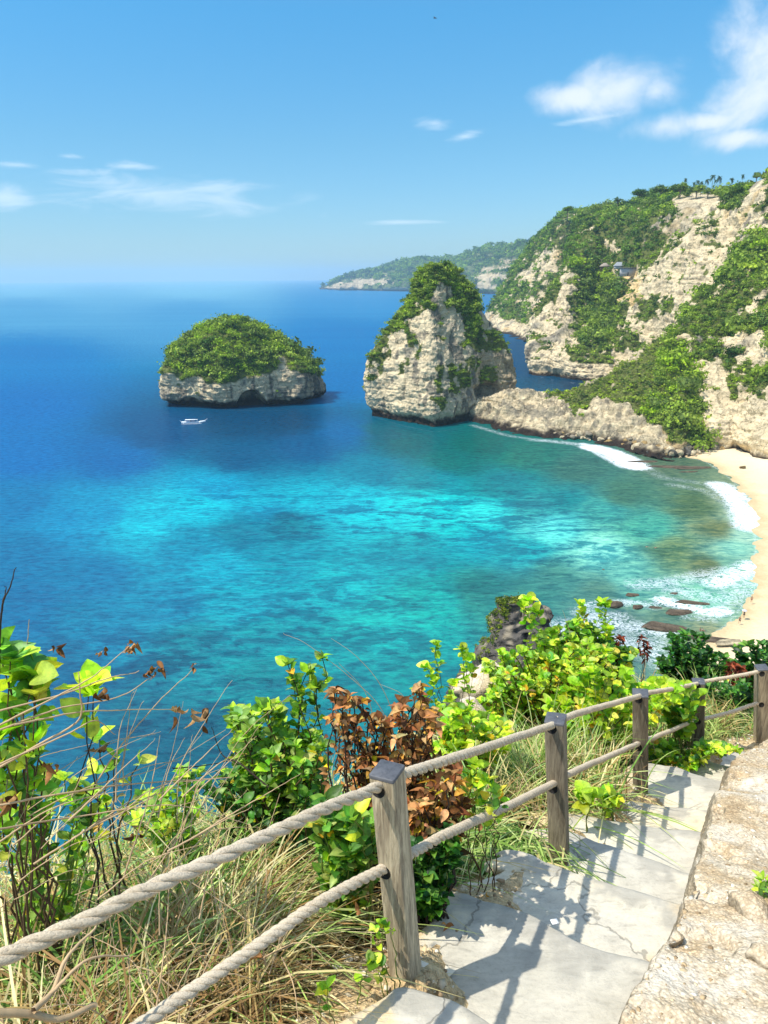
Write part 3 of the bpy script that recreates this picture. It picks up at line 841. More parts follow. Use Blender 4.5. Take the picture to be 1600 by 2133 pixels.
def paint_D(px, py, G, col, wx, wy):
    st = fbm(G / 3.0, 4)[..., None]
    c = PALE * 0.85 * (1 + 0.4 * st)
    g = sstep(fbm(G / 6.0 + 8, 4), -0.05, 0.35)[..., None] * 0.8
    c = c * (1 - g) + GREY * 0.75 * g
    cv = sstep(ridged(G / 4.5 + 3, 4), 0.1, -0.5)[..., None] * 0.6
    c = c * (1 - cv) + DARK * 0.8 * cv
    o = (in_poly(wx, wy, [(1385, 880), (1425, 880), (1430, 940), (1385, 930)]) * 0.7)[..., None]
    return c * (1 - o) + OCHRE * 0.6 * o
D = np.array(D)
o, DG, Dn, Dv, px, py = sheet('rocky_neck', D, 240, 560, None, (1.8, 3.4, 0.6), veg_D, False, paint_D, waterline=True)
if Dn[100, 200, 2] < 0:
    bpy.data.objects.remove(o)
    o, DG, Dn, Dv, px, py = sheet('rocky_neck', D, 240, 560, None, (1.8, 3.4, 0.6), veg_D, True, paint_D, waterline=True)
tag(o, 'pale broken limestone neck joining the sea stack to the cliff', 'rock ridge', kind='structure')
v1 = scatter(DG, Dn, Dv, 6500, 0.72, 51, 'ridge_scrub', nq=26, qs=0.6, bias=0.03, tint=(1.1, 1.0, 1.25), colscale=12, jit=0.25)
tag(v1, 'low grey green scrub carpeting the slope of the rocky neck', 'scrub', kind='stuff')
bm_ = in_poly(px, py, [(1400, 690), (1430, 700), (1450, 760), (1460, 830), (1478, 900), (1480, 935), (1430, 925), (1385, 905), (1360, 900), (1355, 850), (1390, 840), (1370, 800), (1375, 760), (1390, 730)]) * 1.0
v2 = scatter(DG, Dn, bm_, 520, 2.3, 52, 'ridge_bushes', nq=170, qs=0.24, bias=0.2, bigs=0.25, colscale=9)
tag(v2, 'bright green bushes running down the ridge beside the sandstone wall', 'bushes', kind='stuff')
bm2 = (in_poly(px, py, [(1138, 832), (1190, 835), (1180, 850), (1140, 845)]) + in_poly(px, py, [(1195, 855), (1225, 850), (1222, 880), (1200, 882)]) + in_poly(px, py, [(1230, 805), (1300, 775), (1310, 785), (1240, 812)]) * 0.4)
v3 = scatter(DG, Dn, bm2 * 1.0, 90, 1.3, 53, 'ridge_shrubs', nq=50, bias=0.35, colscale=9)
tag(v3, 'yellow green shrubs on the low part of the rocky neck', 'shrubs', kind='stuff')

# ================================================================== SEA
SEA_PTS = [(50,600,118,182,224),(400,598,118,182,224),(50,640,85,155,210),(400,650,80,150,208),(50,750,45,120,195),(50,850,35,110,190),(50,950,25,110,188),(50,1050,10,120,180),(50,1150,10,115,170),(50,1250,5,110,165),  # water colours; the dark ones below the island paint in its reflection
(-300,700,60,130,200),(-300,1000,25,110,185),(-300,1400,5,100,150),(230,950,15,102,175),(330,900,5,80,135),(300,1090,0,190,222),(200,1070,0,150,200),(120,1080,0,140,195),(400,1060,0,195,226),(450,1020,10,165,212),(500,950,5,90,140),(500,880,0,75,120),(600,880,0,72,115),
(640,930,8,90,145),(400,1130,0,140,180),(500,1110,5,122,158),(600,1090,10,120,150),(450,1180,5,170,205),(380,1160,0,150,190),(600,1180,10,150,180),(350,1250,0,132,175),(500,1250,5,158,188),(200,1200,0,120,172),(200,1300,0,125,170),(700,1200,20,170,190),(850,1150,25,152,176),
(800,1300,35,165,175),(900,1250,50,165,170),(700,1350,20,145,160),(550,1330,10,138,160),(400,1350,0,125,150),(300,1500,5,95,125),(150,1400,0,105,150),(450,1550,10,95,120),(550,1420,10,120,140),(700,1450,20,130,145),(900,1420,40,140,150),(560,1060,5,160,200),(650,1045,10,175,208),(760,1045,20,185,215),(830,1060,30,190,215),
(900,1050,40,195,215),(1000,1070,60,205,220),(1150,1100,90,210,220),(1250,1150,125,218,215),(1300,1190,120,200,190),(1100,1150,50,160,180),(1000,1120,40,165,190),(1350,1100,80,168,158),(1250,1060,75,165,165),(1450,1050,95,118,84),(1500,1100,112,125,85),(1400,1150,112,140,100),(1470,1180,112,125,85),(1300,1030,80,122,105),
(1200,980,72,115,108),(1100,950,58,120,110),(1000,930,20,108,108),(950,960,10,115,120),(850,920,12,105,120),(800,900,15,100,125),(1050,1010,22,130,148),(900,1000,15,140,165),(780,980,12,130,165),(720,900,18,100,165),(720,800,40,115,190),(720,700,45,120,195),(760,630,62,138,205),
(1000,1230,60,130,130),(1150,1200,78,140,135),(1100,1240,70,135,130),(1250,1230,90,135,125),(1540,1140,145,215,200),(1560,1120,170,220,205),(1520,1180,130,190,170),(1500,1250,132,205,185),(1555,1200,160,215,200),(1550,1050,150,180,160),(1530,1030,130,150,120),(1080,750,10,75,125),(1150,815,10,82,118),(1200,800,6,60,95),(1400,1280,108,138,118),
(1350,1230,110,178,168),(1450,1230,125,200,180),(1300,1300,95,125,120),(1250,1330,90,120,120),(1400,960,100,120,100),(1030,640,55,125,195),(1120,1060,60,150,165),(1180,1040,50,135,150),(1560,1090,160,215,205),(1580,1170,185,215,190),(1540,1270,150,190,165),(1470,1320,150,160,125)]
def build_sea():
    th = np.radians(np.concatenate([np.linspace(-78, -34, 60)[:-1], np.linspace(-34, 34, 620), np.linspace(34, 80, 60)[1:]]))
    r = np.concatenate([np.linspace(18, 110, 30)[:-1], np.linspace(110, 480, 460)[:-1], 480 * (22000 / 480) ** np.linspace(0, 1, 170)])
    X = r[:, None] * np.sin(th)[None]; Yv = r[:, None] * np.cos(th)[None]
    P = np.stack([X, Yv, 0 * X], -1).reshape(-1, 3)
    px, py = proj(P)
    pts = np.array(SEA_PTS, float)
    lin = np.array([s2l(p) for p in pts[:, 2:]])
    wx = px + 14 * fbm(P / 14.0, 3); wy = py + 5 * fbm(P / 14.0 + 40, 3)
    num = np.zeros((len(P), 3)); den = np.zeros(len(P))
    for (x, y), c in zip(pts[:, :2], lin):
        sy = 1.0 + 1.4 * np.clip((1300 - wy) / 700, 0, 1)
        d2 = (wx - x) ** 2 + ((wy - y) * sy * 1.25) ** 2 + 300
        w = 1 / d2 ** 2.0
        num += w[:, None] * c; den += w
    col = num / den[:, None]
    col[:, 0] = np.maximum(col[:, 0] - 0.03, 0.002); col = col * np.array([1.0, 0.97, 0.84])
    # foam
    foam = np.zeros(len(P))
    FL = [([(985, 886), (1005, 892), (1060, 908), (1105, 914)], 3.4, 0.58), ([(1110, 916), (1150, 919), (1200, 925), (1250, 938)], 4.8, 0.66), ([(1235, 932), (1270, 942), (1300, 955), (1325, 972)], 6.5, 1.35), ([(1215, 925), (1260, 950), (1300, 972)], 3.5, 0.9),
          ([(1330, 965), (1380, 995), (1450, 1005), (1500, 1012)], 5, 0.5), ([(1498, 1010), (1528, 1030), (1548, 1060), (1562, 1098)], 6.0, 1.05), ([(1400, 1010), (1470, 1022), (1520, 1050)], 4, 0.55),
          ([(1568, 1188), (1530, 1188), (1480, 1196), (1430, 1206), (1380, 1215), (1330, 1218)], 5, 0.66), ([(1566, 1205), (1545, 1235), (1510, 1250), (1460, 1240), (1410, 1232)], 6, 0.66), ([(1570, 1178), (1530, 1200), (1490, 1215)], 5, 0.9),
          ([(1380, 1250), (1430, 1264), (1480, 1276), (1505, 1272)], 3.5, 0.95), ([(1225, 1262), (1262, 1256), (1310, 1255), (1360, 1262)], 3.0, 0.7), ([(1225, 1300), (1280, 1300), (1330, 1308), (1385, 1318)], 5, 0.72),
          ([(1180, 1310), (1240, 1330), (1300, 1340), (1360, 1350), (1400, 1380)], 7, 0.72), ([(1215, 1275), (1250, 1290), (1290, 1285)], 4, 0.7), ([(1430, 1285), (1480, 1290)], 3, 0.6),
          ([(778, 868), (830, 884), (870, 893), (905, 900), (950, 893)], 1.2, 0.40), ([(1110, 782), (1160, 794), (1215, 800)], 1.6, 0.5), ([(330, 838), (400, 848), (500, 855), (600, 855), (675, 850)], 0.8, 0.42)]
    for pl, w, s in FL:
        q = PZ([p[0] for p in pl], [p[1] for p in pl], 0)[:, :2]
        d = np.full(len(P), 1e9)
        for a, b in zip(q[:-1], q[1:]):
            ab = b - a; t = np.clip(((P[:, :2] - a) @ ab) / (ab @ ab), 0, 1)
            d = np.minimum(d, np.hypot(*(P[:, :2] - a - t[:, None] * ab).T))
        foam = np.maximum(foam, s * np.clip(1 - (d / w) ** 2 * 0.5, 0, 1) ** 1.2)
    # water's edge along the beach
    q = BW[:, :2]; d = np.full(len(P), 1e9)
    for a, b in zip(q[:-1], q[1:]):
        ab = b - a; t = np.clip(((P[:, :2] - a) @ ab) / (ab @ ab), 0, 1)
        d = np.minimum(d, np.hypot(*(P[:, :2] - a - t[:, None] * ab).T))
    foam = np.maximum(foam, 0.62 * np.clip(1 - d / 1.8, 0, 1))
    # coral: how patchy the bottom shows
    reef = np.zeros(len(P))
    for x, y, rx, ry, s in ((900, 1080, 420, 75, 1.0), (1200, 1130, 220, 80, 0.95), (500, 1045, 260, 40, 0.6), (700, 1300, 500, 180, 0.7), (400, 1420, 400, 170, 0.85), (1420, 1120, 130, 110, 0.55), (1100, 1230, 200, 60, 0.35), (350, 1130, 300, 60, 0.35), (1150, 960, 200, 40, 0.4), (1350, 1250, 150, 60, 0.5)):
        reef = np.maximum(reef, s * np.exp(-(((px - x) / rx) ** 2 + ((py - y) / ry) ** 2) * 1.3))
    R, K = len(r), len(th)
    return mesh_obj('sea', P, grid_faces(R, K)[:, ::-1], MAT_SEA, col, None, True, {'foam': foam, 'reef': reef})
def sea_mat():
    m, t, out = newmat('sea_water')
    P = pos(t); c = colattr(t)
    reef = nd(t, 'ShaderNodeAttribute', attribute_name='reef').outputs['Fac']
    foam = nd(t, 'ShaderNodeAttribute', attribute_name='foam').outputs['Fac']
    # patches of coral seen through the water (elongated across the bay)
    a = noise(t, scaled(t, P, (0.045, 0.10, 0)), 1.0, 6, 0.62, 0.9)
    b = noise(t, scaled(t, P, (0.20, 0.30, 0)), 1.0, 5, 0.65, 0.6)
    f = mth(t, 'ADD', mth(t, 'MULTIPLY', a, 0.6), mth(t, 'MULTIPLY', b, 0.4))
    dark = mapr(t, f, 0.488, 0.46, 0, 1)
    lite = mapr(t, f, 0.508, 0.54, 0, 1)
    dk = mixc(t, 1.0, c, (0.25, 0.55, 0.66), 'MULTIPLY')
    lt = mixc(t, 1.0, c, (1.8, 1.4, 1.22), 'MULTIPLY')
    c2 = mixc(t, mth(t, 'MULTIPLY', dark, mth(t, 'MULTIPLY', reef, 1.25)), c, dk)
    c2 = mixc(t, mth(t, 'MULTIPLY', lite, mth(t, 'MULTIPLY', reef, 1.2)), c2, lt)
    # broad streaks of lighter water colour
    s = noise(t, scaled(t, P, (0.0016, 0.010, 0)), 1.0, 5, 0.6, 0.6)
    c2 = mixc(t, mapr(t, s, 0.42, 0.62, 0.0, 0.35), c2, mixc(t, 1.0, c2, (1.5, 1.22, 1.1), 'MULTIPLY'))
    fine = noise(t, scaled(t, P, (0.34, 0.75, 0)), 1.0, 4, 0.7, 0.5)
    c2 = mixc(t, 1.0, c2, ramp(t, fine, [(0.34, (0.42, 0.62, 0.72)), (0.5, (1, 1, 1)), (0.64, (1.5, 1.3, 1.2))]), 'MULTIPLY')  # light and dark of the ripples painted into the water colour
    # foam: lace of ridged noise
    r1 = noise(t, scaled(t, P, (0.42, 0.55, 0)), 1.0, 7, 0.68, 1.6)
    r2 = mth(t, 'ABSOLUTE', mth(t, 'SUBTRACT', r1, 0.5))
    lace = mth(t, 'SUBTRACT', 1.0, mth(t, 'MULTIPLY', r2, 7.0))
    ff = mth(t, 'ADD', mth(t, 'MULTIPLY', foam, 1.0), mth(t, 'MULTIPLY', mth(t, 'SUBTRACT', lace, 0.55), 0.75))
    fm = mth(t, 'MULTIPLY', mapr(t, ff, 0.55, 1.3, 0, 1), mapr(t, foam, 0.1, 0.35, 0, 1))
    # waves
    w1 = noise(t, scaled(t, P, (0.16, 0.42, 0)), 1.0, 5, 0.62, 0.3)
    w2 = noise(t, scaled(t, P, (0.9, 1.9, 0)), 1.0, 4, 0.6, 0.4)
    w3 = noise(t, scaled(t, P, (0.02, 0.055, 0)), 1.0, 3, 0.5, 0.2)
    h = mth(t, 'ADD', mth(t, 'ADD', mth(t, 'MULTIPLY', w1, 1.0), mth(t, 'MULTIPLY', w2, 0.22)), mth(t, 'MULTIPLY', w3, 1.2))
    bp = nd(t, 'ShaderNodeBump'); bp.inputs['Strength'].default_value = 0.7; bp.inputs['Distance'].default_value = 0.7; t.links.new(h, bp.inputs['Height'])
    df = nd(t, 'ShaderNodeBsdfDiffuse'); t.links.new(mixc(t, 1.0, c2, (SEAK, SEAK, SEAK), 'MULTIPLY'), df.inputs[0]); t.links.new(bp.outputs[0], df.inputs['Normal'])
    gl = nd(t, 'ShaderNodeBsdfGlossy'); gl.inputs['Roughness'].default_value = 0.14; t.links.new(bp.outputs[0], gl.inputs['Normal'])
    fr_ = nd(t, 'ShaderNodeFresnel'); fr_.inputs['IOR'].default_value = 1.33; t.links.new(bp.outputs[0], fr_.inputs['Normal'])
    p = nd(t, 'ShaderNodeMixShader'); t.links.new(mth(t, 'MULTIPLY', fr_.outputs[0], 0.13), p.inputs[0]); t.links.new(df.outputs[0], p.inputs[1]); t.links.new(gl.outputs[0], p.inputs[2])
    q = pbsdf(t, None, (0.82, 0.86, 0.88), 0.9, r1, 0.6, 0.5, 0.1)
    mx = nd(t, 'ShaderNodeMixShader'); t.links.new(fm, mx.inputs[0])
    t.links.new(p.outputs[0], mx.inputs[1]); t.links.new(q.outputs[0], mx.inputs[2])
    t.links.new(mx.outputs[0], out.inputs[0])
    return m
SEAK = 0.59
BWP = [(1300, 905), (1400, 945), (1470, 962), (1508, 985), (1540, 1015), (1562, 1050), (1574, 1095), (1574, 1150), (1569, 1195), (1558, 1232), (1542, 1268), (1518, 1300), (1488, 1322), (1455, 1345), (1420, 1375), (1380, 1430)]
BW = np.array([PZ(x, y, 0) for x, y in BWP])
MAT_SEA = sea_mat()
sea = build_sea(); tag(sea, kind='structure')

# ---------- beach -----------------------------------------------------------
def build_beach():
    W0 = crs(BW, 200)
    tg = np.gradient(W0, axis=0); tg[:, 2] = 0; tg /= np.linalg.norm(tg, axis=1)[:, None]
    nr = np.stack([-tg[:, 1], tg[:, 0], 0 * tg[:, 0]], 1)
    if nr[100, 0] < 0: nr = -nr
    nr = nr * 0.45 + np.array([0.55, 0, 0]) ; nr /= np.linalg.norm(nr, axis=1)[:, None]
    offs = np.concatenate([np.linspace(-14, 6, 30)[:-1], np.linspace(6, 140, 50)])
    rows = []
    for o_ in offs:
        z = 0.075 * o_ if o_ < 20 else 1.5 + 0.05 * (o_ - 20)
        p = W0 + nr * o_; p[:, 2] = z
        rows.append(p)
    G = np.array(rows)
    G[..., 2] += 0.18 * fbm(G / 9.0, 3) + 0.05 * fbm(G / 2.0, 2)
    n = grid_normals(G); fc = grid_faces(*G.shape[:2])
    if n[40, 100, 2] < 0: fc = fc[:, ::-1]
    m, t, out = newmat('sand')
    P = pos(t); sz = nd(t, 'ShaderNodeSeparateXYZ'); t.links.new(P, sz.inputs[0])
    n1 = noise(t, P, 0.15, 5, 0.6); n2 = noise(t, P, 1.2, 4, 0.6)
    hgt = mth(t, 'ADD', sz.outputs[2], mth(t, 'MULTIPLY', mth(t, 'SUBTRACT', n1, 0.5), 0.7))
    c = ramp(t, mapr(t, hgt, -0.1, 1.6, smooth=False), [(0.0, s2l((186, 162, 120))), (0.2, s2l((208, 184, 144))), (0.45, s2l((220, 198, 160))), (1.0, s2l((228, 210, 176)))])
    c = mixc(t, 1.0, c, ramp(t, n2, [(0.35, (0.93, 0.92, 0.9)), (0.6, (1, 1, 1))]), 'MULTIPLY')
    pbsdf(t, out, c, 0.85, mth(t, 'ADD', n1, n2), 0.5, 0.4, 0.1)
    o = mesh_obj('beach', G.reshape(-1, 3), fc, m, None, None, True)
    tag(o, kind='structure')
build_beach()

# ---------- boulders --------------------------------------------------------
def rock_mesh(name, seed, mat, sub=3, flat=0.7, col=(0.3, 0.27, 0.22), rough=0.35):
    import bmesh
    bm = bmesh.new(); bmesh.ops.create_icosphere(bm, subdivisions=sub, radius=1)
    v = np.array([p.co[:] for p in bm.verts]); f = np.array([[q.index for q in g.verts] for g in bm.faces]); bm.free()
    d = 1 + rough * fbm(v * 0.9 + seed * 7.7, 4) + 0.12 * ridged(v * 2.0 + seed, 3)
    v2 = v * d[:, None] * np.array([1.15, 0.85, flat])
    r = np.random.default_rng(seed)
    for _ in range(5):       # broken facets
        nn = r.normal(size=3); nn /= np.linalg.norm(nn); k = 0.62 + 0.2 * r.random()
        dd = v2 @ nn; v2 = v2 - np.clip(dd - k, 0, None)[:, None] * nn * 0.9
    t = fbm(v2 * 1.5 + seed, 3)[:, None]
    c = np.array(col) * (1 + 0.6 * t)
    return v2, f, np.clip(c, 0.01, 1)
MAT_BOULDER = rock_mat('boulder_rock', (0.3, 0.3, 0.9), 4.0, 0.25, 0.8)
def me_of(o):
    m = o.data; bpy.data.objects.remove(o); return m
tints = [tuple(PALE * 0.8), tuple(GREY * 0.8), tuple(DARK * 1.1), tuple(OCHRE * 0.5)]
bme = []
for k in range(6):
    v, f, c = rock_mesh('boulder', k + 3, None, 3, 0.6 + 0.08 * k, tints[k % 4])
    bme.append(me_of(mesh_obj('boulder', v, f, MAT_BOULDER, c)))
rb = np.random.default_rng(5)
shore = crs(np.array([PZ(x, y, 0) for x, y in [(1030, 893), (1100, 908), (1160, 912), (1220, 918), (1290, 930), (1350, 946), (1410, 955), (1470, 950), (1500, 944)]]), 400)
nb = 0
for k in range(210):
    i = int(400 * (0.25 + 0.74 * rb.random() ** 0.75))
    p = shore[min(i, 399)].copy()
    back = rb.random() * (5 + 12 * i / 400)
    p[1] += back; p[0] += rb.normal() * 2
    s = 0.5 + 1.7 * rb.random() ** 2.6
    o = bpy.data.objects.new('boulder', bme[rb.integers(6)]); COL.objects.link(o)
    o.location = (p[0], p[1], 0.3 + back * 0.28 + s * 0.15); o.scale = (s, s * (0.8 + 0.4 * rb.random()), s * (0.7 + 0.5 * rb.random()))
    o.rotation_euler = (rb.normal() * 0.25, rb.normal() * 0.25, rb.random() * 6.28)
    tag(o, 'weathered limestone boulder among the tumbled rocks at the foot of the rocky neck', 'boulder', 'boulders tumbled along the foot of the rocky neck')
# single rocks: (px, py, size, zs, label)
rme = []
for k in range(4):
    v, f, c = rock_mesh('reef_rock', k + 33, None, 4, 0.42, (0.11, 0.082, 0.055), 0.6)
    rme.append(me_of(mesh_obj('reef_rock', v, f, MAT_BOULDER, c)))
def one_rock(px, py, s, sc, rz, label, name='reef_rock', me=None, z=0.0, cat='rock', group=None):
    o = bpy.data.objects.new(name, me if me is not None else rme[int(px) % 4]); COL.objects.link(o)
    o.location = PZ(px, py, z); s *= 0.62 if name == 'reef_rock' else 1.0; o.scale = (s * sc[0], s * sc[1], s * sc[2]); o.rotation_euler = (0, 0, rz)
    tag(o, label, cat, group); return o
GR_ = 'dark wet rocks in the surf below the path'
one_rock(1280, 1262, 3.6, (1, .8, .9), .2, 'round dark brown surf rock just right of the upright leafy stalks', group=GR_)
one_rock(1316, 1240, 3.0, (1, .6, .4), 0, 'half sunken dark rock farthest out of the surf rocks', group=GR_)
one_rock(1328, 1266, 2.6, (1, .7, .7), .4, 'small dark rock in the foam between two bigger surf rocks', group=GR_)
one_rock(1402, 1236, 1.3, (1, .8, .6), 0, 'tiny lone dark rock in the white surf nearest the beach', group=GR_)
one_rock(1364, 1266, 2.0, (1.4, .5, .5), -.2, 'thin flat dark rock washed by foam behind the small round one', group=GR_)
one_rock(1440, 1256, 4.4, (1.6, .4, .28), -.25, 'long low dark ledge in the surf pointing at the beach', group=GR_)
one_rock(1412, 1276, 4.2, (1.4, .7, .28), .1, 'broad purple brown rock awash beneath the long low ledge', group=GR_)
one_rock(1380, 1308, 5.4, (1.6, .7, .45), -.25, 'largest surf rock, a long olive and brown slab with foam before it', group=GR_)
one_rock(1458, 1328, 4.6, (1.6, .6, .35), -.35, 'flat olive rock reaching the sand behind the dark green bush', group=GR_)
one_rock(1258, 1345, 3.0, (1, .7, .5), .2, 'dark rock in foam behind the red brown dead leaves', group=GR_)
one_rock(1382, 972, 6, (1.8, .6, .25), -.1, 'flat reddish brown reef rock off the boulder shore', group='low brown reef rocks off the boulder shore')
one_rock(1440, 975, 7, (2.0, .6, .2), .05, 'wide low brown reef rock nearest the top of the beach', group='low brown reef rocks off the boulder shore')
one_rock(1430, 983, 3, (1.8, .5, .35), .1, 'narrow dark strip of rock on the brown reef flat', group='low brown reef rocks off the boulder shore')
one_rock(1345, 962, 5, (1.8, .5, .22), 0, 'low brown rock beside the breaking white wave', group='low brown reef rocks off the boulder shore')
v, f, c = rock_mesh('beach_rock', 77, None, 3, 0.5, tuple(OCHRE * 0.25)); BRM = me_of(mesh_obj('beach_rock', v, f, MAT_BOULDER, c))
one_rock(1548, 973, 1.1, (1.3, 1, .8), .3, 'small brown rock alone on the upper sand', 'beach_rock', BRM, 1.2)
v, f, c = rock_mesh('beach_rock', 78, None, 3, 0.3, tuple(PALE * 0.6)); BRM2 = me_of(mesh_obj('beach_rock', v, f, MAT_BOULDER, c))
one_rock(1524, 1338, 2.0, (1.5, .8, .5), .1, 'flat pale slab half buried in the sand near the dark bushes', 'beach_rock', BRM2, 0.8)

# ---------- people ----------------------------------------------------------
SKIN = simple_mat('skin', (0.33, 0.17, 0.10), 0.6)
HAIRM = simple_mat('dark_hair', (0.015, 0.012, 0.01), 0.6)
def cloth(c): return simple_mat('cloth', c, 0.8)
def skin_fig(name, joints, edges, radii, mat):
    me = bpy.data.meshes.new(name)
    me.from_pydata([Vector(j) for j in joints], edges, []); me.update()
    o = bpy.data.objects.new(name, me); COL.objects.link(o)
    m = o.modifiers.new('skin', 'SKIN'); me.skin_vertices.new() if not me.skin_vertices else None
    for i, r in enumerate(radii): me.skin_vertices[0].data[i].radius = (r, r)
    me.skin_vertices[0].data[0].use_root = True
    s = o.modifiers.new('sub', 'SUBSURF'); s.levels = 1; s.render_levels = 2
    me.materials.append(mat)
    return o
def person(loc, yaw, label, top=None, shorts=None, pose='stand', carry=None, group=None):
    J = {'pelvis': (0, 0, .95), 'waist': (0, 0, 1.10), 'chest': (0, 0, 1.33), 'neck': (0, 0, 1.50), 'head': (0, -.01, 1.63), 'crown': (0, 0, 1.74),
         'hipL': (-.09, 0, .9), 'hipR': (.09, 0, .9), 'kneeL': (-.11, -.02, .5), 'kneeR': (.12, .04, .5), 'ankL': (-.12, .04, .09), 'ankR': (.13, -.06, .09), 'toeL': (-.13, -.12, .04), 'toeR': (.14, -.22, .04),
         'shL': (-.18, 0, 1.42), 'shR': (.18, 0, 1.42), 'elL': (-.26, .02, 1.14), 'elR': (.27, .03, 1.14), 'haL': (-.28, -.06, .88), 'haR': (.28, -.05, .88), 'fiL': (-.28, -.09, .78), 'fiR': (.28, -.08, .78)}
    if pose == 'walk':
        J.update(kneeL=(-.1, -.18, .53), ankL=(-.1, -.08, .12), toeL=(-.1, -.26, .07), kneeR=(.1, .08, .5), ankR=(.1, .32, .14), toeR=(.1, .2, .05), haL=(-.25, .12, .92), fiL=(-.25, .12, .82), haR=(.26, -.2, .95), fiR=(.26, -.26, .87))
    if pose == 'umbrella':
        J.update(elR=(.26, -.12, 1.2), haR=(.2, -.26, 1.4), fiR=(.2, -.27, 1.47), kneeL=(-.1, -.15, .53))
    if pose == 'raised':
        J.update(elR=(.3, -.05, 1.62), haR=(.12, -.02, 1.8), fiR=(.08, -.02, 1.86), elL=(-.3, -.05, 1.6), haL=(-.12, -.02, 1.8), fiL=(-.06, -.02, 1.85))
    if pose == 'sit':
        for k in ('kneeL', 'kneeR'): J[k] = (J[k][0], -.42, .95)
        for k, s in (('ankL', -1), ('ankR', 1)): J[k] = (.1 * s, -.5, .5)
        for k, s in (('toeL', -1), ('toeR', 1)): J[k] = (.1 * s, -.66, .46)
        J = {k: (v[0], v[1], v[2] - .80) for k, v in J.items()}
        J['ankL'] = (-.1, -.62, .08); J['ankR'] = (.1, -.62, .08); J['toeL'] = (-.1, -.78, .06); J['toeR'] = (.1, -.78, .06); J['kneeL'] = (-.12, -.36, .42); J['kneeR'] = (.12, -.36, .42)
    if pose == 'swim':
        rx = lambda q: (q[0], -(q[2] - 1.2) * 0.85, q[1] * 0.6 + 0.0 + (q[2] - 1.2) * 0.34)
        J.update(elR=(.34, -.1, 1.55), haR=(.3, -.1, 1.85), fiR=(.28, -.1, 1.95), elL=(-.36, -.05, 1.3), haL=(-.4, -.1, 1.1), fiL=(-.4, -.1, 1.0))
        J = {k: rx(v) for k, v in J.items()}
    K = list(J); ix = {k: i for i, k in enumerate(K)}
    R = {'pelvis': .115, 'waist': .1, 'chest': .125, 'neck': .05, 'head': .085, 'crown': .055, 'hipL': .085, 'hipR': .085, 'kneeL': .055, 'kneeR': .055, 'ankL': .038, 'ankR': .038, 'toeL': .03, 'toeR': .03,
         'shL': .055, 'shR': .055, 'elL': .038, 'elR': .038, 'haL': .028, 'haR': .028, 'fiL': .02, 'fiR': .02}
    E = [('pelvis', 'waist'), ('waist', 'chest'), ('chest', 'neck'), ('neck', 'head'), ('head', 'crown'), ('pelvis', 'hipL'), ('pelvis', 'hipR'), ('hipL', 'kneeL'), ('hipR', 'kneeR'), ('kneeL', 'ankL'), ('kneeR', 'ankR'), ('ankL', 'toeL'), ('ankR', 'toeR'),
         ('chest', 'shL'), ('chest', 'shR'), ('shL', 'elL'), ('shR', 'elR'), ('elL', 'haL'), ('elR', 'haR'), ('haL', 'fiL'), ('haR', 'fiR')]
    root = empty('person', loc); root.rotation_euler = (0, 0, yaw)
    b = skin_fig('body', [J[k] for k in K], [(ix[a], ix[c]) for a, c in E], [R[k] for k in K], SKIN); b.parent = root
    hd = np.array(J['head']); cw = np.array(J['crown'])
    h = skin_fig('hair', [hd + (cw - hd) * .35 + np.array([0, .03, .0]), cw + np.array([0, .01, .01])], [(0, 1)], [.098, .075], HAIRM); h.parent = root
    if shorts:
        s = skin_fig('shorts', [J['pelvis'], J['hipL'], J['hipR'], np.array(J['hipL']) * .45 + np.array(J['kneeL']) * .55, np.array(J['hipR']) * .45 + np.array(J['kneeR']) * .55], [(0, 1), (0, 2), (1, 3), (2, 4)], [.135, .105, .105, .085, .085], cloth(shorts)); s.parent = root
    if top:
        s = skin_fig('shirt', [J['waist'], J['chest'], J['shL'], J['shR'], (np.array(J['shL']) + np.array(J['elL'])) / 2, (np.array(J['shR']) + np.array(J['elR'])) / 2], [(0, 1), (1, 2), (1, 3), (2, 4), (3, 5)], [.125, .145, .075, .075, .055, .055], cloth(top)); s.parent = root
    tag(root, label, 'person', group)
    return root
def onsand(px, py, z): return PZ(px, py, z)
person(onsand(1540, 1299, .6), 2.4, 'person in black shirt and shorts walking on the wet sand', (0.01, .01, .012), (0.012, .012, .015), 'walk')
person(onsand(1549, 1287, .7), 2.0, 'person in black under a pale umbrella on the wet sand', (0.02, .02, .03), (0.02, .02, .03), 'umbrella')
person(onsand(1565, 1255, .7), 2.8, 'person in red swimwear standing farthest up the wet sand', None, (0.25, .03, .02), 'stand')
person(onsand(1458, 1315, .9), 1.0, 'left one of two people sitting on the flat rock by the sand', (0.25, .08, .06), None, 'sit')
person(onsand(1463, 1316, .9), 1.4, 'right one of two people sitting on the flat rock by the sand', (0.35, .28, .25), None, 'sit')
person(onsand(1347, 1139, .05), 0.5, 'left one of two swimmers in the pale turquoise water', None, (.02, .02, .03), 'swim')
person(onsand(1365, 1141, .05), 0.8, 'right one of two swimmers in the pale turquoise water', None, (.02, .02, .03), 'swim')
person(onsand(1257, 1186, .05), -0.6, 'lone swimmer at the edge of the dark reef', None, (.02, .02, .03), 'swim')
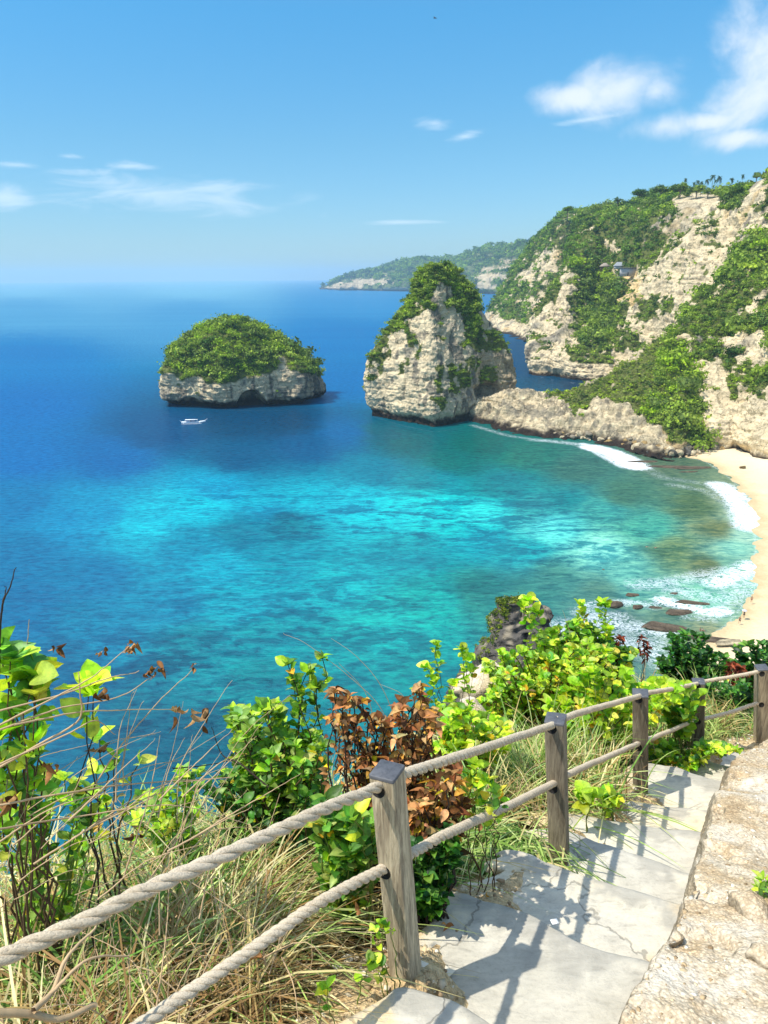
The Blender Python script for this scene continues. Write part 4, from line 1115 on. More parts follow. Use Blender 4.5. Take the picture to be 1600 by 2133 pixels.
def umbrella(loc):
    root = empty('umbrella', loc)
    a = Acc(); n = 16
    rings = [(0.02, 0.0), (0.25, -.06), (.45, -.16), (.56, -.27)]
    V = []
    for r_, z_ in rings:
        for i in range(n):
            t = 2 * math.pi * i / n; V.append((r_ * math.cos(t), r_ * math.sin(t), 2.15 + z_ - (0.02 if i % 2 else 0)))
    a.add(V, grid_faces(4, n, True), (0.55, 0.56, 0.68)); can = a.build('canopy', foliage_mat('umbrella_cloth', .2), root)
    v, f = tube([(0, 0, 1.35), (0, 0, 2.2)], .012, 6)
    mesh_obj('handle', v, f, simple_mat('metal', (.3, .3, .3), .4), None, root)
    tag(root, 'pale lilac umbrella held over the person in black', 'umbrella')
q = onsand(1549, 1287, .7); umbrella((q[0] - .1, q[1] - .1, q[2]))

# ---------- outrigger boat ----------------------------------------------------
def boat():
    loc = PZ(403, 881, 0)
    root = empty('outrigger_boat', loc)
    white = simple_mat('boat_paint', (0.8, 0.82, 0.83), 0.4); dark = simple_mat('boat_dark', (0.03, 0.03, 0.06), 0.6)
    x = np.linspace(-6, 6, 40); s = x / 6
    w = 0.62 * np.clip(1 - np.abs(s) ** 3, 0.02, 1)
    top = 0.95 + 0.25 * s ** 2 + 1.15 * np.clip(s - .45, 0, 1) ** 1.2
    bot = -.35 + 0.9 * np.clip(s - .5, 0, 1) ** 1.1 * 2.2 + 0.5 * np.clip(-s - .75, 0, 1) * 2
    R = []
    for k, (fw, fz) in enumerate(((-1, 1), (-1.02, .6), (-.75, .2), (0, 0), (.75, .2), (1.02, .6), (1, 1), (.88, 1), (.8, .45), (-.8, .45), (-.88, 1))):
        R.append(np.stack([x, w * fw, bot + (top - bot) * fz], 1))
    G = np.swapaxes(np.array(R), 0, 1)
    mesh_obj('hull', G.reshape(-1, 3), grid_faces(40, 11, True), white, None, root, False)
    v, f = tube([(6, 0, 1.85), (6.6, 0, 2.25), (7.1, 0, 2.75)], [.12, .09, .05], 8); mesh_obj('prow', v, f, white, None, root)
    v, f = tube([(-5.9, 0, 1.1), (-6.4, 0, 1.5), (-6.6, 0, 2.1)], [.12, .08, .04], 8); mesh_obj('stern_post', v, f, white, None, root)
    v, f = box_vf((-.9, 0, 2.35), 6.2, 1.7, .09); mesh_obj('roof', v, f, white, None, root)
    a = Acc()
    for xx in (-3.8, -2.0, 0, 2.0):
        for yy in (-.65, .65): v, f = tube([(xx, yy, .9), (xx, yy, 2.32)], .045, 6); a.add(v, f)
    a.build('roof_posts', white, root)
    v, f = box_vf((-1.4, 0, 1.35), 3.8, 1.0, .8); mesh_obj('cabin', v, f, simple_mat('boat_cabin', (.45, .48, .6), .5), None, root)
    v, f = box_vf((-1.2, -.52, 1.45), .7, .06, .5); mesh_obj('cabin_window', v, f, dark, None, root)
    for sg in (-1, 1):
        v, f = tube([(-5.4, sg * 2.9, .16), (-2, sg * 2.95, .12), (2, sg * 2.95, .12), (4.6, sg * 2.9, .3)], [.09, .13, .13, .07], 8); mesh_obj('outrigger_float', v, f, white, None, root)
    for xx in (-4.3, 3.6):
        v, f = tube([(xx, -2.95, .2), (xx, -2.2, 1.05), (xx, 0, 1.45), (xx, 2.2, 1.05), (xx, 2.95, .2)], .075, 8); mesh_obj('outrigger_arm', v, f, white, None, root)
    root.rotation_euler = (0, 0, math.radians(4)); root.scale = (1.08, 1.08, .8)
    tag(root, 'white outrigger boat with flat roof floating below the domed island', 'boat')
boat()

# ---------- huts, wall, palms -------------------------------------------------
THATCH = simple_mat('thatch', (0.30, 0.25, 0.20), 0.95, nscale=2, namp=.3); WOODD = simple_mat('dark_timber', (0.07, 0.05, 0.035), 0.8, nscale=3)
STONEW = simple_mat('rendered_wall', (0.42, 0.41, 0.40), 0.9, nscale=.6, namp=.2)
def on_surface(px, py, G=None):
    G = BG if G is None else G
    x, y = proj(G.reshape(-1, 3)); i = np.argmin((x - px) ** 2 + (y - py) ** 2 + (G.reshape(-1, 3)[:, 1] > 780) * 1e6)
    return G.reshape(-1, 3)[i].copy()
def pavilion(loc, sc, label, yaw=.3, roofm=None, name='hut'):
    root = empty(name, loc); root.rotation_euler = (0, 0, yaw); root.scale = (sc,) * 3
    a = Acc()
    v = [(-2.6, -2, 2.4), (2.6, -2, 2.4), (2.6, 2, 2.4), (-2.6, 2, 2.4), (-.9, 0, 4.4), (.9, 0, 4.4), (-2.6, -2, 2.25), (2.6, -2, 2.25), (2.6, 2, 2.25), (-2.6, 2, 2.25)]
    a.add(v, np.array([[0, 1, 5, 4], [2, 3, 4, 5], [6, 9, 8, 7], [0, 6, 7, 1], [1, 7, 8, 2], [2, 8, 9, 3], [3, 9, 6, 0]])); a.add(v, np.array([[1, 2, 5], [3, 0, 4]]))
    a.build('roof', roofm or THATCH, root)
    for xx, yy in ((-2.1, -1.6), (2.1, -1.6), (2.1, 1.6), (-2.1, 1.6)):
        v, f = tube([(xx, yy, -4), (xx, yy, 2.3)], .12, 6); mesh_obj('post', v, f, WOODD, None, root)
    v, f = box_vf((0, 0, .1), 4.6, 3.6, .25); mesh_obj('deck', v, f, WOODD, None, root)
    v, f = box_vf((0, 1.3, 1.2), 4.0, .15, 2.0); mesh_obj('back_wall', v, f, simple_mat('ochre_wall', (.4, .27, .13), .9), None, root)
    tag(root, label, 'hut')
p = on_surface(1254, 566); pavilion((p[0], p[1] - 7, p[2] + 1), 1.45, 'small thatched hut on stilts perched above the green gully')
p = on_surface(1594, 364); pavilion((p[0] + 2, p[1] - 4, p[2] + 1.5), 1.55, 'dark roofed open shelter on top of the cliff at the edge of the photo', 0.1, simple_mat('dark_roof', (.02, .02, .03), .6), 'shelter')
def shrine_wall():
    p = on_surface(1303, 570); root = empty('stone_building', (p[0], p[1] - 8, p[2] - 1)); 
    a = Acc(); v, f = box_vf((0, 0, 2.2), 15, 1.0, 6.5, .12); a.add(v, f); a.build('wall', STONEW, root)
    v, f = box_vf((0, 0, 5.7), 16, 2.0, .5, .12); mesh_obj('roof_slab', v, f, simple_mat('slab', (.16, .15, .14), .9), None, root)
    V = []; 
    for y in (-.62, -.45):
        V += [(-2.4, y, -.8), (-.2, y, -.8), (-.2, y, 1.9), (-1.3, y, 3.3), (-2.4, y, 1.9)]
    a = Acc(); a.add(V, np.array([[0, 1, 2, 3, 4]])); a.add(V, np.array([[0, 5, 6, 1], [1, 6, 7, 2], [2, 7, 8, 3], [3, 8, 9, 4]])); a.build('doorway', simple_mat('dark_opening', (.01, .01, .012), .9), root)
    tag(root, 'grey walled building with dark pointed doorway beside the thatched hut', 'building')
    p = on_surface(1283, 558); r2 = empty('shed', (p[0], p[1] - 8, p[2])); 
    a = Acc(); a.add([(-4.5, -3, 1.5), (4.5, -3, 1.5), (4.5, 3, 1.5), (-4.5, 3, 1.5), (-2.2, 0, 4.8), (2.2, 0, 4.8)], np.array([[0, 1, 5, 4], [2, 3, 4, 5]])); a.add([(4.5, -3, 1.5), (4.5, 3, 1.5), (2.2, 0, 4.8), (-4.5, 3, 1.5), (-4.5, -3, 1.5), (-2.2, 0, 4.8)], np.array([[0, 1, 2], [3, 4, 5]]))
    a.build('roof', simple_mat('pale_sheet', (.26, .28, .30), .8), r2); v, f = box_vf((0, 0, .2), 8, 5, 2.7); mesh_obj('wall', v, f, STONEW, None, r2)
    tag(r2, 'pale blue grey roofed shed between the hut and the grey walled building', 'shed')
shrine_wall()
BARK = simple_mat('palm_trunk', (.16, .13, .10), .9)
def palm_meshes(seed):
    r = np.random.default_rng(seed)
    H = 9.0
    v, f = tube([(0, 0, -2), (.3, 0, 3), (.5, .1, 6), (.4, .1, H)], [.28, .22, .18, .14], 7)
    t = me_of(mesh_obj('trunk', v, f, BARK))
    a = Acc()
    for k in range(22):
        az_ = r.random() * 6.28; el_ = r.uniform(-.5, 1.2); L = r.uniform(2.8, 3.6); n = 9
        s = np.linspace(0, 1, n)
        rr_ = L * s * math.cos(el_ * .6); zz = H + L * (s * math.sin(el_) - 0.75 * s ** 2)
        c = np.stack([.4 + rr_ * math.cos(az_), .1 + rr_ * math.sin(az_), zz], 1)
        side = np.array([-math.sin(az_), math.cos(az_), 0]); 
        for sg in (-1, 1):
            for q in range(1, n - 1):
                wl = 0.9 * math.sin(math.pi * min(1, s[q] * .9 + .1)) + .1
                p0, p1 = c[q], c[q] * .45 + c[q + 1] * .55
                d = side * sg * wl + (c[q + 1] - c[q]) * .6 + np.array([0, 0, -.35 * wl])
                a.add([p0, p1, p1 + d, p0 + d], np.array([[0, 1, 2, 3]]), np.array(s2l((52, 78, 34))) * r.uniform(.7, 1.3))
    cr_ = me_of(a.build('crown', MAT_FARLEAF))
    return t, cr_
PM = [palm_meshes(s) for s in (1, 2, 3)]
for k, (px_, py_, s) in enumerate([(1453, 389, .75), (1462, 391, .62), (1475, 386, .8), (1486, 378, .95), (1499, 380, .9), (1524, 384, .72), (1548, 376, .55), (1446, 392, .6), (1492, 387, .6), (1428, 384, .6)]):
    p = on_surface(px_, py_ + 20); p = PY(px_, py_ - 11, p[1] + 12)
    root = empty('palm_tree', (p[0], p[1], p[2] - 13.5 * s)); root.scale = (s * .95, s * .95, s * 1.5); root.rotation_euler = (0, 0, k * 1.3)
    for me, nm in zip(PM[k % 3], ('trunk', 'crown')):
        o = bpy.data.objects.new(nm, me); COL.objects.link(o); o.parent = root
    tag(root, 'slender coconut palm on the clifftop behind the pale cut wall', 'palm tree', 'coconut palms along the clifftop')
def far_tree(px_, pyt, pyb, wpx, label, seed, tint=(1, 1, 1), bias=0, name='tree'):
    p = on_surface(px_, min(pyb + 8, 420)); Y = p[1] + 14
    b = PY(px_, pyb, Y); tp = PY(px_, pyt, Y); w = wpx / FPX * Y * 0.5; h = tp[2] - b[2]
    root = empty(name, tuple(b)); r = np.random.default_rng(seed)
    a = Acc(); v, f = tube([(0, 0, -5), (.1, 0, h * .3), (.2, 0, h * .6)], [.5, .35, .2], 7); a.add(v, f)
    for k in range(6):
        t = r.random() * 6.28; v, f = tube([(.1, 0, h * .3), (w * .4 * math.cos(t), w * .4 * math.sin(t), h * .55), (w * .8 * math.cos(t), w * .8 * math.sin(t), h * .8)], [.22, .15, .06], 5); a.add(v, f)
    a.build('trunk', BARK, root)
    n = 26; t = r.random(n) * 6.28; q = np.sqrt(r.random(n)) * w * .8
    c = np.stack([q * np.cos(t), q * np.sin(t), h * (.38 + .50 * np.sqrt(np.clip(1 - (q / w) ** 2, 0.02, 1)) * (0.1 + .9 * r.random(n)))], 1)
    V, Fc, C = blobs(c, np.full(n, w * .34), pick_greens(n, seed, None, bias=0.15 + bias, tint=tint), 55, .7, .36, seed=seed)
    mesh_obj('crown', V, Fc, MAT_FARLEAF, C, root)
    tag(root, label, 'tree')
far_tree(1332, 391, 420, 30, 'open branched flat crowned tree, first of the clifftop trees from the sea', 1, (.6, .8, .7), -.2)
far_tree(1376, 382, 414, 36, 'round green tree on the clifftop between the open tree and the darker one', 2)
far_tree(1416, 378, 412, 38, 'darker round tree on the clifftop just left of the palms', 3, (.8, .9, .8), -.1)
far_tree(1450, 384, 410, 34, 'pale green bushy tree among the first clifftop palms', 4, (1.1, 1.1, 1.2), .1)
far_tree(1474, 392, 410, 26, 'low green tree under the palms above the pale cut wall', 5)
far_tree(1506, 392, 412, 34, 'pale green tree at the far end of the pale cut wall', 6, (1.1, 1.1, 1.1))
far_tree(1543, 382, 408, 44, 'bright green rounded tree on the slope right of the palms', 7, (1, 1.1, .8), .1)
far_tree(1286, 408, 430, 16, 'small feathery tree alone on the clifftop skyline', 8, (1, 1, 1.1))
far_tree(1182, 428, 446, 22, 'small bush like tree on the lower seaward shoulder of the cliff', 9, (.8, .9, .8))
far_tree(1575, 356, 380, 18, 'grey green narrow tree beside the dark roofed shelter', 10, (.7, .8, .8), -.2)

# ---------- bird ---------------------------------------------------------------
def bird():
    p = PY(906, 38, 90); root = empty('bird', tuple(p)); m = simple_mat('dark_feather', (.02, .02, .025), .7)
    v, f = tube([(-.22, 0, 0), (-.1, 0, .01), (.05, 0, .02), (.16, 0, .03), (.22, 0, .03)], [.01, .035, .045, .03, .008], 8); mesh_obj('body', v, f, m, None, root, True)
    for s in (-1, 1):
        V = [(.06, 0, .03), (-.06, 0, .03), (.08, s * .16, .09), (-.05, s * .16, .08), (-.02, s * .36, .05), (-.07, s * .36, .05)]
        V += [(a, b, c - .012) for a, b, c in V]
        mesh_obj('wing', V, np.array([[0, 2, 3, 1], [2, 4, 5, 3], [6, 7, 9, 8], [8, 9, 11, 10], [0, 6, 8, 2], [2, 8, 10, 4], [1, 3, 9, 7], [3, 5, 11, 9]]), m, None, root)
    root.rotation_euler = (.5, -.1, .5); tag(root, 'small dark bird gliding high in the clear blue sky', 'bird')
bird()

# ---------- haze ---------------------------------------------------------------
def haze():
    v, f = box_vf((0, 15900, 150), 90000, 33000, 0); 
    v = np.array([(-20000, -400, -8), (20000, -400, -8), (20000, 22500, -8), (-20000, 22500, -8), (-20000, -400, 290), (20000, -400, 290), (20000, 22500, 290), (-20000, 22500, 290)], float)
    m = bpy.data.materials.new('haze_air'); m.use_nodes = True; t = m.node_tree; t.nodes.clear()
    out = nd(t, 'ShaderNodeOutputMaterial'); pv = nd(t, 'ShaderNodeVolumePrincipled')
    pv.inputs['Color'].default_value = (0.48, 0.68, 0.82, 1); pv.inputs['Density'].default_value = 9.0e-5; pv.inputs['Anisotropy'].default_value = 0.0
    t.links.new(pv.outputs[0], out.inputs['Volume'])
    o = mesh_obj('haze', v, f, m); tag(o, 'thin pale sea haze in the air', 'haze', kind='stuff')
haze()

# ================================================================== NEAR HILLSIDE (built in camera-relative units, then enlarged)
NS = 1.25
CAM = np.array([0, 0, CAMZ])
def TW(v): return CAM + NS * np.asarray(v, float)
def nY(px, py, Y):            # local point at forward distance Y
    r = ray(px, py); return r * (np.asarray(Y, float) / r[..., 1])[..., None]
def nZ(px, py, z):            # local point at local height z (below the camera, so negative)
    r = ray(px, py); return r * (np.asarray(z, float) / r[..., 2])[..., None]
FENCE = np.array([(-3.2, -1.4, -1.55), (-1.35, .72, -2.02), (.062, 2.03, -2.40), (.95, 3.38, -3.06), (1.93, 4.78, -3.76), (3.0, 5.9, -4.28), (3.78, 6.35, -4.45), (5.4, 7.2, -4.9), (9, 8.5, -5.8)])
def ground(x, y):
    """height of the soil, local units"""
    x = np.asarray(x, float); y = np.asarray(y, float)
    best = np.full(x.shape, 1e9); zl = np.zeros(x.shape); s = np.zeros(x.shape); u = np.zeros(x.shape)
    L = 0
    for a, b in zip(FENCE[:-1], FENCE[1:]):
        ab = b[:2] - a[:2]; l = math.hypot(*ab); d = ab / l
        t0 = (x - a[0]) * d[0] + (y - a[1]) * d[1]
        lo = -1e9 if a is FENCE[0] else 0
        t = np.clip(t0, 0, l)
        qx = x - a[0] - t * d[0]; qy = y - a[1] - t * d[1]
        dist = np.hypot(qx, qy); sg = -d[1] * (x - a[0]) + d[0] * (y - a[1])
        k = dist < best
        best = np.where(k, dist, best); zl = np.where(k, a[2] + (b[2] - a[2]) * t / l, zl)
        s = np.where(k, np.sign(sg) * dist, s); u = np.where(k, L + t, u)
        L += l
    edge = np.interp(u, [0, 2.5, 4.8, 6.4, 8.0, 9.5, 11, 16], [1.7, 1.7, 1.75, 1.7, 2.2, 2.6, 3.2, 4])
    sp = np.clip(s, 0, None)
    z = zl - 0.42 * np.minimum(sp, edge) - 2.6 * np.clip(sp - edge, 0, None) ** 1.0
    z = z - 0.10 * np.clip(-s, 0, .35) / .35 * 2.0
    P3 = np.stack([x, y, 0 * x], -1)
    z = z + 0.05 * fbm(P3 / .6, 4) * np.clip(0.35 + sp, 0, 1.6)
    z = z + (0.085 * fbm(P3 / .30 + 5, 3) + 0.03 * fbm(P3 / .07, 2)) * np.exp(-((s + .15) / .28) ** 2)
    far = np.clip(np.hypot(x, y) - 12, 0, None)
    z = z - 0.5 * far
    return z, s, u
def build_ground():
    ax = np.concatenate([np.linspace(-45, -7, 40)[:-1], np.linspace(-7, 9, 330), np.linspace(9, 40, 30)[1:]])
    ay = np.concatenate([np.linspace(-12, -1.5, 12)[:-1], np.linspace(-1.5, 12, 280), np.linspace(12, 50, 50)[1:]])
    X, Y = np.meshgrid(ax, ay)
    z, s, u = ground(X, Y)
    z = np.maximum(z, -64)
    G = np.stack([X, Y, z], -1)
    st = sstep(s, 0.10, 0.45)
    c1 = np.array(s2l((226, 200, 154))) * 0.9; c2 = np.array(s2l((52, 38, 26)))  # soil under the grass darkened to paint the shaded gaps between blades
    k = st[..., None]; col = c1 * (1 - k) + c2 * k
    m, t, out = newmat('sandy_soil')
    P = pos(t); c = colattr(t)
    n1 = noise(t, P, 2.2, 6, 0.7); n2 = noise(t, P, 26, 5, 0.75); v = nd(t, 'ShaderNodeTexVoronoi'); t.links.new(P, v.inputs['Vector']); v.inputs['Scale'].default_value = 55
    c = mixc(t, 1.0, c, ramp(t, n1, [(0.35, (0.72, 0.62, 0.5)), (0.55, (1, 1, 1))]), 'MULTIPLY')
    c = mixc(t, 1.0, c, ramp(t, n2, [(0.35, (0.5, 0.45, 0.4)), (0.5, (0.95, 0.95, 0.95)), (0.7, (1.3, 1.28, 1.22))]), 'MULTIPLY')
    h = mth(t, 'ADD', n1, mth(t, 'ADD', mth(t, 'MULTIPLY', n2, 0.5), mth(t, 'MULTIPLY', v.outputs['Distance'], 0.35)))
    pbsdf(t, out, c, 0.95, h, 0.8, 0.05, 0.1)
    o = mesh_obj('ground', TW(G.reshape(-1, 3)), grid_faces(*G.shape[:2]), m, col.reshape(-1, 3), None, True)
    tag(o, kind='structure')
build_ground()

# ---------- steps -------------------------------------------------------------
def concrete_mat():
    m, t, out = newmat('worn_concrete')
    P = pos(t)
    n1 = noise(t, P, 0.9, 6, 0.65, 0.3); n2 = noise(t, scaled(t, P, (7, 20, 9)), 1.0, 6, 0.7, 0.6); n3 = noise(t, P, 45, 4, 0.7)
    c = ramp(t, n1, [(0.30, s2l((176, 170, 154))), (0.44, s2l((198, 191, 174))), (0.54, s2l((212, 202, 178))), (0.66, s2l((226, 206, 166)))])
    c = mixc(t, 1.0, c, ramp(t, n2, [(0.28, (0.66, 0.66, 0.66)), (0.42, (0.93, 0.93, 0.93)), (0.6, (1.06, 1.06, 1.05))]), 'MULTIPLY')
    c = mixc(t, 1.0, c, ramp(t, n3, [(0.3, (0.86, 0.85, 0.84)), (0.5, (1, 1, 1))]), 'MULTIPLY')
    we = nd(t, 'ShaderNodeAttribute', attribute_name='wear').outputs['Fac']; di = nd(t, 'ShaderNodeAttribute', attribute_name='dirt').outputs['Fac']
    c = mixc(t, we, c, mixc(t, n2, s2l((128, 124, 112)), s2l((186, 180, 166))))
    c = mixc(t, mth(t, 'MULTIPLY', di, mapr(t, n3, .35, .6, .3, .9)), c, s2l((214, 188, 142)))
    w = nd(t, 'ShaderNodeVectorMath', operation='ADD'); nv = nd(t, 'ShaderNodeTexNoise'); t.links.new(P, nv.inputs['Vector']); nv.inputs['Scale'].default_value = 3.0; nv.inputs['Detail'].default_value = 5
    sc_ = scaled(t, nv.outputs['Color'], (0.5, 0.5, 0.5)); t.links.new(P, w.inputs[0]); t.links.new(sc_, w.inputs[1])
    v = nd(t, 'ShaderNodeTexVoronoi', feature='DISTANCE_TO_EDGE'); t.links.new(w.outputs[0], v.inputs['Vector']); v.inputs['Scale'].default_value = 0.62
    crk = mapr(t, v.outputs['Distance'], 0.002, 0.006, 0.62, 1.0)
    c = mixc(t, 1.0, c, crk, 'MULTIPLY')
    h = mth(t, 'ADD', mth(t, 'MULTIPLY', n2, 0.6), mth(t, 'ADD', mth(t, 'MULTIPLY', n3, 0.25), mth(t, 'MULTIPLY', crk, 0.6)))
    pbsdf(t, out, c, 0.88, h, 0.5, 0.03, 0.2)
    return m
MAT_CONC = concrete_mat()
NOSE = [(-2.02, [(820, 2190), (840, 2250), (900, 2320), (1100, 2420), (1400, 2560), (1700, 2660)]),
        (-2.27, [(800, 2095), (812, 2064), (835, 2052), (870, 2058), (960, 2092), (1040, 2135), (1200, 2215), (1400, 2300), (1700, 2430)]),
        (-2.53, [(865, 1860), (955, 1850), (1010, 1870), (1110, 1907), (1190, 1948), (1270, 1977), (1345, 1999), (1420, 2020), (1600, 2060)]),
        (-2.80, [(1040, 1762), (1100, 1773), (1140, 1790), (1215, 1818), (1290, 1842), (1360, 1862), (1430, 1882), (1560, 1915)]),
        (-3.04, [(1130, 1722), (1185, 1732), (1240, 1750), (1300, 1769), (1370, 1793), (1431, 1816), (1540, 1845)]),
        (-3.29, [(1140, 1680), (1190, 1690), (1235, 1698), (1300, 1713), (1380, 1722), (1465, 1731), (1570, 1745)]),
        (-3.57, [(1230, 1650), (1295, 1661), (1340, 1670), (1390, 1677), (1478, 1686), (1570, 1695)]),
        (-3.84, [(1310, 1585), (1370, 1592), (1410, 1598), (1450, 1611), (1515, 1630), (1600, 1645)]),
        (-4.10, [(1390, 1566), (1440, 1573), (1469, 1580), (1534, 1596), (1640, 1612)]),
        (-4.34, [(1440, 1550), (1500, 1556), (1540, 1563), (1580, 1572), (1680, 1588)]),
        (-4.60, [(1500, 1538), (1560, 1545), (1640, 1558), (1740, 1570)])]
def build_steps():
    root = empty('stairway', TW((1.2, 3.2, -3.0))); objs = []
    prev = nZ([p[0] for p in NOSE[0][1]], [p[1] for p in NOSE[0][1]], NOSE[0][0]) - np.array([0, 1.2, 0])
    K = 110
    prevE = crs(prev, K)
    for z, pl in NOSE:
        E = crs(nZ([p[0] for p in pl], [p[1] for p in pl], z), K)
        x = E[:, 0]
        wob = 0.014 * fbm(np.stack([x * 3, 0 * x + z * 7, 0 * x], -1), 3)
        E[:, 1] += wob
        B = prevE.copy()
        # same left-right extent as the near edge of this tread
        B = np.stack([np.interp(np.linspace(0, 1, K), np.linspace(0, 1, K), B[:, 0]), B[:, 1] - 0.12, np.full(K, z)], 1)
        rows = []
        for t in np.linspace(0, 1, 26):
            r_ = B * (1 - t) + E * t; r_[:, 2] = z + 0.006 * fbm(r_ / .25, 4) + 0.012 * fbm(r_ / .9, 2) - 0.015 * t
            rows.append(r_)
        last = rows[-1]
        for dy, dz in ((.012, -.004), (.02, -.014), (.024, -.03), (.022, -.1), (.01, -.22), (0, -.42)):
            q = last + np.array([0, dy, dz]); q[:, 1] += 0.006 * fbm(q / .12, 3); rows.append(q)
        G = np.array(rows)
        ed = np.linspace(1, 0, 14)[None, :, None] ** 1.5
        sh_ = fbm(np.stack([G[:, :1, 1] * 7, 0 * G[:, :1, 1] + z * 3, 0 * G[:, :1, 1]], -1), 4)
        G[:, :14, 0:1] += ed * (.20 * sh_[..., None] - .05)
        G[:, :14, 2:3] -= ed ** 3 * .05
        n = grid_normals(G); fc = grid_faces(*G.shape[:2])
        if n[5, 50, 2] < 0: fc = fc[:, ::-1]
        tt = np.concatenate([np.linspace(0, 1, 26), np.full(6, 1.0)])[:, None] + 0 * G[..., 0]
        wn = fbm(G / .13, 4) * .22
        wear = sstep(tt + wn, .80, .97) * .8 + sstep(.16 - tt + wn * .6, 0, .12) * .5
        dirt = sstep(np.abs(np.linspace(-1, 1, K))[None] + .5 * fbm(G / .3 + 4, 3), .75, 1.1)
        objs.append(mesh_obj('step', TW(G.reshape(-1, 3)), fc, MAT_CONC, None, None, True, {'wear': wear.ravel(), 'dirt': dirt.ravel()}))
        prevE = E
    rebase(root, objs)
    tag(root, 'worn pale concrete steps descending beside the rope fence', 'steps', kind='structure')
build_steps()

# ---------- crumbly bank on the right -------------------------------------------
def bank_mat():
    m, t, out = newmat('crumbly_limestone')
    P = pos(t); nrm = nd(t, 'ShaderNodeNewGeometry').outputs['Normal']; sz = nd(t, 'ShaderNodeSeparateXYZ'); t.links.new(nrm, sz.inputs[0])
    n1 = noise(t, P, 1.3, 7, 0.68, 0.4); n2 = noise(t, P, 6, 6, 0.7); n3 = noise(t, P, 38, 5, 0.75)
    v = nd(t, 'ShaderNodeTexVoronoi'); t.links.new(P, v.inputs['Vector']); v.inputs['Scale'].default_value = 60
    v2 = nd(t, 'ShaderNodeTexVoronoi'); t.links.new(P, v2.inputs['Vector']); v2.inputs['Scale'].default_value = 24
    c = ramp(t, n1, [(0.32, s2l((178, 158, 128))), (0.43, s2l((204, 188, 160))), (0.52, s2l((216, 208, 190))), (0.62, s2l((222, 220, 212)))])
    c = mixc(t, 1.0, c, ramp(t, n2, [(0.3, (0.76, 0.71, 0.64)), (0.45, (0.97, 0.95, 0.93)), (0.6, (1.04, 1.04, 1.04))]), 'MULTIPLY')
    c = mixc(t, 1.0, c, ramp(t, n3, [(0.32, (0.5, 0.44, 0.38)), (0.45, (0.93, 0.9, 0.87)), (0.65, (1.12, 1.12, 1.1))]), 'MULTIPLY')
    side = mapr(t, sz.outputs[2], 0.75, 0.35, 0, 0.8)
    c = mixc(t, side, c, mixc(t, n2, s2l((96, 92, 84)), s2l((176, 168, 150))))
    h = mth(t, 'ADD', mth(t, 'ADD', mth(t, 'MULTIPLY', n2, 0.6), mth(t, 'MULTIPLY', n3, 0.6)), mth(t, 'ADD', mth(t, 'MULTIPLY', v.outputs['Distance'], 0.4), mth(t, 'MULTIPLY', v2.outputs['Distance'], 0.4)))
    gv = mapr(t, v.outputs['Distance'], 0.25, 0.6, 1.12, 0.72)
    c = mixc(t, mapr(t, n1, 0.5, 0.58, 0.85, 0.2), c, mixc(t, 1.0, c, gv, 'MULTIPLY'))
    c = mixc(t, 1.0, c, (.97, .90, .80), 'MULTIPLY')
    pbsdf(t, out, c, 0.95, h, 0.6, 0.028, 0.1)
    return m
MAT_BANK = bank_mat()
def build_bank():
    low = [(1195, 2420, -2.12), (1250, 2250, -2.32), (1305, 2110, -2.36), (1372, 1992, -2.56), (1422, 1888, -2.84), (1438, 1820, -3.08), (1464, 1735, -3.34), (1480, 1688, -3.62), (1514, 1632, -3.89), (1546, 1597, -4.14), (1592, 1562, -4.38), (1660, 1545, -4.6)]
    hh = [.01, .015, .02, .07, .15, .20, .23, .23, .21, .18, .15, .12]
    dx = [.02, .03, .04, .05, .06, .07, .08, .08, .09, .10, .12, .14]
    L = np.array([nZ(a, b, c) for a, b, c in low])
    b0 = L + np.array([-.03, 0, -.25])
    b1 = L.copy()
    b2 = L + np.stack([np.array(dx) * .6, np.zeros(12), np.array(hh) * .85], 1)
    b3 = L + np.stack([np.array(dx) * 1.6, np.zeros(12), np.array(hh)], 1)
    b4 = b3 + np.array([.35, -.03, .0]); b5 = b3 + np.array([.8, -.08, .02]); b6 = b3 + np.array([1.6, -.15, .15]); b7 = b3 + np.array([4.0, -.3, 1.5])
    C = np.stack([b0, b1, b2, b3, b4, b5, b6, b7])
    G = spline_grid(C, 300, 420)
    n = grid_normals(G); fl = n[200, 200, 2] < 0
    if fl: n = -n
    sm = np.linspace(0, 7, 300)[:, None]
    amp = sstep(sm, 0.3, 2.0)
    off = (0.035 * fbm(G / .7, 3) + 0.008 * ridged(G / .25, 4) + 0.007 * fbm(G / .05, 3)) * (0.3 + 0.7 * amp)
    off = off - 0.035 * sstep(fbm(G / .3 + 33, 3), .25, .55) * amp
    G = G + n * off[..., None]
    fc = grid_faces(300, 420)
    if fl: fc = fc[:, ::-1]
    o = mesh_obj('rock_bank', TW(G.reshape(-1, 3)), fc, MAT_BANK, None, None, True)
    tag(o, kind='structure'); return G
BANK = build_bank()

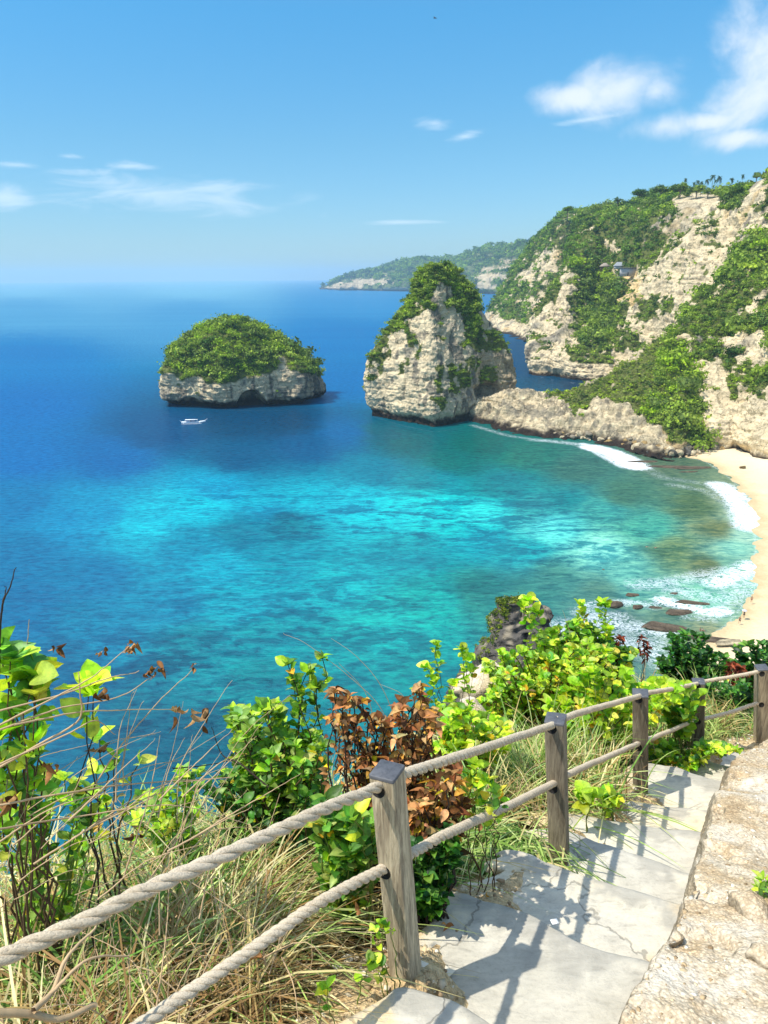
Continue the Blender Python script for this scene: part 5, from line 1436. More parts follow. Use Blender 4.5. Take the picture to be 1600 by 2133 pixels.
# grit and pebbles
def pebbles(name, label, P, S, cols, seed):
    r = np.random.default_rng(seed); T = np.array([[1, 0, 0], [-1, 0, 0], [0, 1, 0], [0, -1, 0], [0, 0, 1], [0, 0, -1], [.6, .6, .5], [-.6, .6, .5], [-.6, -.6, .5], [.6, -.6, .5]], float)
    F = np.array([[4, 6, 7], [4, 7, 8], [4, 8, 9], [4, 9, 6], [6, 0, 2], [6, 2, 7], [7, 2, 1], [7, 1, 8], [8, 1, 3], [8, 3, 9], [9, 3, 0], [9, 0, 6]])
    N = len(P); V = T[None] * (1 + .3 * r.normal(size=(N, 10, 1))) * S[:, None, None] * np.array([1.2, .9, .6])
    a = r.random(N) * 6.28; c, s_ = np.cos(a)[:, None], np.sin(a)[:, None]
    V = np.stack([V[..., 0] * c - V[..., 1] * s_, V[..., 0] * s_ + V[..., 1] * c, V[..., 2]], -1) + P[:, None]
    C = np.repeat((np.array(cols)[r.integers(len(cols), size=N)] * (1 + .15 * r.normal(size=(N, 1))))[:, None], 10, 1)
    m, t, out = newmat(name); pbsdf(t, out, colattr(t), .95, None, spec=.1)
    o = mesh_obj(name, TW(V.reshape(-1, 3)), (F[None] + (np.arange(N) * 10)[:, None, None]).reshape(-1, 3), m, np.clip(C.reshape(-1, 3), .01, .9)); tag(o, label, 'pebbles', kind='stuff')
PEBC = [s2l(c) for c in ((206, 190, 160), (182, 158, 122), (222, 212, 190), (150, 128, 98), (196, 176, 140))]
rp = np.random.default_rng(4)
g_ = BANK[110:300].reshape(-1, 3); i_ = rp.choice(len(g_), 2600); pebbles('pebbles', 'loose grit and pebbles strewn over the crumbly bank', g_[i_], .003 + .010 * rp.random(2600) ** 3, PEBC, 1)
xs, ys = rp.uniform(-1, 4.5, 30000), rp.uniform(1, 7, 30000); gz_, gs_, gu_ = ground(xs, ys); k_ = (gs_ > -.30) & (gs_ < .30) & (rp.random(30000) < .75); 
pebbles('soil_grit', 'small stones and clods in the sandy soil between steps and grass', np.stack([xs, ys, gz_ + .003], -1)[k_], .004 + .016 * rp.random(k_.sum()) ** 3, PEBC, 2)
# loose stones on the bank
v, f, c = rock_mesh('stone', 91, None, 3, 0.75, tuple(PALE * 0.95), .3); STM = me_of(mesh_obj('loose_stone', v, f, MAT_BANK, c, None, True))
for k, (px_, py_, s, lab) in enumerate(((1592, 2000, .055, 'pale rounded stone at the right edge of the crumbly bank'), (1560, 1905, .085, 'larger white stone lying above the dark hollow of the bank'), (1530, 1870, .03, 'small pale stone beside the tuft of green on the bank'))):
    q = nZ(px_, py_, -2.0 if k == 0 else -2.2)
    g = BANK.reshape(-1, 3); d = np.hypot(*(np.stack(proj(TW(g)), 1) - [px_, py_]).T); i = np.argmin(d)
    o = bpy.data.objects.new('loose_stone', STM); COL.objects.link(o); o.location = TW(g[i] + [0, 0, s * .3]); o.scale = (s * NS,) * 3; o.rotation_euler = (0, 0, k * 2)
    tag(o, lab, 'stone')
q = nZ(1155, 1922, -2.52); v, f = box_vf(TW(q + [0, 0, .006]), .036, .03, .003, .2); o = mesh_obj('paper_scrap', v, f, simple_mat('white_paper', (.85, .85, .83), .7)); tag(o, 'tiny white square of paper lying on the concrete step', 'litter')

# ---------- rope fence ------------------------------------------------------------
def wood_mat():
    m, t, out = newmat('weathered_wood')
    tc_ = nd(t, 'ShaderNodeTexCoord').outputs['Object']
    P = pos(t)
    g = noise(t, scaled(t, tc_, (22, 22, 1.6)), 1.0, 8, 0.7, 1.4)
    b = noise(t, scaled(t, tc_, (5, 5, 1.2)), 1.0, 4, 0.6, 0.8)
    fn = noise(t, scaled(t, tc_, (120, 120, 9)), 1.0, 4, 0.7)
    c = ramp(t, mth(t, 'ADD', mth(t, 'MULTIPLY', g, 0.6), mth(t, 'MULTIPLY', b, 0.4)), [(0.32, s2l((74, 66, 55))), (0.44, s2l((112, 102, 86))), (0.53, s2l((142, 132, 112))), (0.66, s2l((176, 164, 136)))])
    c = mixc(t, 1.0, c, ramp(t, fn, [(0.35, (0.62, 0.6, 0.58)), (0.5, (1, 1, 1))]), 'MULTIPLY')
    at = nd(t, 'ShaderNodeAttribute', attribute_name='Col').outputs['Color']
    c = mixc(t, 1.0, c, at, 'MULTIPLY')
    h = mth(t, 'ADD', g, mth(t, 'MULTIPLY', fn, 0.6))
    pbsdf(t, out, c, 0.8, h, 0.6, 0.012, 0.25)
    return m
MAT_WOOD = wood_mat()
def cap_mat():
    m, t, out = newmat('post_top_end_grain')
    P = pos(t); n = noise(t, P, 40, 5, 0.7); n2 = noise(t, P, 8, 4, .6)
    c = mixc(t, n2, s2l((66, 68, 72)), s2l((108, 108, 110)))
    c = mixc(t, 1.0, c, ramp(t, n, [(0.35, (0.7, 0.7, 0.7)), (0.55, (1.05, 1.05, 1.05))]), 'MULTIPLY')
    pbsdf(t, out, c, 0.55, n, 0.4, 0.006, 0.4); return m
MAT_CAP = cap_mat()
def rope_mat():
    m, t, out = newmat('hemp_rope')
    P = pos(t); n = noise(t, P, 18, 5, 0.7); n2 = noise(t, P, 140, 4, 0.75); n3 = noise(t, P, 3, 3)
    c = mixc(t, n, s2l((176, 154, 122)), s2l((232, 214, 182)))
    c = mixc(t, 1.0, c, ramp(t, n2, [(0.32, (0.5, 0.45, 0.38)), (0.5, (1, 1, 1)), (0.7, (1.12, 1.1, 1.06))]), 'MULTIPLY')
    c = mixc(t, mth(t, 'MULTIPLY', n3, 0.5), c, s2l((214, 206, 190)))
    pbsdf(t, out, c, 0.95, mth(t, 'ADD', n2, n), 0.8, 0.008, 0.1); return m
MAT_ROPE = rope_mat()
FR = empty('rope_fence', TW((.06, 2.03, -2.4)))
fobj = []
def fix_child(o): fobj.append(o)
POSTS = {}
def post(name_i, top, bot, Y, w, yaw, tone, d2=None, knot=False):
    T = nY(top[0], top[1], Y); B = nY(bot[0], bot[1], Y)
    d = B - T; B = B + d * .12
    POSTS[name_i] = (T, B, Y)
    yaws = yaw
    nz = 60; side = 6
    H = np.linalg.norm(T - B)
    ax = (T - B) / H
    ex = np.array([math.cos(yaws), math.sin(yaws), 0]); ey = np.cross(ax, ex); ey /= np.linalg.norm(ey); ex = np.cross(ey, ax)
    hw, hd = w / 2, (d2 or w) / 2
    bev = .06 * w
    ring = []
    for cx_, cy_, a0 in ((hw - bev, hd - bev, 0), (-hw + bev, hd - bev, 90), (-hw + bev, -hd + bev, 180), (hw - bev, -hd + bev, 270)):
        for a in (0, 45, 90):
            t = math.radians(a0 + a); ring.append((cx_ + bev * math.cos(t), cy_ + bev * math.sin(t)))
    ring = np.array(ring); K = len(ring)
    hs = np.concatenate([np.linspace(0, H - .012 - .006, nz), [H - .012]])
    V = []
    for h in hs:
        wob = 1 + 0.012 * fbm(np.array([[h * 3 + name_i * 5.3, 0.5, 0.2]]), 3)[0]
        V.append((ring * wob)[:, 0:1] * ex + (ring * wob)[:, 1:2] * ey + B + ax * h)
    V = np.array(V)
    col = np.ones((len(hs), K, 3)) * np.array(tone)
    mesh = mesh_obj('post', TW(V.reshape(-1, 3)), grid_faces(len(hs), K, True), MAT_WOOD, col.reshape(-1, 3))
    fobj.append(mesh)
    cr2 = ring * 1.02
    Vc = np.concatenate([cr2[:, 0:1] * ex + cr2[:, 1:2] * ey + B + ax * (H - .0125), cr2[:, 0:1] * ex + cr2[:, 1:2] * ey + B + ax * (H - .002), cr2[:, 0:1] * ex * .95 + cr2[:, 1:2] * ey * .95 + B + ax * H])
    mesh2 = mesh_obj('post_cap', TW(Vc), [grid_faces(3, K, True), np.array([list(range(2 * K, 3 * K))])], MAT_CAP)
    return mesh, mesh2, ex, ey, ax, T, B, H, hw, hd
def rope(pts, R, pitch, seed, braided=False, name='rope'):
    pts = np.array(pts)
    seg = np.linalg.norm(np.diff(pts, axis=0), axis=1).sum(); n = int(seg / pitch * 16) + 20
    C = crs(pts, n); L = np.concatenate([[0], np.cumsum(np.linalg.norm(np.diff(C, axis=0), axis=1))])
    C = C + 0.0025 * np.stack([fbm(np.stack([L * 5, 0 * L + q, 0 * L + seed], -1), 2) for q in (1.5, 5.5, 9.5)], 1)
    T = np.gradient(C, axis=0); T /= np.linalg.norm(T, axis=1)[:, None]
    A = np.cross(T, [0, 0, 1.0]); A /= np.linalg.norm(A, axis=1)[:, None]; B = np.cross(T, A)
    ns = 3; a = Acc()
    for k in range(ns):
        ph = 2 * math.pi * (L / pitch + k / ns) + .3 * fbm(np.stack([L * 2, 0 * L + k, 0 * L], -1), 2)
        c = C + R * .50 * (np.cos(ph)[:, None] * A + np.sin(ph)[:, None] * B)
        m = 10; th = np.linspace(0, 2 * math.pi, m, endpoint=False)
        rr = R * (.53 + .03 * fbm(np.stack([L * 30, 0 * L + k * 3, 0 * L + seed], -1), 2))
        Tn = np.gradient(c, axis=0); Tn /= np.linalg.norm(Tn, axis=1)[:, None]
        A2 = np.cross(Tn, T * .999 + A * .04); A2 = A - (A * Tn).sum(1)[:, None] * Tn; A2 /= np.linalg.norm(A2, axis=1)[:, None]; B2 = np.cross(Tn, A2)
        V = c[:, None] + rr[:, None, None] * (np.cos(th)[None, :, None] * A2[:, None] + np.sin(th)[None, :, None] * B2[:, None])
        a.add(V.reshape(-1, 3), grid_faces(len(C), m, True))
    # stray fibres
    r = np.random.default_rng(seed)
    nf = int(seg * 240)
    i = r.integers(2, len(C) - 2, nf); t = r.random(nf) * 6.28
    d = np.cos(t)[:, None] * A[i] + np.sin(t)[:, None] * B[i]
    p0 = C[i] + d * R * .9; p1 = p0 + (d * .35 + T[i] * r.choice([-1, 1], nf)[:, None] + .4 * r.normal(size=(nf, 3))) * (.006 + .012 * r.random((nf, 1))); w = np.cross(p1 - p0, r.normal(size=(nf, 3))); w = w / np.linalg.norm(w, axis=1)[:, None] * .0005
    V = np.stack([p0 - w, p0 + w, p1], 1).reshape(-1, 3); a.add(V, np.arange(len(V)).reshape(-1, 3))
    o = a.build(name, MAT_ROPE, None, True, TW); fobj.append(o); return o
PD = [(0, (-420, 1560), (-420, 2400), 0.72, .10, .55, (1, 1, .98)), (1, (806, 1603), (848, 2050), 2.03, .088, .47, (2.1, 2.05, 1.9)), (2, (1157, 1495), (1166, 1812), 3.28, .098, .38, (1.05, 1.02, .98)), (3, (1334, 1442), (1334, 1668), 4.78, .110, .30, (.9, .88, .84)),
      (4, (1455, 1418), (1453, 1598), 5.9, .102, .25, (.85, .82, .8)), (5, (1587, 1389), (1584, 1568), 6.35, .108, .1, (1.3, 1.24, 1.15))]
caps = []
for i, top, bot, Y, w, yaw, tone in PD:
    mesh, mesh2, *g = post(i, top, bot, Y, w, -yaw, tone); caps.append((mesh, mesh2, g))
fix_ropes = [
 ([(806, 1632, 2.03), (665, 1690, 1.74), (500, 1766, 1.52), (306, 1853, 1.36), (188, 1914, 1.27), (0, 1997, 1.16), (-180, 2085, 1.05), (-420, 2190, .80)], .0190, .17, 1),
 ([(815, 1800, 2.03), (665, 1881, 1.79), (575, 1942, 1.68), (500, 1996, 1.60), (300, 2131, 1.41), (60, 2292, 1.21), (-420, 2600, .88)], .0185, .095, 2),
 ([(822, 1618, 2.03), (950, 1577, 2.35), (1050, 1545, 2.75), (1157, 1508, 3.28)], .0185, .105, 3),
 ([(830, 1792, 2.03), (950, 1728, 2.3), (1050, 1683, 2.7), (1160, 1628, 3.28)], .0185, .085, 4),
 ([(1160, 1500, 3.28), (1235, 1477, 3.8), (1290, 1462, 4.25), (1334, 1449, 4.78)], .0185, .10, 5),
 ([(1165, 1622, 3.28), (1235, 1590, 3.8), (1290, 1566, 4.3), (1334, 1547, 4.78)], .0185, .10, 6),
 ([(1336, 1446, 4.78), (1395, 1436, 5.3), (1455, 1424, 5.9)], .0185, .11, 7),
 ([(1336, 1546, 4.78), (1395, 1523, 5.3), (1455, 1497, 5.9)], .0185, .11, 8),
 ([(1456, 1421, 5.9), (1520, 1411, 6.1), (1587, 1398, 6.35)], .0185, .11, 9),
 ([(1456, 1500, 5.9), (1520, 1484, 6.1), (1587, 1462, 6.35)], .0185, .11, 10),
 ([(1587, 1398, 6.35), (1700, 1385, 6.6)], .0185, .11, 11), ([(1587, 1462, 6.35), (1700, 1440, 6.6)], .0185, .11, 12)]
for pl, R, pitch, sd_ in fix_ropes:
    rope([nY(a, b, c) for a, b, c in pl], R, pitch, sd_)
# dark sockets where the ropes enter the posts
SOCK = simple_mat('socket_dark', (.012, .010, .009), .9)
def socket(px, py, Y, i):
    mesh, mesh2, (ex, ey, ax, T, B, H, hw, hd) = caps[i]
    c = nY(px, py, Y); p0 = c - B
    # face that looks to the viewer's left (minus ex side or minus ey side)
    h = p0 @ ax; fx = np.clip(p0 @ ex, -hw * .6, hw * .6)
    ctr = B + ax * h + ex * fx - ey * (hd + .0012)
    if (ctr - ey * 0).dot(ey) > (B + ey * hd).dot(ey): pass
    th = np.linspace(0, 2 * math.pi, 20, endpoint=False)
    ringv = ctr + .026 * (np.cos(th)[:, None] * ex + 1.1 * np.sin(th)[:, None] * ax)
    V = np.concatenate([ringv, ringv + ey * .004]); o = mesh_obj('rope_hole', TW(V), [grid_faces(2, 20, True), np.arange(20)[None]], SOCK)
    o.parent = mesh; o['_w'] = 1
    return o
holes = []
for i, hp in ((1, ((797, 1632), (808, 1803))), (2, ((1152, 1508), (1154, 1632))), (3, ((1330, 1450), (1330, 1549))), (4, ((1452, 1424), (1452, 1497))), (5, ((1583, 1398), (1582, 1462)))):
    for (a, b) in hp: holes.append((i, socket(a, b, PD[i][3], i)))
rebase(FR, fobj)
for i, (mesh, mesh2, g) in enumerate(caps):
    mesh2.name = 'cap'
    for o in [mesh2] + [h for j, h in holes if j == i]:
        n_ = len(o.data.vertices); c_ = np.empty(n_ * 3, np.float32); o.data.vertices.foreach_get('co', c_); c_ = c_.reshape(-1, 3) - np.array(FR.location); o.data.vertices.foreach_set('co', c_.astype(np.float32).ravel()); o.data.update(); o.parent = mesh
tag(FR, 'weathered square wooden posts strung with two thick hemp ropes along the steps', 'fence')

# ================================================================== PLANTS
def leaf_template(kind):
    if kind == 'round': t = [0, .06, .2, .4, .6, .78, .92, 1]; w = [.02, .18, .35, .45, .45, .36, .2, .03]
    elif kind == 'lance': t = [0, .08, .22, .4, .58, .75, .9, 1]; w = [.02, .09, .17, .21, .2, .14, .06, .0]
    else: t = [0, .07, .2, .38, .56, .74, .9, 1]; w = [.02, .13, .25, .32, .32, .24, .1, .0]
    V = []
    for a, b in zip(t, w):
        droop = -.12 * a * a
        V += [(-b, a, droop + b * .35), (0, a, droop), (b, a, droop + b * .35)]
    V = np.array(V); return V, grid_faces(8, 3)
LT = {k: leaf_template(k) for k in ('round', 'lance', 'oval')}
class Leaves:
    def __init__(s, kind='oval'): s.k = kind; s.p = []; s.d = []; s.n = []; s.l = []; s.c = []; s.w = []
    def add(s, p, d, n, l, c, w=1.0): s.p.append(p); s.d.append(d); s.n.append(n); s.l.append(l); s.c.append(c); s.w.append(w)
    def build(s, name, mat, parent=None, curl=0.0, seed=0):
        T, F = LT[s.k]; r = np.random.default_rng(seed)
        p, d, n = np.array(s.p), np.array(s.d), np.array(s.n); l = np.array(s.l); c = np.array(s.c)
        d = d / (np.linalg.norm(d, axis=1)[:, None] + 1e-9); x = np.cross(d, n); x /= np.linalg.norm(x, axis=1)[:, None] + 1e-9; z = np.cross(x, d)
        N = len(p); TT = np.repeat(T[None], N, 0).copy()
        cu = (r.random(N) - .35) * .6 + curl * (0.2 + .9 * r.random(N))
        TT[..., 2] -= cu[:, None] * TT[..., 1] ** 2
        fo = .2 + .8 * r.random(N) + (curl * 1.0)
        TT[..., 2] = TT[..., 2] + np.abs(TT[..., 0]) * (fo[:, None] - .35) * .6
        ph = r.random((N, 1)) * 6.28; TT[..., 2] += .10 * np.sin(9 * TT[..., 1] + ph) * np.abs(TT[..., 0]) + .05 * np.sin(5 * TT[..., 1] + ph * 2)
        TT[..., 0] += (.12 * r.normal(size=(N, 1))) * TT[..., 1] ** 2
        TT[..., 0] *= np.array(s.w)[:, None] * (1 - .35 * min(curl, 1))
        V = p[:, None] + l[:, None, None] * (TT[..., 0:1] * x[:, None] + TT[..., 1:2] * d[:, None] + TT[..., 2:3] * z[:, None])
        Fc = (F[None] + (np.arange(N) * len(T))[:, None, None]).reshape(-1, 4)
        Cv = np.repeat(c[:, None], len(T), 1).copy()
        mid = np.zeros(len(T)); mid[1::3] = 1
        Cv *= (1 + .22 * mid)[None, :, None]; Cv *= (1 + .12 * r.normal(size=(N, len(T), 1)))
        o = mesh_obj(name, TW(V.reshape(-1, 3)), Fc, mat, np.clip(Cv.reshape(-1, 3), 0.003, 1), parent, True); return o
MAT_LEAF = foliage_mat('green_leaves', 0.38, 0.46, 0.4, 1.1, 28)
MAT_DEADLEAF = foliage_mat('dead_leaves', 0.22, 0.8, 0.1, .9, 34)
MAT_GRASS = foliage_mat('grass_blades', 0.30, 0.65, 0.2, .9)
STEM = simple_mat('brown_stem', tuple(s2l((98, 78, 54))), .8, .2, 30, .4); STEMG = simple_mat('green_stem', tuple(s2l((112, 128, 52))), .6); DSTEM = simple_mat('dark_stem', tuple(s2l((58, 46, 36))), .8)
TWIG = simple_mat('dry_twig', tuple(s2l((186, 158, 120))), .8, .2, 20, .3)
YG = [s2l(c) for c in ((168, 196, 44), (142, 184, 40), (190, 208, 62), (120, 162, 36), (196, 204, 84))]
MG = [s2l(c) for c in ((122, 158, 62), (96, 136, 48), (146, 172, 84), (76, 116, 40), (160, 182, 92))]
DG_ = [s2l(c) for c in ((58, 108, 42), (42, 86, 34), (80, 132, 50), (104, 150, 58), (34, 70, 28))]
BRN = [s2l(c) for c in ((144, 100, 62), (166, 118, 74), (110, 74, 44), (188, 146, 98), (92, 60, 36), (194, 142, 66))]
RBR = [s2l(c) for c in ((92, 40, 30), (112, 56, 38), (70, 32, 26), (130, 70, 48))]
YEL = [s2l(c) for c in ((236, 200, 40), (244, 170, 50), (220, 190, 60))]
def shade(c, r, a=.22): return np.clip(np.array(c) * (1 + a * r.normal()) * (1 + np.array([.16, .03, .12]) * r.normal(size=3)), .004, 1)
SH = 0
def shrub(root_name, label, base, tips, kind='oval', cols=YG, ll=.07, n_per=14, stemmat=STEM, spread=.5, bend=.15, leafstart=.35, rosette=5, curl=0.0, leafmat=None, group=None, yellow=.03, srad=.006, cat='shrub', updir=.35, wl=1.0, side=2, brown=0.0, rigid=False):
    """stems run from base to each tip; leaves in whorls along the upper part"""
    global SH; SH += 1; r = np.random.default_rng(100 + SH)
    base = np.array(base, float); st = Acc(); lv = Leaves(kind)
    n_per = int(n_per * 1.25)
    for tp in tips:
        tp = np.array(tp, float)
        b = base + r.normal(size=3) * np.array([.04, .04, .0])
        L = np.linalg.norm(tp - b)
        mid = (b + tp) / 2 + np.array([0, 0, bend * L]) + r.normal(size=3) * .06 * L
        t = np.linspace(0, 1, 12)[:, None]
        C = (1 - t) ** 2 * b + 2 * t * (1 - t) * mid + t ** 2 * tp
        C[1:-1] += r.normal(size=(10, 3)) * .012 * L
        v, f = tube(C, np.linspace(srad, srad * .35, 12), 5); st.add(v, f)
        T = np.gradient(C, axis=0); T /= np.linalg.norm(T, axis=1)[:, None]
        for k in range(n_per):
            u = leafstart + (1 - leafstart) * (k + r.random()) / n_per
            j = min(int(u * 11), 10); p = C[j] + (C[j + 1] - C[j]) * (u * 11 - j)
            for sgn in range(side):
                an = r.random() * 6.28; sidev = np.array([math.cos(an), math.sin(an), 0])
                d = T[j] * .45 + sidev * .9 + np.array([0, 0, updir + .35 * r.normal()])
                n = np.array([0, 0, 1.0]) + .45 * r.normal(size=3)
                c = cols[r.integers(len(cols))]
                if r.random() < yellow: c = YEL[r.integers(3)]
                if r.random() < brown: c = BRN[r.integers(5)]
                lv.add(p + sidev * .008, d, n, ll * .86 * (.4 + .75 * r.random()), shade(c, r), wl)
        for k in range(rosette):
            an = 6.28 * k / max(rosette, 1) + r.random(); d = T[-1] * .8 + np.array([math.cos(an), math.sin(an), 0]) * (.7 + .5 * r.random())
            c = cols[r.integers(len(cols))]
            lv.add(C[-1], d, np.array([0, 0, 1.0]) + .4 * r.normal(size=3), ll * (.7 + .5 * r.random()), shade(c, r) * 1.08, wl)
    root = empty(root_name, TW(base))
    a = st.build('stem', stemmat, None, True, TW); b_ = lv.build('foliage', leafmat or MAT_LEAF, None, curl, SH)
    rebase(root, [a, b_]); tag(root, label, cat, group)
    return root
def gz(x, y): return float(ground(np.array([x]), np.array([y]))[0][0])
def base_at(px, py, Y, back=0.0, sideways=0.0):
    p = nY(px, py, Y); x, y = p[0] + sideways, p[1] + back
    return np.array([x, y, gz(x, y)])
def crown_tips(regions, Y, r, dY=.35):
    """tips inside image ellipses (cx,cy,rx,ry,n) around distance Y"""
    T = []
    for cx, cy, rx, ry, n in regions:
        for _ in range(n):
            a = r.random() * 6.28; q = math.sqrt(r.random())
            T.append(nY(cx + rx * q * math.cos(a), cy + ry * q * math.sin(a), Y + dY * r.normal() * .6))
    return T
R_ = np.random.default_rng(11)
# left edge: broad bright leaves
shrub('broadleaf_shrub', 'tall shrub with big bright yellow green leaves at the left edge', base_at(40, 1760, 1.95), crown_tips([(10, 1370, 32, 45, 4), (65, 1430, 32, 30, 4), (10, 1510, 30, 45, 2), (-20, 1620, 30, 55, 2)], 1.95, R_, .1), 'oval', YG + DG_[2:4], .085, 4, STEM, bend=.02, leafstart=.68, rosette=5, srad=.0055, wl=1.15, yellow=.02)
shrub('broadleaf_shrub', 'slim forked sapling ending in one cluster of large lime leaves over the water', base_at(150, 1720, 2.0), [nY(195, 1428, 1.98), nY(185, 1445, 1.96)], 'oval', YG, .09, 2, DSTEM, bend=.03, leafstart=.8, rosette=7, srad=.0045, wl=1.15)
shrub('leafy_sapling', 'young yellow green sapling with few leaves among the dry stems left of the water gap', base_at(240, 1740, 2.3), [nY(208, 1535, 2.3), nY(240, 1575, 2.3), nY(200, 1610, 2.3), nY(290, 1590, 2.35)], 'oval', YG, .06, 3, STEM, leafstart=.6, rosette=3, yellow=.15, brown=.1)
shrub('low_shrub', 'low bright green shrub on the cliff edge left of centre', base_at(360, 1760, 2.9), crown_tips([(390, 1625, 50, 20, 7), (300, 1655, 50, 25, 6), (330, 1700, 80, 30, 8)], 2.9, R_, .2), 'oval', YG + MG, .055, 9, STEMG, leafstart=.4, rosette=5)
shrub('low_shrub', 'dense yellow green shrub spreading under the dry stems at the left edge', base_at(60, 1830, 2.1), crown_tips([(40, 1700, 70, 50, 8), (120, 1660, 50, 45, 7), (190, 1680, 50, 35, 6)], 2.2, R_, .2), 'oval', YG + MG, .058, 8, STEMG, leafstart=.3, rosette=4)
# olive bush in the middle
shrub('bush', 'rounded olive green bush in front of the water, left of the dead brown one', base_at(570, 1740, 3.15), crown_tips([(560, 1520, 75, 60, 26), (520, 1590, 60, 50, 16), (620, 1590, 70, 60, 20), (500, 1500, 40, 30, 8)], 3.15, R_, .28), 'oval', MG + YG[:2], .064, 14, STEM, leafstart=.35, rosette=5, yellow=.02, brown=.03, srad=.008)
shrub('bush', 'upright stem with drooping olive leaves standing above the rounded bush', base_at(650, 1690, 3.2), [nY(600, 1385, 3.2), nY(640, 1400, 3.2), nY(672, 1372, 3.2), nY(660, 1430, 3.2), nY(630, 1450, 3.18), nY(612, 1420, 3.2)], 'oval', MG + YG[:2], .068, 7, DSTEM, bend=.04, leafstart=.72, rosette=5, yellow=.05)
shrub('dark_bush', 'shaded dark green bush beneath the rounded olive bush', base_at(600, 1790, 2.95), crown_tips([(540, 1660, 70, 35, 12), (640, 1640, 60, 40, 12), (470, 1640, 40, 30, 8)], 3.0, R_, .2), 'oval', DG_ + MG[1:3], .055, 12, STEM, leafstart=.3, rosette=4, yellow=.03)
# dead brown bush
shrub('dead_bush', 'dead bush with curled copper brown leaves behind the nearest post', base_at(800, 1730, 2.75), crown_tips([(740, 1510, 70, 50, 15), (850, 1505, 65, 50, 18), (780, 1580, 75, 40, 12), (890, 1590, 45, 55, 9), (700, 1450, 30, 20, 4), (870, 1452, 20, 20, 4)], 2.75, R_, .2), 'oval', BRN, .043, 11, DSTEM, leafstart=.4, rosette=4, curl=.6, wl=1.35, leafmat=MAT_DEADLEAF, yellow=.05, updir=-.3, srad=.007)
shrub('dead_bush', 'drooping spray of brown dead leaves just right of the nearest post', base_at(900, 1800, 2.45), crown_tips([(890, 1670, 50, 35, 9), (930, 1630, 40, 30, 6), (960, 1690, 25, 20, 4)], 2.45, R_, .1), 'oval', BRN, .05, 8, DSTEM, leafstart=.55, rosette=4, curl=.5, wl=1.3, leafmat=MAT_DEADLEAF, updir=-.4, yellow=.06)
# glossy green plants by post 1
shrub('glossy_plant', 'glossy green plant hanging over the step edge right of the nearest post', base_at(880, 1790, 2.5), crown_tips([(900, 1780, 50, 50, 16), (900, 1860, 45, 45, 14), (940, 1750, 30, 30, 7)], 2.38, R_, .1), 'oval', DG_, .05, 12, STEMG, bend=.1, leafstart=.35, rosette=5, yellow=0, wl=1.1)
shrub('glossy_plant', 'light green pointed leaved plant left of the nearest post between the ropes', base_at(720, 1800, 2.45), crown_tips([(700, 1700, 45, 35, 12), (740, 1740, 35, 40, 10), (700, 1770, 40, 30, 8)], 2.35, R_, .1), 'lance', MG + DG_[2:4] + YG[:1], .072, 10, STEMG, bend=.1, leafstart=.35, rosette=6, wl=1.5)
shrub('leafy_vine', 'green and yellow leaved vine trailing over the lower rope', base_at(1010, 1720, 2.75), crown_tips([(990, 1600, 25, 35, 4), (1020, 1650, 25, 35, 3)], 2.6, R_, .08), 'oval', YG + DG_[2:4], .055, 6, STEM, srad=.003, leafstart=.62, rosette=5, yellow=.25)
# big sea-grape thicket
shrub('thicket', 'broad lime green thicket with rounded leaves below the dark rock pinnacle', base_at(1150, 1560, 6.4), crown_tips([(1100, 1390, 90, 40, 46), (1180, 1370, 70, 40, 34), (1060, 1450, 70, 40, 30), (1000, 1490, 60, 30, 18), (1240, 1390, 60, 40, 22), (1150, 1470, 100, 40, 30)], 6.2, R_, .5), 'round', YG + MG[2:3], .068, 18, STEM, bend=.12, leafstart=.4, rosette=5, yellow=.07, brown=.04, srad=.012, wl=1.05)
shrub('thicket', 'deeper green patch of rounded leaves under the two upright stalks', base_at(1240, 1520, 7.0), crown_tips([(1215, 1330, 60, 30, 26), (1290, 1370, 50, 30, 16), (1160, 1330, 30, 25, 10)], 7.0, R_, .4), 'round', YG[:2] + DG_[:3] + MG, .08, 16, STEM, leafstart=.5, rosette=5, srad=.012, wl=1.05)
shrub('leafy_stalk', 'arching leafy stalk rising over the dark rock pinnacle', base_at(1190, 1500, 6.6), [nY(1100, 1252, 6.3), nY(1118, 1275, 6.3), nY(1150, 1320, 6.4), nY(1090, 1262, 6.2)], 'round', YG, .09, 12, STEMG, bend=.02, leafstart=.55, rosette=6)
shrub('leafy_stalk', 'upright spiky leaf stalk, left one of the pair against the surf', base_at(1210, 1500, 6.8), [nY(1209, 1262, 6.8), nY(1212, 1275, 6.8)], 'oval', YG, .085, 22, STEMG, bend=.0, leafstart=.66, rosette=6)
shrub('leafy_stalk', 'taller upright leaf stalk, right one of the pair against the surf', base_at(1262, 1500, 6.8), [nY(1252, 1258, 6.8), nY(1262, 1262, 6.8), nY(1268, 1310, 6.7)], 'oval', YG, .09, 16, STEMG, bend=.0, leafstart=.6, rosette=5)
shrub('leafy_sprigs', 'sparse bright sprigs reaching left over the water beside the thicket', base_at(960, 1600, 5.2), [nY(908, 1344, 5.2), nY(962, 1355, 5.2), nY(975, 1375, 5.2), nY(888, 1390, 5.2), nY(905, 1420, 5.1), nY(945, 1425, 5.1), nY(985, 1400, 5.2), nY(940, 1460, 5.0), nY(920, 1480, 5.0), nY(870, 1440, 5.1)], 'round', YG, .065, 6, STEM, bend=.03, leafstart=.75, rosette=7, srad=.005)
shrub('leafy_sprigs', 'yellow green leafy growth between the dead bush and the thicket', base_at(960, 1640, 4.3), crown_tips([(960, 1520, 50, 40, 16), (1010, 1540, 50, 40, 14), (920, 1560, 30, 30, 6)], 4.3, R_, .3), 'round', YG, .065, 11, STEM, leafstart=.4, rosette=5, yellow=.1)
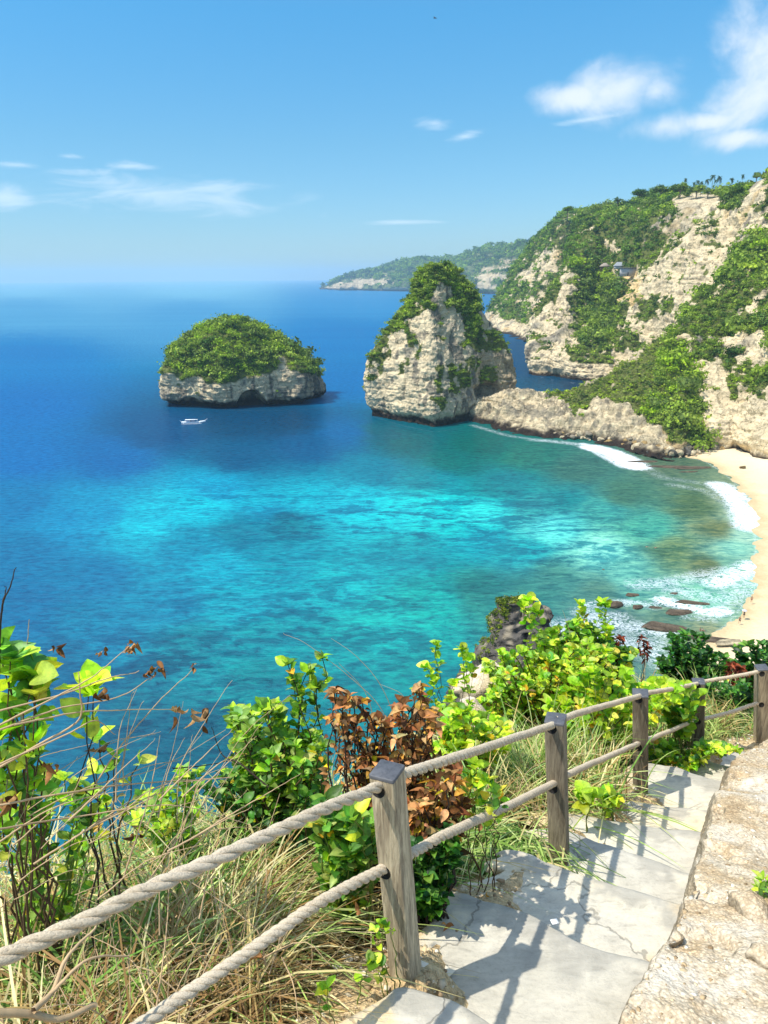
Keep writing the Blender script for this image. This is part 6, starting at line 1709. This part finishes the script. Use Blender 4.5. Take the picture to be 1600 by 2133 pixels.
shrub('vine', 'round leaved vine scrambling behind the second and third posts', base_at(1240, 1590, 5.0), crown_tips([(1250, 1420, 60, 30, 14), (1180, 1450, 50, 30, 10), (1270, 1500, 40, 40, 8), (1380, 1440, 50, 30, 12), (1340, 1420, 50, 20, 8)], 5.6, R_, .3), 'round', YG, .085, 6, STEMG, leafstart=.5, rosette=3, yellow=.06, wl=1.15)
shrub('vine', 'round leaved yellow green vine climbing the fourth post', base_at(1430, 1600, 5.75), crown_tips([(1425, 1475, 35, 45, 10), (1390, 1480, 25, 30, 6), (1370, 1570, 30, 30, 7)], 5.7, R_, .1), 'round', YG + DG_[2:4], .09, 6, STEMG, leafstart=.5, rosette=3, wl=1.15)
shrub('vine', 'low lime vine at the foot of the posts near the far end of the steps', base_at(1400, 1620, 5.45), crown_tips([(1400, 1590, 45, 22, 12), (1500, 1560, 40, 20, 10), (1450, 1600, 30, 15, 6)], 5.5, R_, .15), 'round', YG + DG_[2:3], .065, 8, STEMG, leafstart=.3, rosette=4)
shrub('dark_bush', 'dark glossy bush standing before the beach, left of the bare sand gap', base_at(1430, 1500, 8.6), crown_tips([(1430, 1345, 45, 28, 22), (1480, 1385, 55, 30, 22), (1410, 1390, 40, 25, 12)], 8.6, R_, .4), 'lance', DG_, .095, 24, STEM, leafstart=.35, rosette=8, wl=1.5, yellow=0)
shrub('dark_bush', 'dark glossy bush at the right edge behind the last post', base_at(1590, 1500, 8.4), crown_tips([(1580, 1360, 50, 18, 18), (1640, 1380, 50, 30, 14), (1560, 1400, 40, 20, 10), (1610, 1430, 40, 20, 8)], 8.4, R_, .4), 'lance', DG_, .095, 24, STEM, leafstart=.35, rosette=8, wl=1.5, yellow=0)
shrub('dark_bush', 'shaded low bush filling the gap under the last rope span', base_at(1530, 1540, 7.4), crown_tips([(1530, 1450, 50, 35, 16), (1500, 1500, 40, 25, 10), (1570, 1480, 30, 30, 8), (1480, 1430, 40, 20, 8)], 7.4, R_, .3), 'oval', DG_, .08, 13, STEM, leafstart=.3, rosette=5, yellow=0)
shrub('withered_plant', 'dark red brown withered plant by the last post', base_at(1520, 1500, 7.9), crown_tips([(1530, 1390, 16, 20, 7), (1550, 1420, 12, 16, 3)], 7.9, R_, .1), 'oval', RBR, .08, 8, DSTEM, leafstart=.5, rosette=4, curl=.8, leafmat=MAT_DEADLEAF, updir=-.3)
shrub('withered_plant', 'red brown withered seed head against the surf', base_at(1340, 1480, 7.4), [nY(1335, 1330, 7.4), nY(1345, 1340, 7.4), nY(1350, 1352, 7.4)], 'oval', RBR, .06, 8, DSTEM, bend=.01, leafstart=.85, rosette=6, curl=.8, leafmat=MAT_DEADLEAF, updir=-.4)
shrub('withered_plant', 'small red brown withered leaves in front of the taller leaf stalk', base_at(1290, 1480, 7.2), crown_tips([(1285, 1340, 18, 14, 5), (1305, 1375, 15, 12, 4)], 7.2, R_, .1), 'oval', RBR, .06, 7, DSTEM, bend=.02, leafstart=.75, rosette=5, curl=.8, leafmat=MAT_DEADLEAF, updir=-.4)
shrub('seedling', 'single small sprout growing from the gap beside the third post', base_at(1228, 1705, 3.75), [nY(1222, 1655, 3.75), nY(1232, 1662, 3.72), nY(1214, 1668, 3.75)], 'round', YG, .085, 2, STEMG, bend=0, leafstart=.7, rosette=4, cat='seedling', srad=.004)
shrub('seedling', 'second leafy sprout in the shaded gap left of the third post', base_at(1265, 1700, 3.95), crown_tips([(1262, 1665, 18, 14, 4)], 3.95, R_, .04), 'oval', YG + DG_[2:3], .09, 4, STEMG, leafstart=.4, rosette=4, cat='seedling')
shrub('seedling', 'small sprout with rounded leaves in front of the foot of the nearest post', base_at(800, 2020, 1.93), [nY(795, 1925, 1.93), nY(782, 1935, 1.95), nY(808, 1930, 1.92)], 'round', YG, .025, 2, STEMG, bend=0, leafstart=.75, rosette=3, cat='seedling', srad=.003)
shrub('seedling', 'tiny seedling on the sandy soil left of the nearest post foot', base_at(778, 2035, 1.9), [nY(776, 2005, 1.9), nY(786, 2012, 1.9)], 'round', YG + MG, .045, 2, STEMG, bend=0, leafstart=.5, rosette=3, cat='seedling', srad=.003)
shrub('seedling', 'tiny two leaved sprout alone on the sandy soil beside the lower rope', base_at(678, 2085, 1.72), [nY(682, 2058, 1.72), nY(672, 2064, 1.72)], 'oval', YG, .04, 1, STEMG, bend=0, leafstart=.7, rosette=3, cat='seedling', srad=.003)
shrub('seedling', 'upright tongue shaped green leaves at the foot of the fourth post', base_at(1452, 1610, 5.7), [nY(1450, 1560, 5.7), nY(1456, 1566, 5.68)], 'lance', DG_[2:4], .16, 1, STEMG, bend=0, leafstart=.1, rosette=3, cat='seedling')
q = BANK.reshape(-1, 3); dd = np.hypot(*(np.stack(proj(TW(q)), 1) - [1592, 1862]).T); bq = q[np.argmin(dd)]
shrub('seedling', 'little green weed growing on the crumbly bank at the right edge', bq, [bq + [0.0, .02, .06], bq + [.05, 0, .05], bq + [-.03, -.01, .04], bq + [.03, -.03, .03]], 'lance', YG + MG, .05, 6, STEMG, leafstart=.1, rosette=4, cat='weed', srad=.003)

# ---------- grass ----------------------------------------------------------------
STRAW = [s2l(c) for c in ((206, 190, 132), (188, 166, 108), (222, 208, 156), (170, 142, 90), (150, 118, 74))]
GRN = [s2l(c) for c in ((150, 172, 88), (124, 156, 66), (174, 190, 112), (104, 140, 60), (190, 200, 130), (132, 158, 100))]
BRG = [s2l(c) for c in ((120, 88, 54), (146, 110, 70), (98, 70, 44), (168, 134, 92))]
def blades(acc, P, L, az, lean, droop, w, cols, r, seg=7):
    N = len(P); t = np.linspace(0, 1, seg)
    rr_ = L[:, None] * (np.sin(lean)[:, None] * t + droop[:, None] * .62 * t ** 2)
    zz = L[:, None] * (np.cos(lean)[:, None] * t - droop[:, None] * .75 * t ** 2.2)
    kink = .10 * L[:, None] * r.normal(size=(N, 1)) * t ** 2
    dx, dy = np.cos(az)[:, None], np.sin(az)[:, None]
    C = np.stack([P[:, :1] + rr_ * dx - kink * dy, P[:, 1:2] + rr_ * dy + kink * dx, P[:, 2:] + zz], -1)
    tw = az + np.pi / 2 + r.normal(size=N) * .6
    sd_ = np.stack([np.cos(tw), np.sin(tw), .3 * r.normal(size=N)], -1)[:, None] * (w[:, None, None] * (np.sin(np.pi * (.12 + .88 * t)) ** .55)[None, :, None] + .0003)
    V = np.stack([C - sd_, C + sd_], 2).reshape(N, -1, 3)
    F = grid_faces(seg, 2); Fc = (F[None] + (np.arange(N) * seg * 2)[:, None, None]).reshape(-1, 4)
    col = np.repeat(cols, seg * 2, 0).reshape(N, seg * 2, 3) * (0.85 + .3 * np.repeat(t, 2))[None, :, None]
    acc.add(V.reshape(-1, 3), Fc, col.reshape(-1, 3))
def pickc(lst, n, r, a=.15):
    c = np.array(lst)[r.integers(len(lst), size=n)]; return c * (1 + a * r.normal(size=(n, 1)))
def grass_field(name, label, n, xr, yr, cond, Lr, cols, wr, seed, dro=(.3, 1.1), leanm=.45, azm=None, kind='stuff', cat='grass', tuft=14):
    r = np.random.default_rng(seed); acc = Acc()
    nt = n // tuft; X = r.uniform(*xr, size=nt * 6); Y = r.uniform(*yr, size=nt * 6)
    z, s, u = ground(X, Y); x_, y_ = proj(TW(np.stack([X, Y, z + .1], -1)))
    k = cond(s, u, X, Y, x_, y_); k = np.where(k)[0][:nt]
    X = np.repeat(X[k], tuft) + r.normal(size=len(k) * tuft) * .03; Y = np.repeat(Y[k], tuft) + r.normal(size=len(k) * tuft) * .03; z = np.repeat(z[k], tuft)
    N = len(X); L = r.uniform(*Lr, size=N); az = np.repeat(r.random(len(k)) * 6.28, tuft) + r.normal(size=N) * .8
    if azm is not None: az = azm + np.repeat(r.normal(size=len(k)) * .8, tuft) + r.normal(size=N) * .6
    L = L * np.repeat(.65 + .6 * r.random(len(k)), tuft)
    own = np.repeat(np.array(cols)[r.integers(len(cols), size=len(k))], tuft, 0)
    cl = np.where(r.random((N, 1)) < .6, own * (1 + .18 * r.normal(size=(N, 1))), pickc(cols, N, r)) * np.repeat(.8 + .45 * r.random((len(k), 1)), tuft, 0)
    blades(acc, np.stack([X, Y, z - .01], -1), L, az, np.abs(r.normal(size=N)) * leanm + .05, r.uniform(*dro, size=N), r.uniform(*wr, size=N), np.clip(cl, .01, 1), r)
    o = acc.build(name, MAT_GRASS, None, True, TW); tag(o, label, cat, kind=kind); return o
SANDP = [(560, 2200), (625, 2120), (690, 2010), (770, 1960), (800, 1900), (860, 1880), (900, 1850), (960, 1840), (1080, 1780), (1120, 1740), (1180, 1700), (1290, 1640), (1350, 1590), (1480, 1550), (1700, 1540), (1700, 2500), (500, 2500)]
inview0 = lambda x, y: (x > -250) & (x < 1750) & (y > 1400) & (y < 2400)
inview = lambda x, y: inview0(x, y) & ~in_poly(x, y, SANDP) & ~((y > 1880) & (x > 560) & (x < 1000))
grass_field('grass', 'dense dry straw and green grass covering the slope left of the fence', 12000, (-3.2, 1.2), (.2, 4.0), lambda s, u, X, Y, x, y: (s > .12) & (s < 1.9) & inview(x, y) & (x < 830), (.32, .72), STRAW + STRAW[:3] + STRAW[3:] + GRN[:2], (.002, .0042), 1, (.5, 1.4))
grass_field('grass', 'pale green long grass on the middle of the slope', 5000, (-3.0, .9), (.8, 4.2), lambda s, u, X, Y, x, y: (s > .5) & (s < 1.85) & inview(x, y) & (x > 60) & (x < 760), (.35, .75), GRN + STRAW[:1], (.003, .0055), 2, (.5, 1.2))
grass_field('long_grass', 'long arching straw coloured blades sweeping over the slope left of the fence', 4200, (-2.6, 1.0), (.5, 3.8), lambda s, u, X, Y, x, y: (s > .3) & (s < 1.8) & inview(x, y) & (x < 660), (.5, .95), STRAW[:3] + GRN[2:3] + GRN[4:5], (.0016, .0034), 6, (1.0, 1.9), .5, -1.9, tuft=10)
grass_field('dry_grass', 'matted brown dead grass low in the left corner', 7000, (-2.2, .3), (.2, 2.4), lambda s, u, X, Y, x, y: (s > .1) & (s < 1.1) & inview(x, y) & (y > 1800) & (x < 600), (.15, .45), BRG + BRG + STRAW[2:], (.0014, .003), 3, (.8, 1.8), .9)
grass_field('grass', 'straw and green grass growing behind the middle fence spans', 8000, (.2, 4.0), (2.9, 7.6), lambda s, u, X, Y, x, y: (s > .38) & (s < 1.7) & inview(x, y) & (x > 900), (.35, .8), STRAW + GRN, (.0028, .005), 4, (.4, 1.1), .4, 2.2)
grass_field('grass', 'short tufts of green grass behind the last posts', 1800, (2.6, 5.0), (5.6, 8.0), lambda s, u, X, Y, x, y: (s > .2) & (s < 1.3) & inview(x, y) & (x > 1460), (.25, .5), GRN + STRAW[:2], (.003, .005), 5)
def tuftgrass(px, py, Y, n, L, label, cols, seed, azm, azs, lean=(.1, .8), dro=(.6, 1.3), w=(.003, .0055), rad=.08):
    r = np.random.default_rng(seed); p = base_at(px, py, Y); acc = Acc()
    P = p + np.stack([r.normal(size=n) * rad, r.normal(size=n) * rad, np.zeros(n)], 1)
    blades(acc, P, r.uniform(*L, size=n), azm + azs * r.normal(size=n), r.uniform(*lean, size=n), r.uniform(*dro, size=n), r.uniform(*w, size=n), np.clip(pickc(cols, n, r), .01, 1), r, 9)
    o = acc.build('grass_tuft', MAT_GRASS, None, True, TW); tag(o, label, 'grass tuft'); return o
tuftgrass(1065, 1700, 3.3, 560, (.34, .6), 'big fountain of long green grass spilling past the second post', GRN + STRAW[:1], 1, -2.1, .7, (.1, .6), (.9, 1.5), rad=.11)
tuftgrass(1010, 1700, 3.2, 300, (.3, .55), 'arching grass clump over the lower rope between first and second posts', GRN, 2, -2.2, 1.0, (.1, .7), (.8, 1.4), rad=.12)
tuftgrass(1240, 1600, 4.35, 260, (.35, .6), 'straw coloured grass clump just right of the second post', STRAW + GRN[:2], 3, 2.2, 1.2, (.0, .5), (.2, .8), rad=.12)
tuftgrass(1110, 1600, 4.3, 420, (.55, .95), 'pale upright grass clump behind the top rope left of the second post', STRAW[:3] + GRN, 4, 1.0, 2.5, (.0, .6), (.3, 1.0), rad=.18)
tuftgrass(1185, 2150, 1.62, 3, (.16, .2), 'single thin green blade standing up at the bottom edge of the steps', [s2l((70, 96, 34))], 5, 1.57, .1, (.0, .05), (.0, .05), (.0025, .003), .002)
r = np.random.default_rng(9)

# ---------- dry stems and twigs ---------------------------------------------------
def arc(acc, pts, r0, r1, seed, jit=.004):
    r = np.random.default_rng(seed); C = crs(np.array(pts), 40); C[1:-1] += np.cumsum(r.normal(size=(38, 3)) * jit * .4, 0) * .3
    v, f = tube(C, np.linspace(r0, r1, 40), 5); acc.add(v, f)
def stemset(name, label, arcs, mat, heads=(), cat='dry stems', seed=1):
    acc = Acc(); lv = Leaves('oval'); r = np.random.default_rng(seed)
    first = None
    for k, (pl, r0, r1) in enumerate(arcs):
        P = [nY(*q) for q in pl]
        if first is None: first = P[0]
        arc(acc, P, r0, r1, seed * 50 + k)
    for (px, py, Y, n, ll) in heads:
        p = nY(px, py, Y)
        for _ in range(n):
            lv.add(p + r.normal(size=3) * ll * .25, r.normal(size=3) * .35 + np.array([0, 0, -.9]), r.normal(size=3), ll * .62 * (.6 + .6 * r.random()), np.array(BRN[r.integers(5)]) * .8, 1.3)
    root = empty(name, TW(first)); obs = [acc.build('stem', mat, None, True, TW)]
    if heads: obs.append(lv.build('withered_leaves', MAT_DEADLEAF, None, 1.0, seed))
    rebase(root, obs); tag(root, label, cat)
stemset('dry_stems', 'long bare tan stems arching from the left edge over the water, with withered tips', [
 ([(-40, 1620, 1.7), (60, 1560, 1.75), (160, 1500, 1.8), (165, 1440, 1.8), (163, 1400, 1.8)], .0042, .0015), ([(-40, 1530, 1.7), (80, 1470, 1.75), (190, 1410, 1.8), (270, 1345, 1.9)], .0035, .001),
 ([(-40, 1490, 1.7), (130, 1445, 1.8), (230, 1410, 1.85), (290, 1397, 1.9)], .003, .001), ([(0, 1520, 1.7), (120, 1475, 1.8), (250, 1450, 1.9), (325, 1405, 1.95)], .003, .001),
 ([(30, 1510, 1.7), (150, 1485, 1.8), (260, 1478, 1.9), (370, 1475, 2.0)], .003, .001), ([(200, 1630, 1.9), (260, 1540, 1.95), (330, 1460, 2.0), (400, 1395, 2.0)], .0028, .001),
 ([(-20, 1600, 1.65), (140, 1530, 1.75), (200, 1500, 1.8), (240, 1530, 1.85)], .003, .001), ([(230, 1700, 2.0), (262, 1560, 2.05), (280, 1440, 2.05)], .002, .0008), ([(255, 1640, 2.0), (262, 1560, 2.05), (300, 1460, 2.1)], .002, .0008),
 ([(60, 1700, 1.8), (180, 1640, 1.9), (330, 1600, 2.0), (470, 1520, 2.2)], .002, .0008), ([(-20, 1680, 1.7), (150, 1650, 1.8), (300, 1630, 2.0), (480, 1620, 2.2)], .0035, .0015), ([(-20, 1730, 1.6), (180, 1700, 1.8), (360, 1680, 1.9), (520, 1720, 2.0)], .003, .001),
 ([(70, 1800, 1.7), (200, 1720, 1.8), (320, 1660, 1.9)], .0035, .0015)], TWIG,
 ((271, 1340, 1.9, 9, .045), (312, 1398, 1.95, 5, .04), (327, 1393, 1.95, 5, .045), (213, 1352, 1.85, 4, .03), (112, 1355, 1.8, 4, .04), (372, 1478, 2.0, 5, .06), (410, 1476, 2.02, 6, .07), (402, 1385, 2.0, 4, .025), (218, 1440, 1.85, 5, .045), (100, 1605, 1.8, 5, .05), (200, 1560, 2.0, 4, .05), (20, 1660, 1.8, 6, .07), (285, 1730, 2.0, 5, .05)), seed=3)
stemset('bare_twig', 'dark forked twig standing at the left edge above the leaves', [([(-4, 1420, 1.9), (0, 1330, 1.9), (4, 1262, 1.9), (22, 1220, 1.9), (34, 1182, 1.9)], .0045, .0012), ([(4, 1262, 1.9), (8, 1240, 1.9), (9, 1222, 1.9)], .0025, .001)], DSTEM, seed=4, cat='twig')
stemset('bare_twig', 'thin pale upright twig between the left edge leaves and the water', [([(45, 1520, 1.95), (50, 1400, 1.95), (61, 1290, 1.95)], .003, .001)], TWIG, seed=5, cat='twig')
stemset('bare_twig', 'dark bare branch curving up left of the olive bush', [([(560, 1640, 2.8), (500, 1590, 2.85), (462, 1570, 2.9), (440, 1515, 2.9)], .005, .0015), ([(360, 1600, 2.6), (450, 1590, 2.8), (560, 1560, 3.0)], .003, .001)], DSTEM, seed=6, cat='twig')
stemset('grass_stalks', 'feathery dry grass stalks leaning over the water above the dead bush', [([(850, 1570, 3.2), (800, 1440, 3.2), (745, 1370, 3.2), (690, 1330, 3.2)], .002, .0008), ([(830, 1560, 3.2), (790, 1470, 3.2), (730, 1410, 3.2), (640, 1340, 3.2), (590, 1318, 3.2)], .002, .0008),
 ([(780, 1500, 3.2), (760, 1440, 3.2), (705, 1380, 3.2)], .0018, .0008), ([(870, 1520, 3.2), (840, 1450, 3.2), (790, 1425, 3.2)], .0018, .0008), ([(990, 1480, 5.0), (1010, 1400, 5.0), (1000, 1380, 5.0)], .002, .001)], TWIG, seed=7)
stemset('bare_twig', 'thin curved grey twigs against the surf between the leafy stalks', [([(1210, 1420, 6.5), (1190, 1330, 6.5), (1172, 1272, 6.5)], .005, .0015), ([(1160, 1400, 6.5), (1150, 1310, 6.5), (1140, 1275, 6.5)], .004, .001), ([(1340, 1480, 6.5), (1343, 1420, 6.5), (1345, 1370, 6.5)], .004, .002)], TWIG, seed=8, cat='twig')
stemset('fallen_branch', 'forked dry branch lying in the bottom left corner', [([(-40, 2110, 1.2), (60, 2115, 1.25), (130, 2125, 1.28), (200, 2095, 1.35)], .010, .007), ([(70, 2105, 1.25), (110, 2060, 1.32), (140, 1990, 1.4), (200, 1930, 1.5)], .008, .003), ([(100, 2075, 1.3), (180, 2000, 1.38), (270, 1990, 1.45)], .005, .002)], TWIG, seed=9, cat='branch')
def loose_stems():
    acc = Acc(); r = np.random.default_rng(77)
    for k in range(60):
        x0, y0, Y0 = r.uniform(-60, 420), r.uniform(1640, 1950), r.uniform(1.6, 2.3)
        L = r.uniform(120, 330); a = r.uniform(.25, 1.5)
        x1, y1 = x0 + L * math.cos(a), max(y0 - L * math.sin(a), 1400 + r.random() * 150)
        bow = r.uniform(-40, 40)
        arc(acc, [nY(x0, y0, Y0), nY((x0 + x1) / 2 - bow * .6, (y0 + y1) / 2 - abs(bow), Y0 + .08), nY(x1, y1, Y0 + .15)], r.uniform(.0012, .0032), .0006, 900 + k)
    o = acc.build('dry_stems', TWIG, None, True, TW); tag(o, 'many thin crossing dry stems rising out of the grass at the left', 'dry stems', kind='stuff')
loose_stems()
def tangle():
    acc = Acc(); r = np.random.default_rng(31)
    for k in range(1100):
        x0 = r.uniform(-60, 620) if k % 3 else r.uniform(950, 1450); Y0 = r.uniform(1.15, 2.5) if k % 3 else r.uniform(3.6, 5.6)
        py0 = (r.uniform(1650, 2100) if k % 2 else r.uniform(1850, 2120)) if k % 3 else r.uniform(1480, 1600)
        p = nY(x0, py0, Y0); g_, s_, u_ = ground(np.array([p[0]]), np.array([p[1]]))
        if s_[0] < .15 or s_[0] > 1.9: continue
        p = np.array([p[0], p[1], g_[0] + r.random() * .25])
        d = r.normal(size=3); d[2] = abs(d[2]) * .5 + .1; d /= np.linalg.norm(d); L = r.uniform(.15, .5)
        pts = [p, p + d * L * .5 + r.normal(size=3) * .04, p + d * L + r.normal(size=3) * .08 + np.array([0, 0, -.1 * L])]
        pts = crs(np.array(pts), 8); v, f = tube(pts, np.linspace(.003, .001, 8) * r.uniform(.4, 1.2), 4); acc.add(v, f)
    o = acc.build('twigs', TWIG, None, True, TW); tag(o, 'tangle of thin dry twigs through the grass', 'twigs', kind='stuff')
    lv = Leaves('oval')
    for k in range(260):
        X = r.uniform(-2, 1.0); Y = r.uniform(.6, 3.2); g_, s_, u_ = ground(np.array([X]), np.array([Y]))
        if s_[0] < -.1 or s_[0] > 1.5: continue
        lv.add(np.array([X, Y, g_[0] + .03 + .25 * r.random() * (s_[0] > .2)]), r.normal(size=3) + np.array([0, 0, -.5]), r.normal(size=3), r.uniform(.02, .055), np.array(BRN[r.integers(6)]))
    o = lv.build('leaf_litter', MAT_DEADLEAF, None, .7, 5); tag(o, 'fallen brown leaves caught in the grass and on the soil', 'leaf litter', kind='stuff')
tangle()

# ---------- dark rock pinnacle below -----------------------------------------------
def pinnacle():
    Y = 34.0
    prof = [(1250, 1090, 10, 10), (1258, 1088, 18, 18), (1275, 1086, 30, 32), (1300, 1084, 40, 44), (1330, 1086, 52, 62), (1370, 1100, 95, 110), (1420, 1110, 130, 150), (1500, 1120, 190, 210), (1620, 1130, 280, 300), (1900, 1150, 520, 560)]
    K = 90; R = 120; th = np.linspace(0, 2 * math.pi, K, endpoint=False)
    rings = []
    for py, cx_, wl_, wr_ in prof:
        c = nY(cx_, py, Y); zd = Y * math.cos(PITCH) - c[2] * math.sin(PITCH); s = zd / FPX
        w = np.where(np.cos(th) < 0, wl_, wr_) * s
        rings.append(np.stack([c[0] + w * np.cos(th), c[1] + .9 * (wl_ + wr_) * .5 * s * np.sin(th), np.full(K, c[2])], 1))
    G = crs(np.array(rings), R); n = np.stack([np.cos(th), np.sin(th), 0.3 + 0 * th], 1)[None] + 0 * G
    off = .55 * fbm(G / 2.2, 4) + .25 * ridged(G / .9, 3)
    G2 = G + n * (off * sstep(np.arange(R), 0, 12)[:, None])[..., None]
    t = fbm(G2 / 1.1 + 4, 4)[..., None]
    col = np.array(s2l((88, 84, 78))) * (1 + .4 * t); p = sstep(fbm(G2 / 1.8 + 44, 3), .12, .3)[..., None]; col = col * (1 - p) + GREY * .9 * p
    g = (sstep(G2[..., 2], rings[1][0, 2] - .35, rings[1][0, 2] + .3) * .0)[..., None]
    top = G2[0].mean(0) + [0, 0, .1]
    V = np.concatenate([G2.reshape(-1, 3), [top]]); fc = grid_faces(R, K, True); cap_ = np.stack([np.arange(K), np.full(K, R * K), np.roll(np.arange(K), -1)], 1)
    root = empty('rock_pinnacle', TW(G2[40].mean(0)))
    o = mesh_obj('rock', TW(V), [fc[:, ::-1], cap_[:, ::-1]], rock_mat('dark_rock', (.5, .5, 1.5), 3.0, .3, .8), np.concatenate([col.reshape(-1, 3), [GREY]]), None, True)
    r = np.random.default_rng(3); m = np.zeros((R, K)); m[:7, :] = .7; lf = (np.cos(th) < -.82); m[:70][:, lf] = 1
    idx = r.choice(R * K, 260, p=(m / m.sum()).ravel()); P = G2.reshape(-1, 3)[idx]
    vv, ff, cc = blobs(P, np.full(260, .13) * (.6 + .8 * r.random(260)), pick_greens(260, 8, None, bias=.25, tint=(1.15, 1, .9)), 26, .8, .5, seed=9)
    o2 = mesh_obj('grass_cover', TW(vv), ff, MAT_FARLEAF, cc); rebase(root, [o, o2])
    tag(root, 'dark grey rock pinnacle with grass on its left side, rising behind the thicket', 'rock')
pinnacle()
v, f, c = rock_mesh('outcrop', 55, None, 4, 0.9, tuple(PALE * .7), .4)
o = mesh_obj('outcrop', v, f, MAT_BANK, c, None, True); o.location = TW(nY(1018, 1432, 6.6)); o.scale = (.34, .3, .3); tag(o, 'pale rock showing through the lime thicket at its left', 'rock')
o = bpy.data.objects.new('outcrop', o.data); COL.objects.link(o); o.location = TW(nY(985, 1495, 5.6)); o.scale = (.2, .18, .2); o.rotation_euler = (0, 0, 2); tag(o, 'smaller pale stone beneath the rock in the thicket', 'rock')
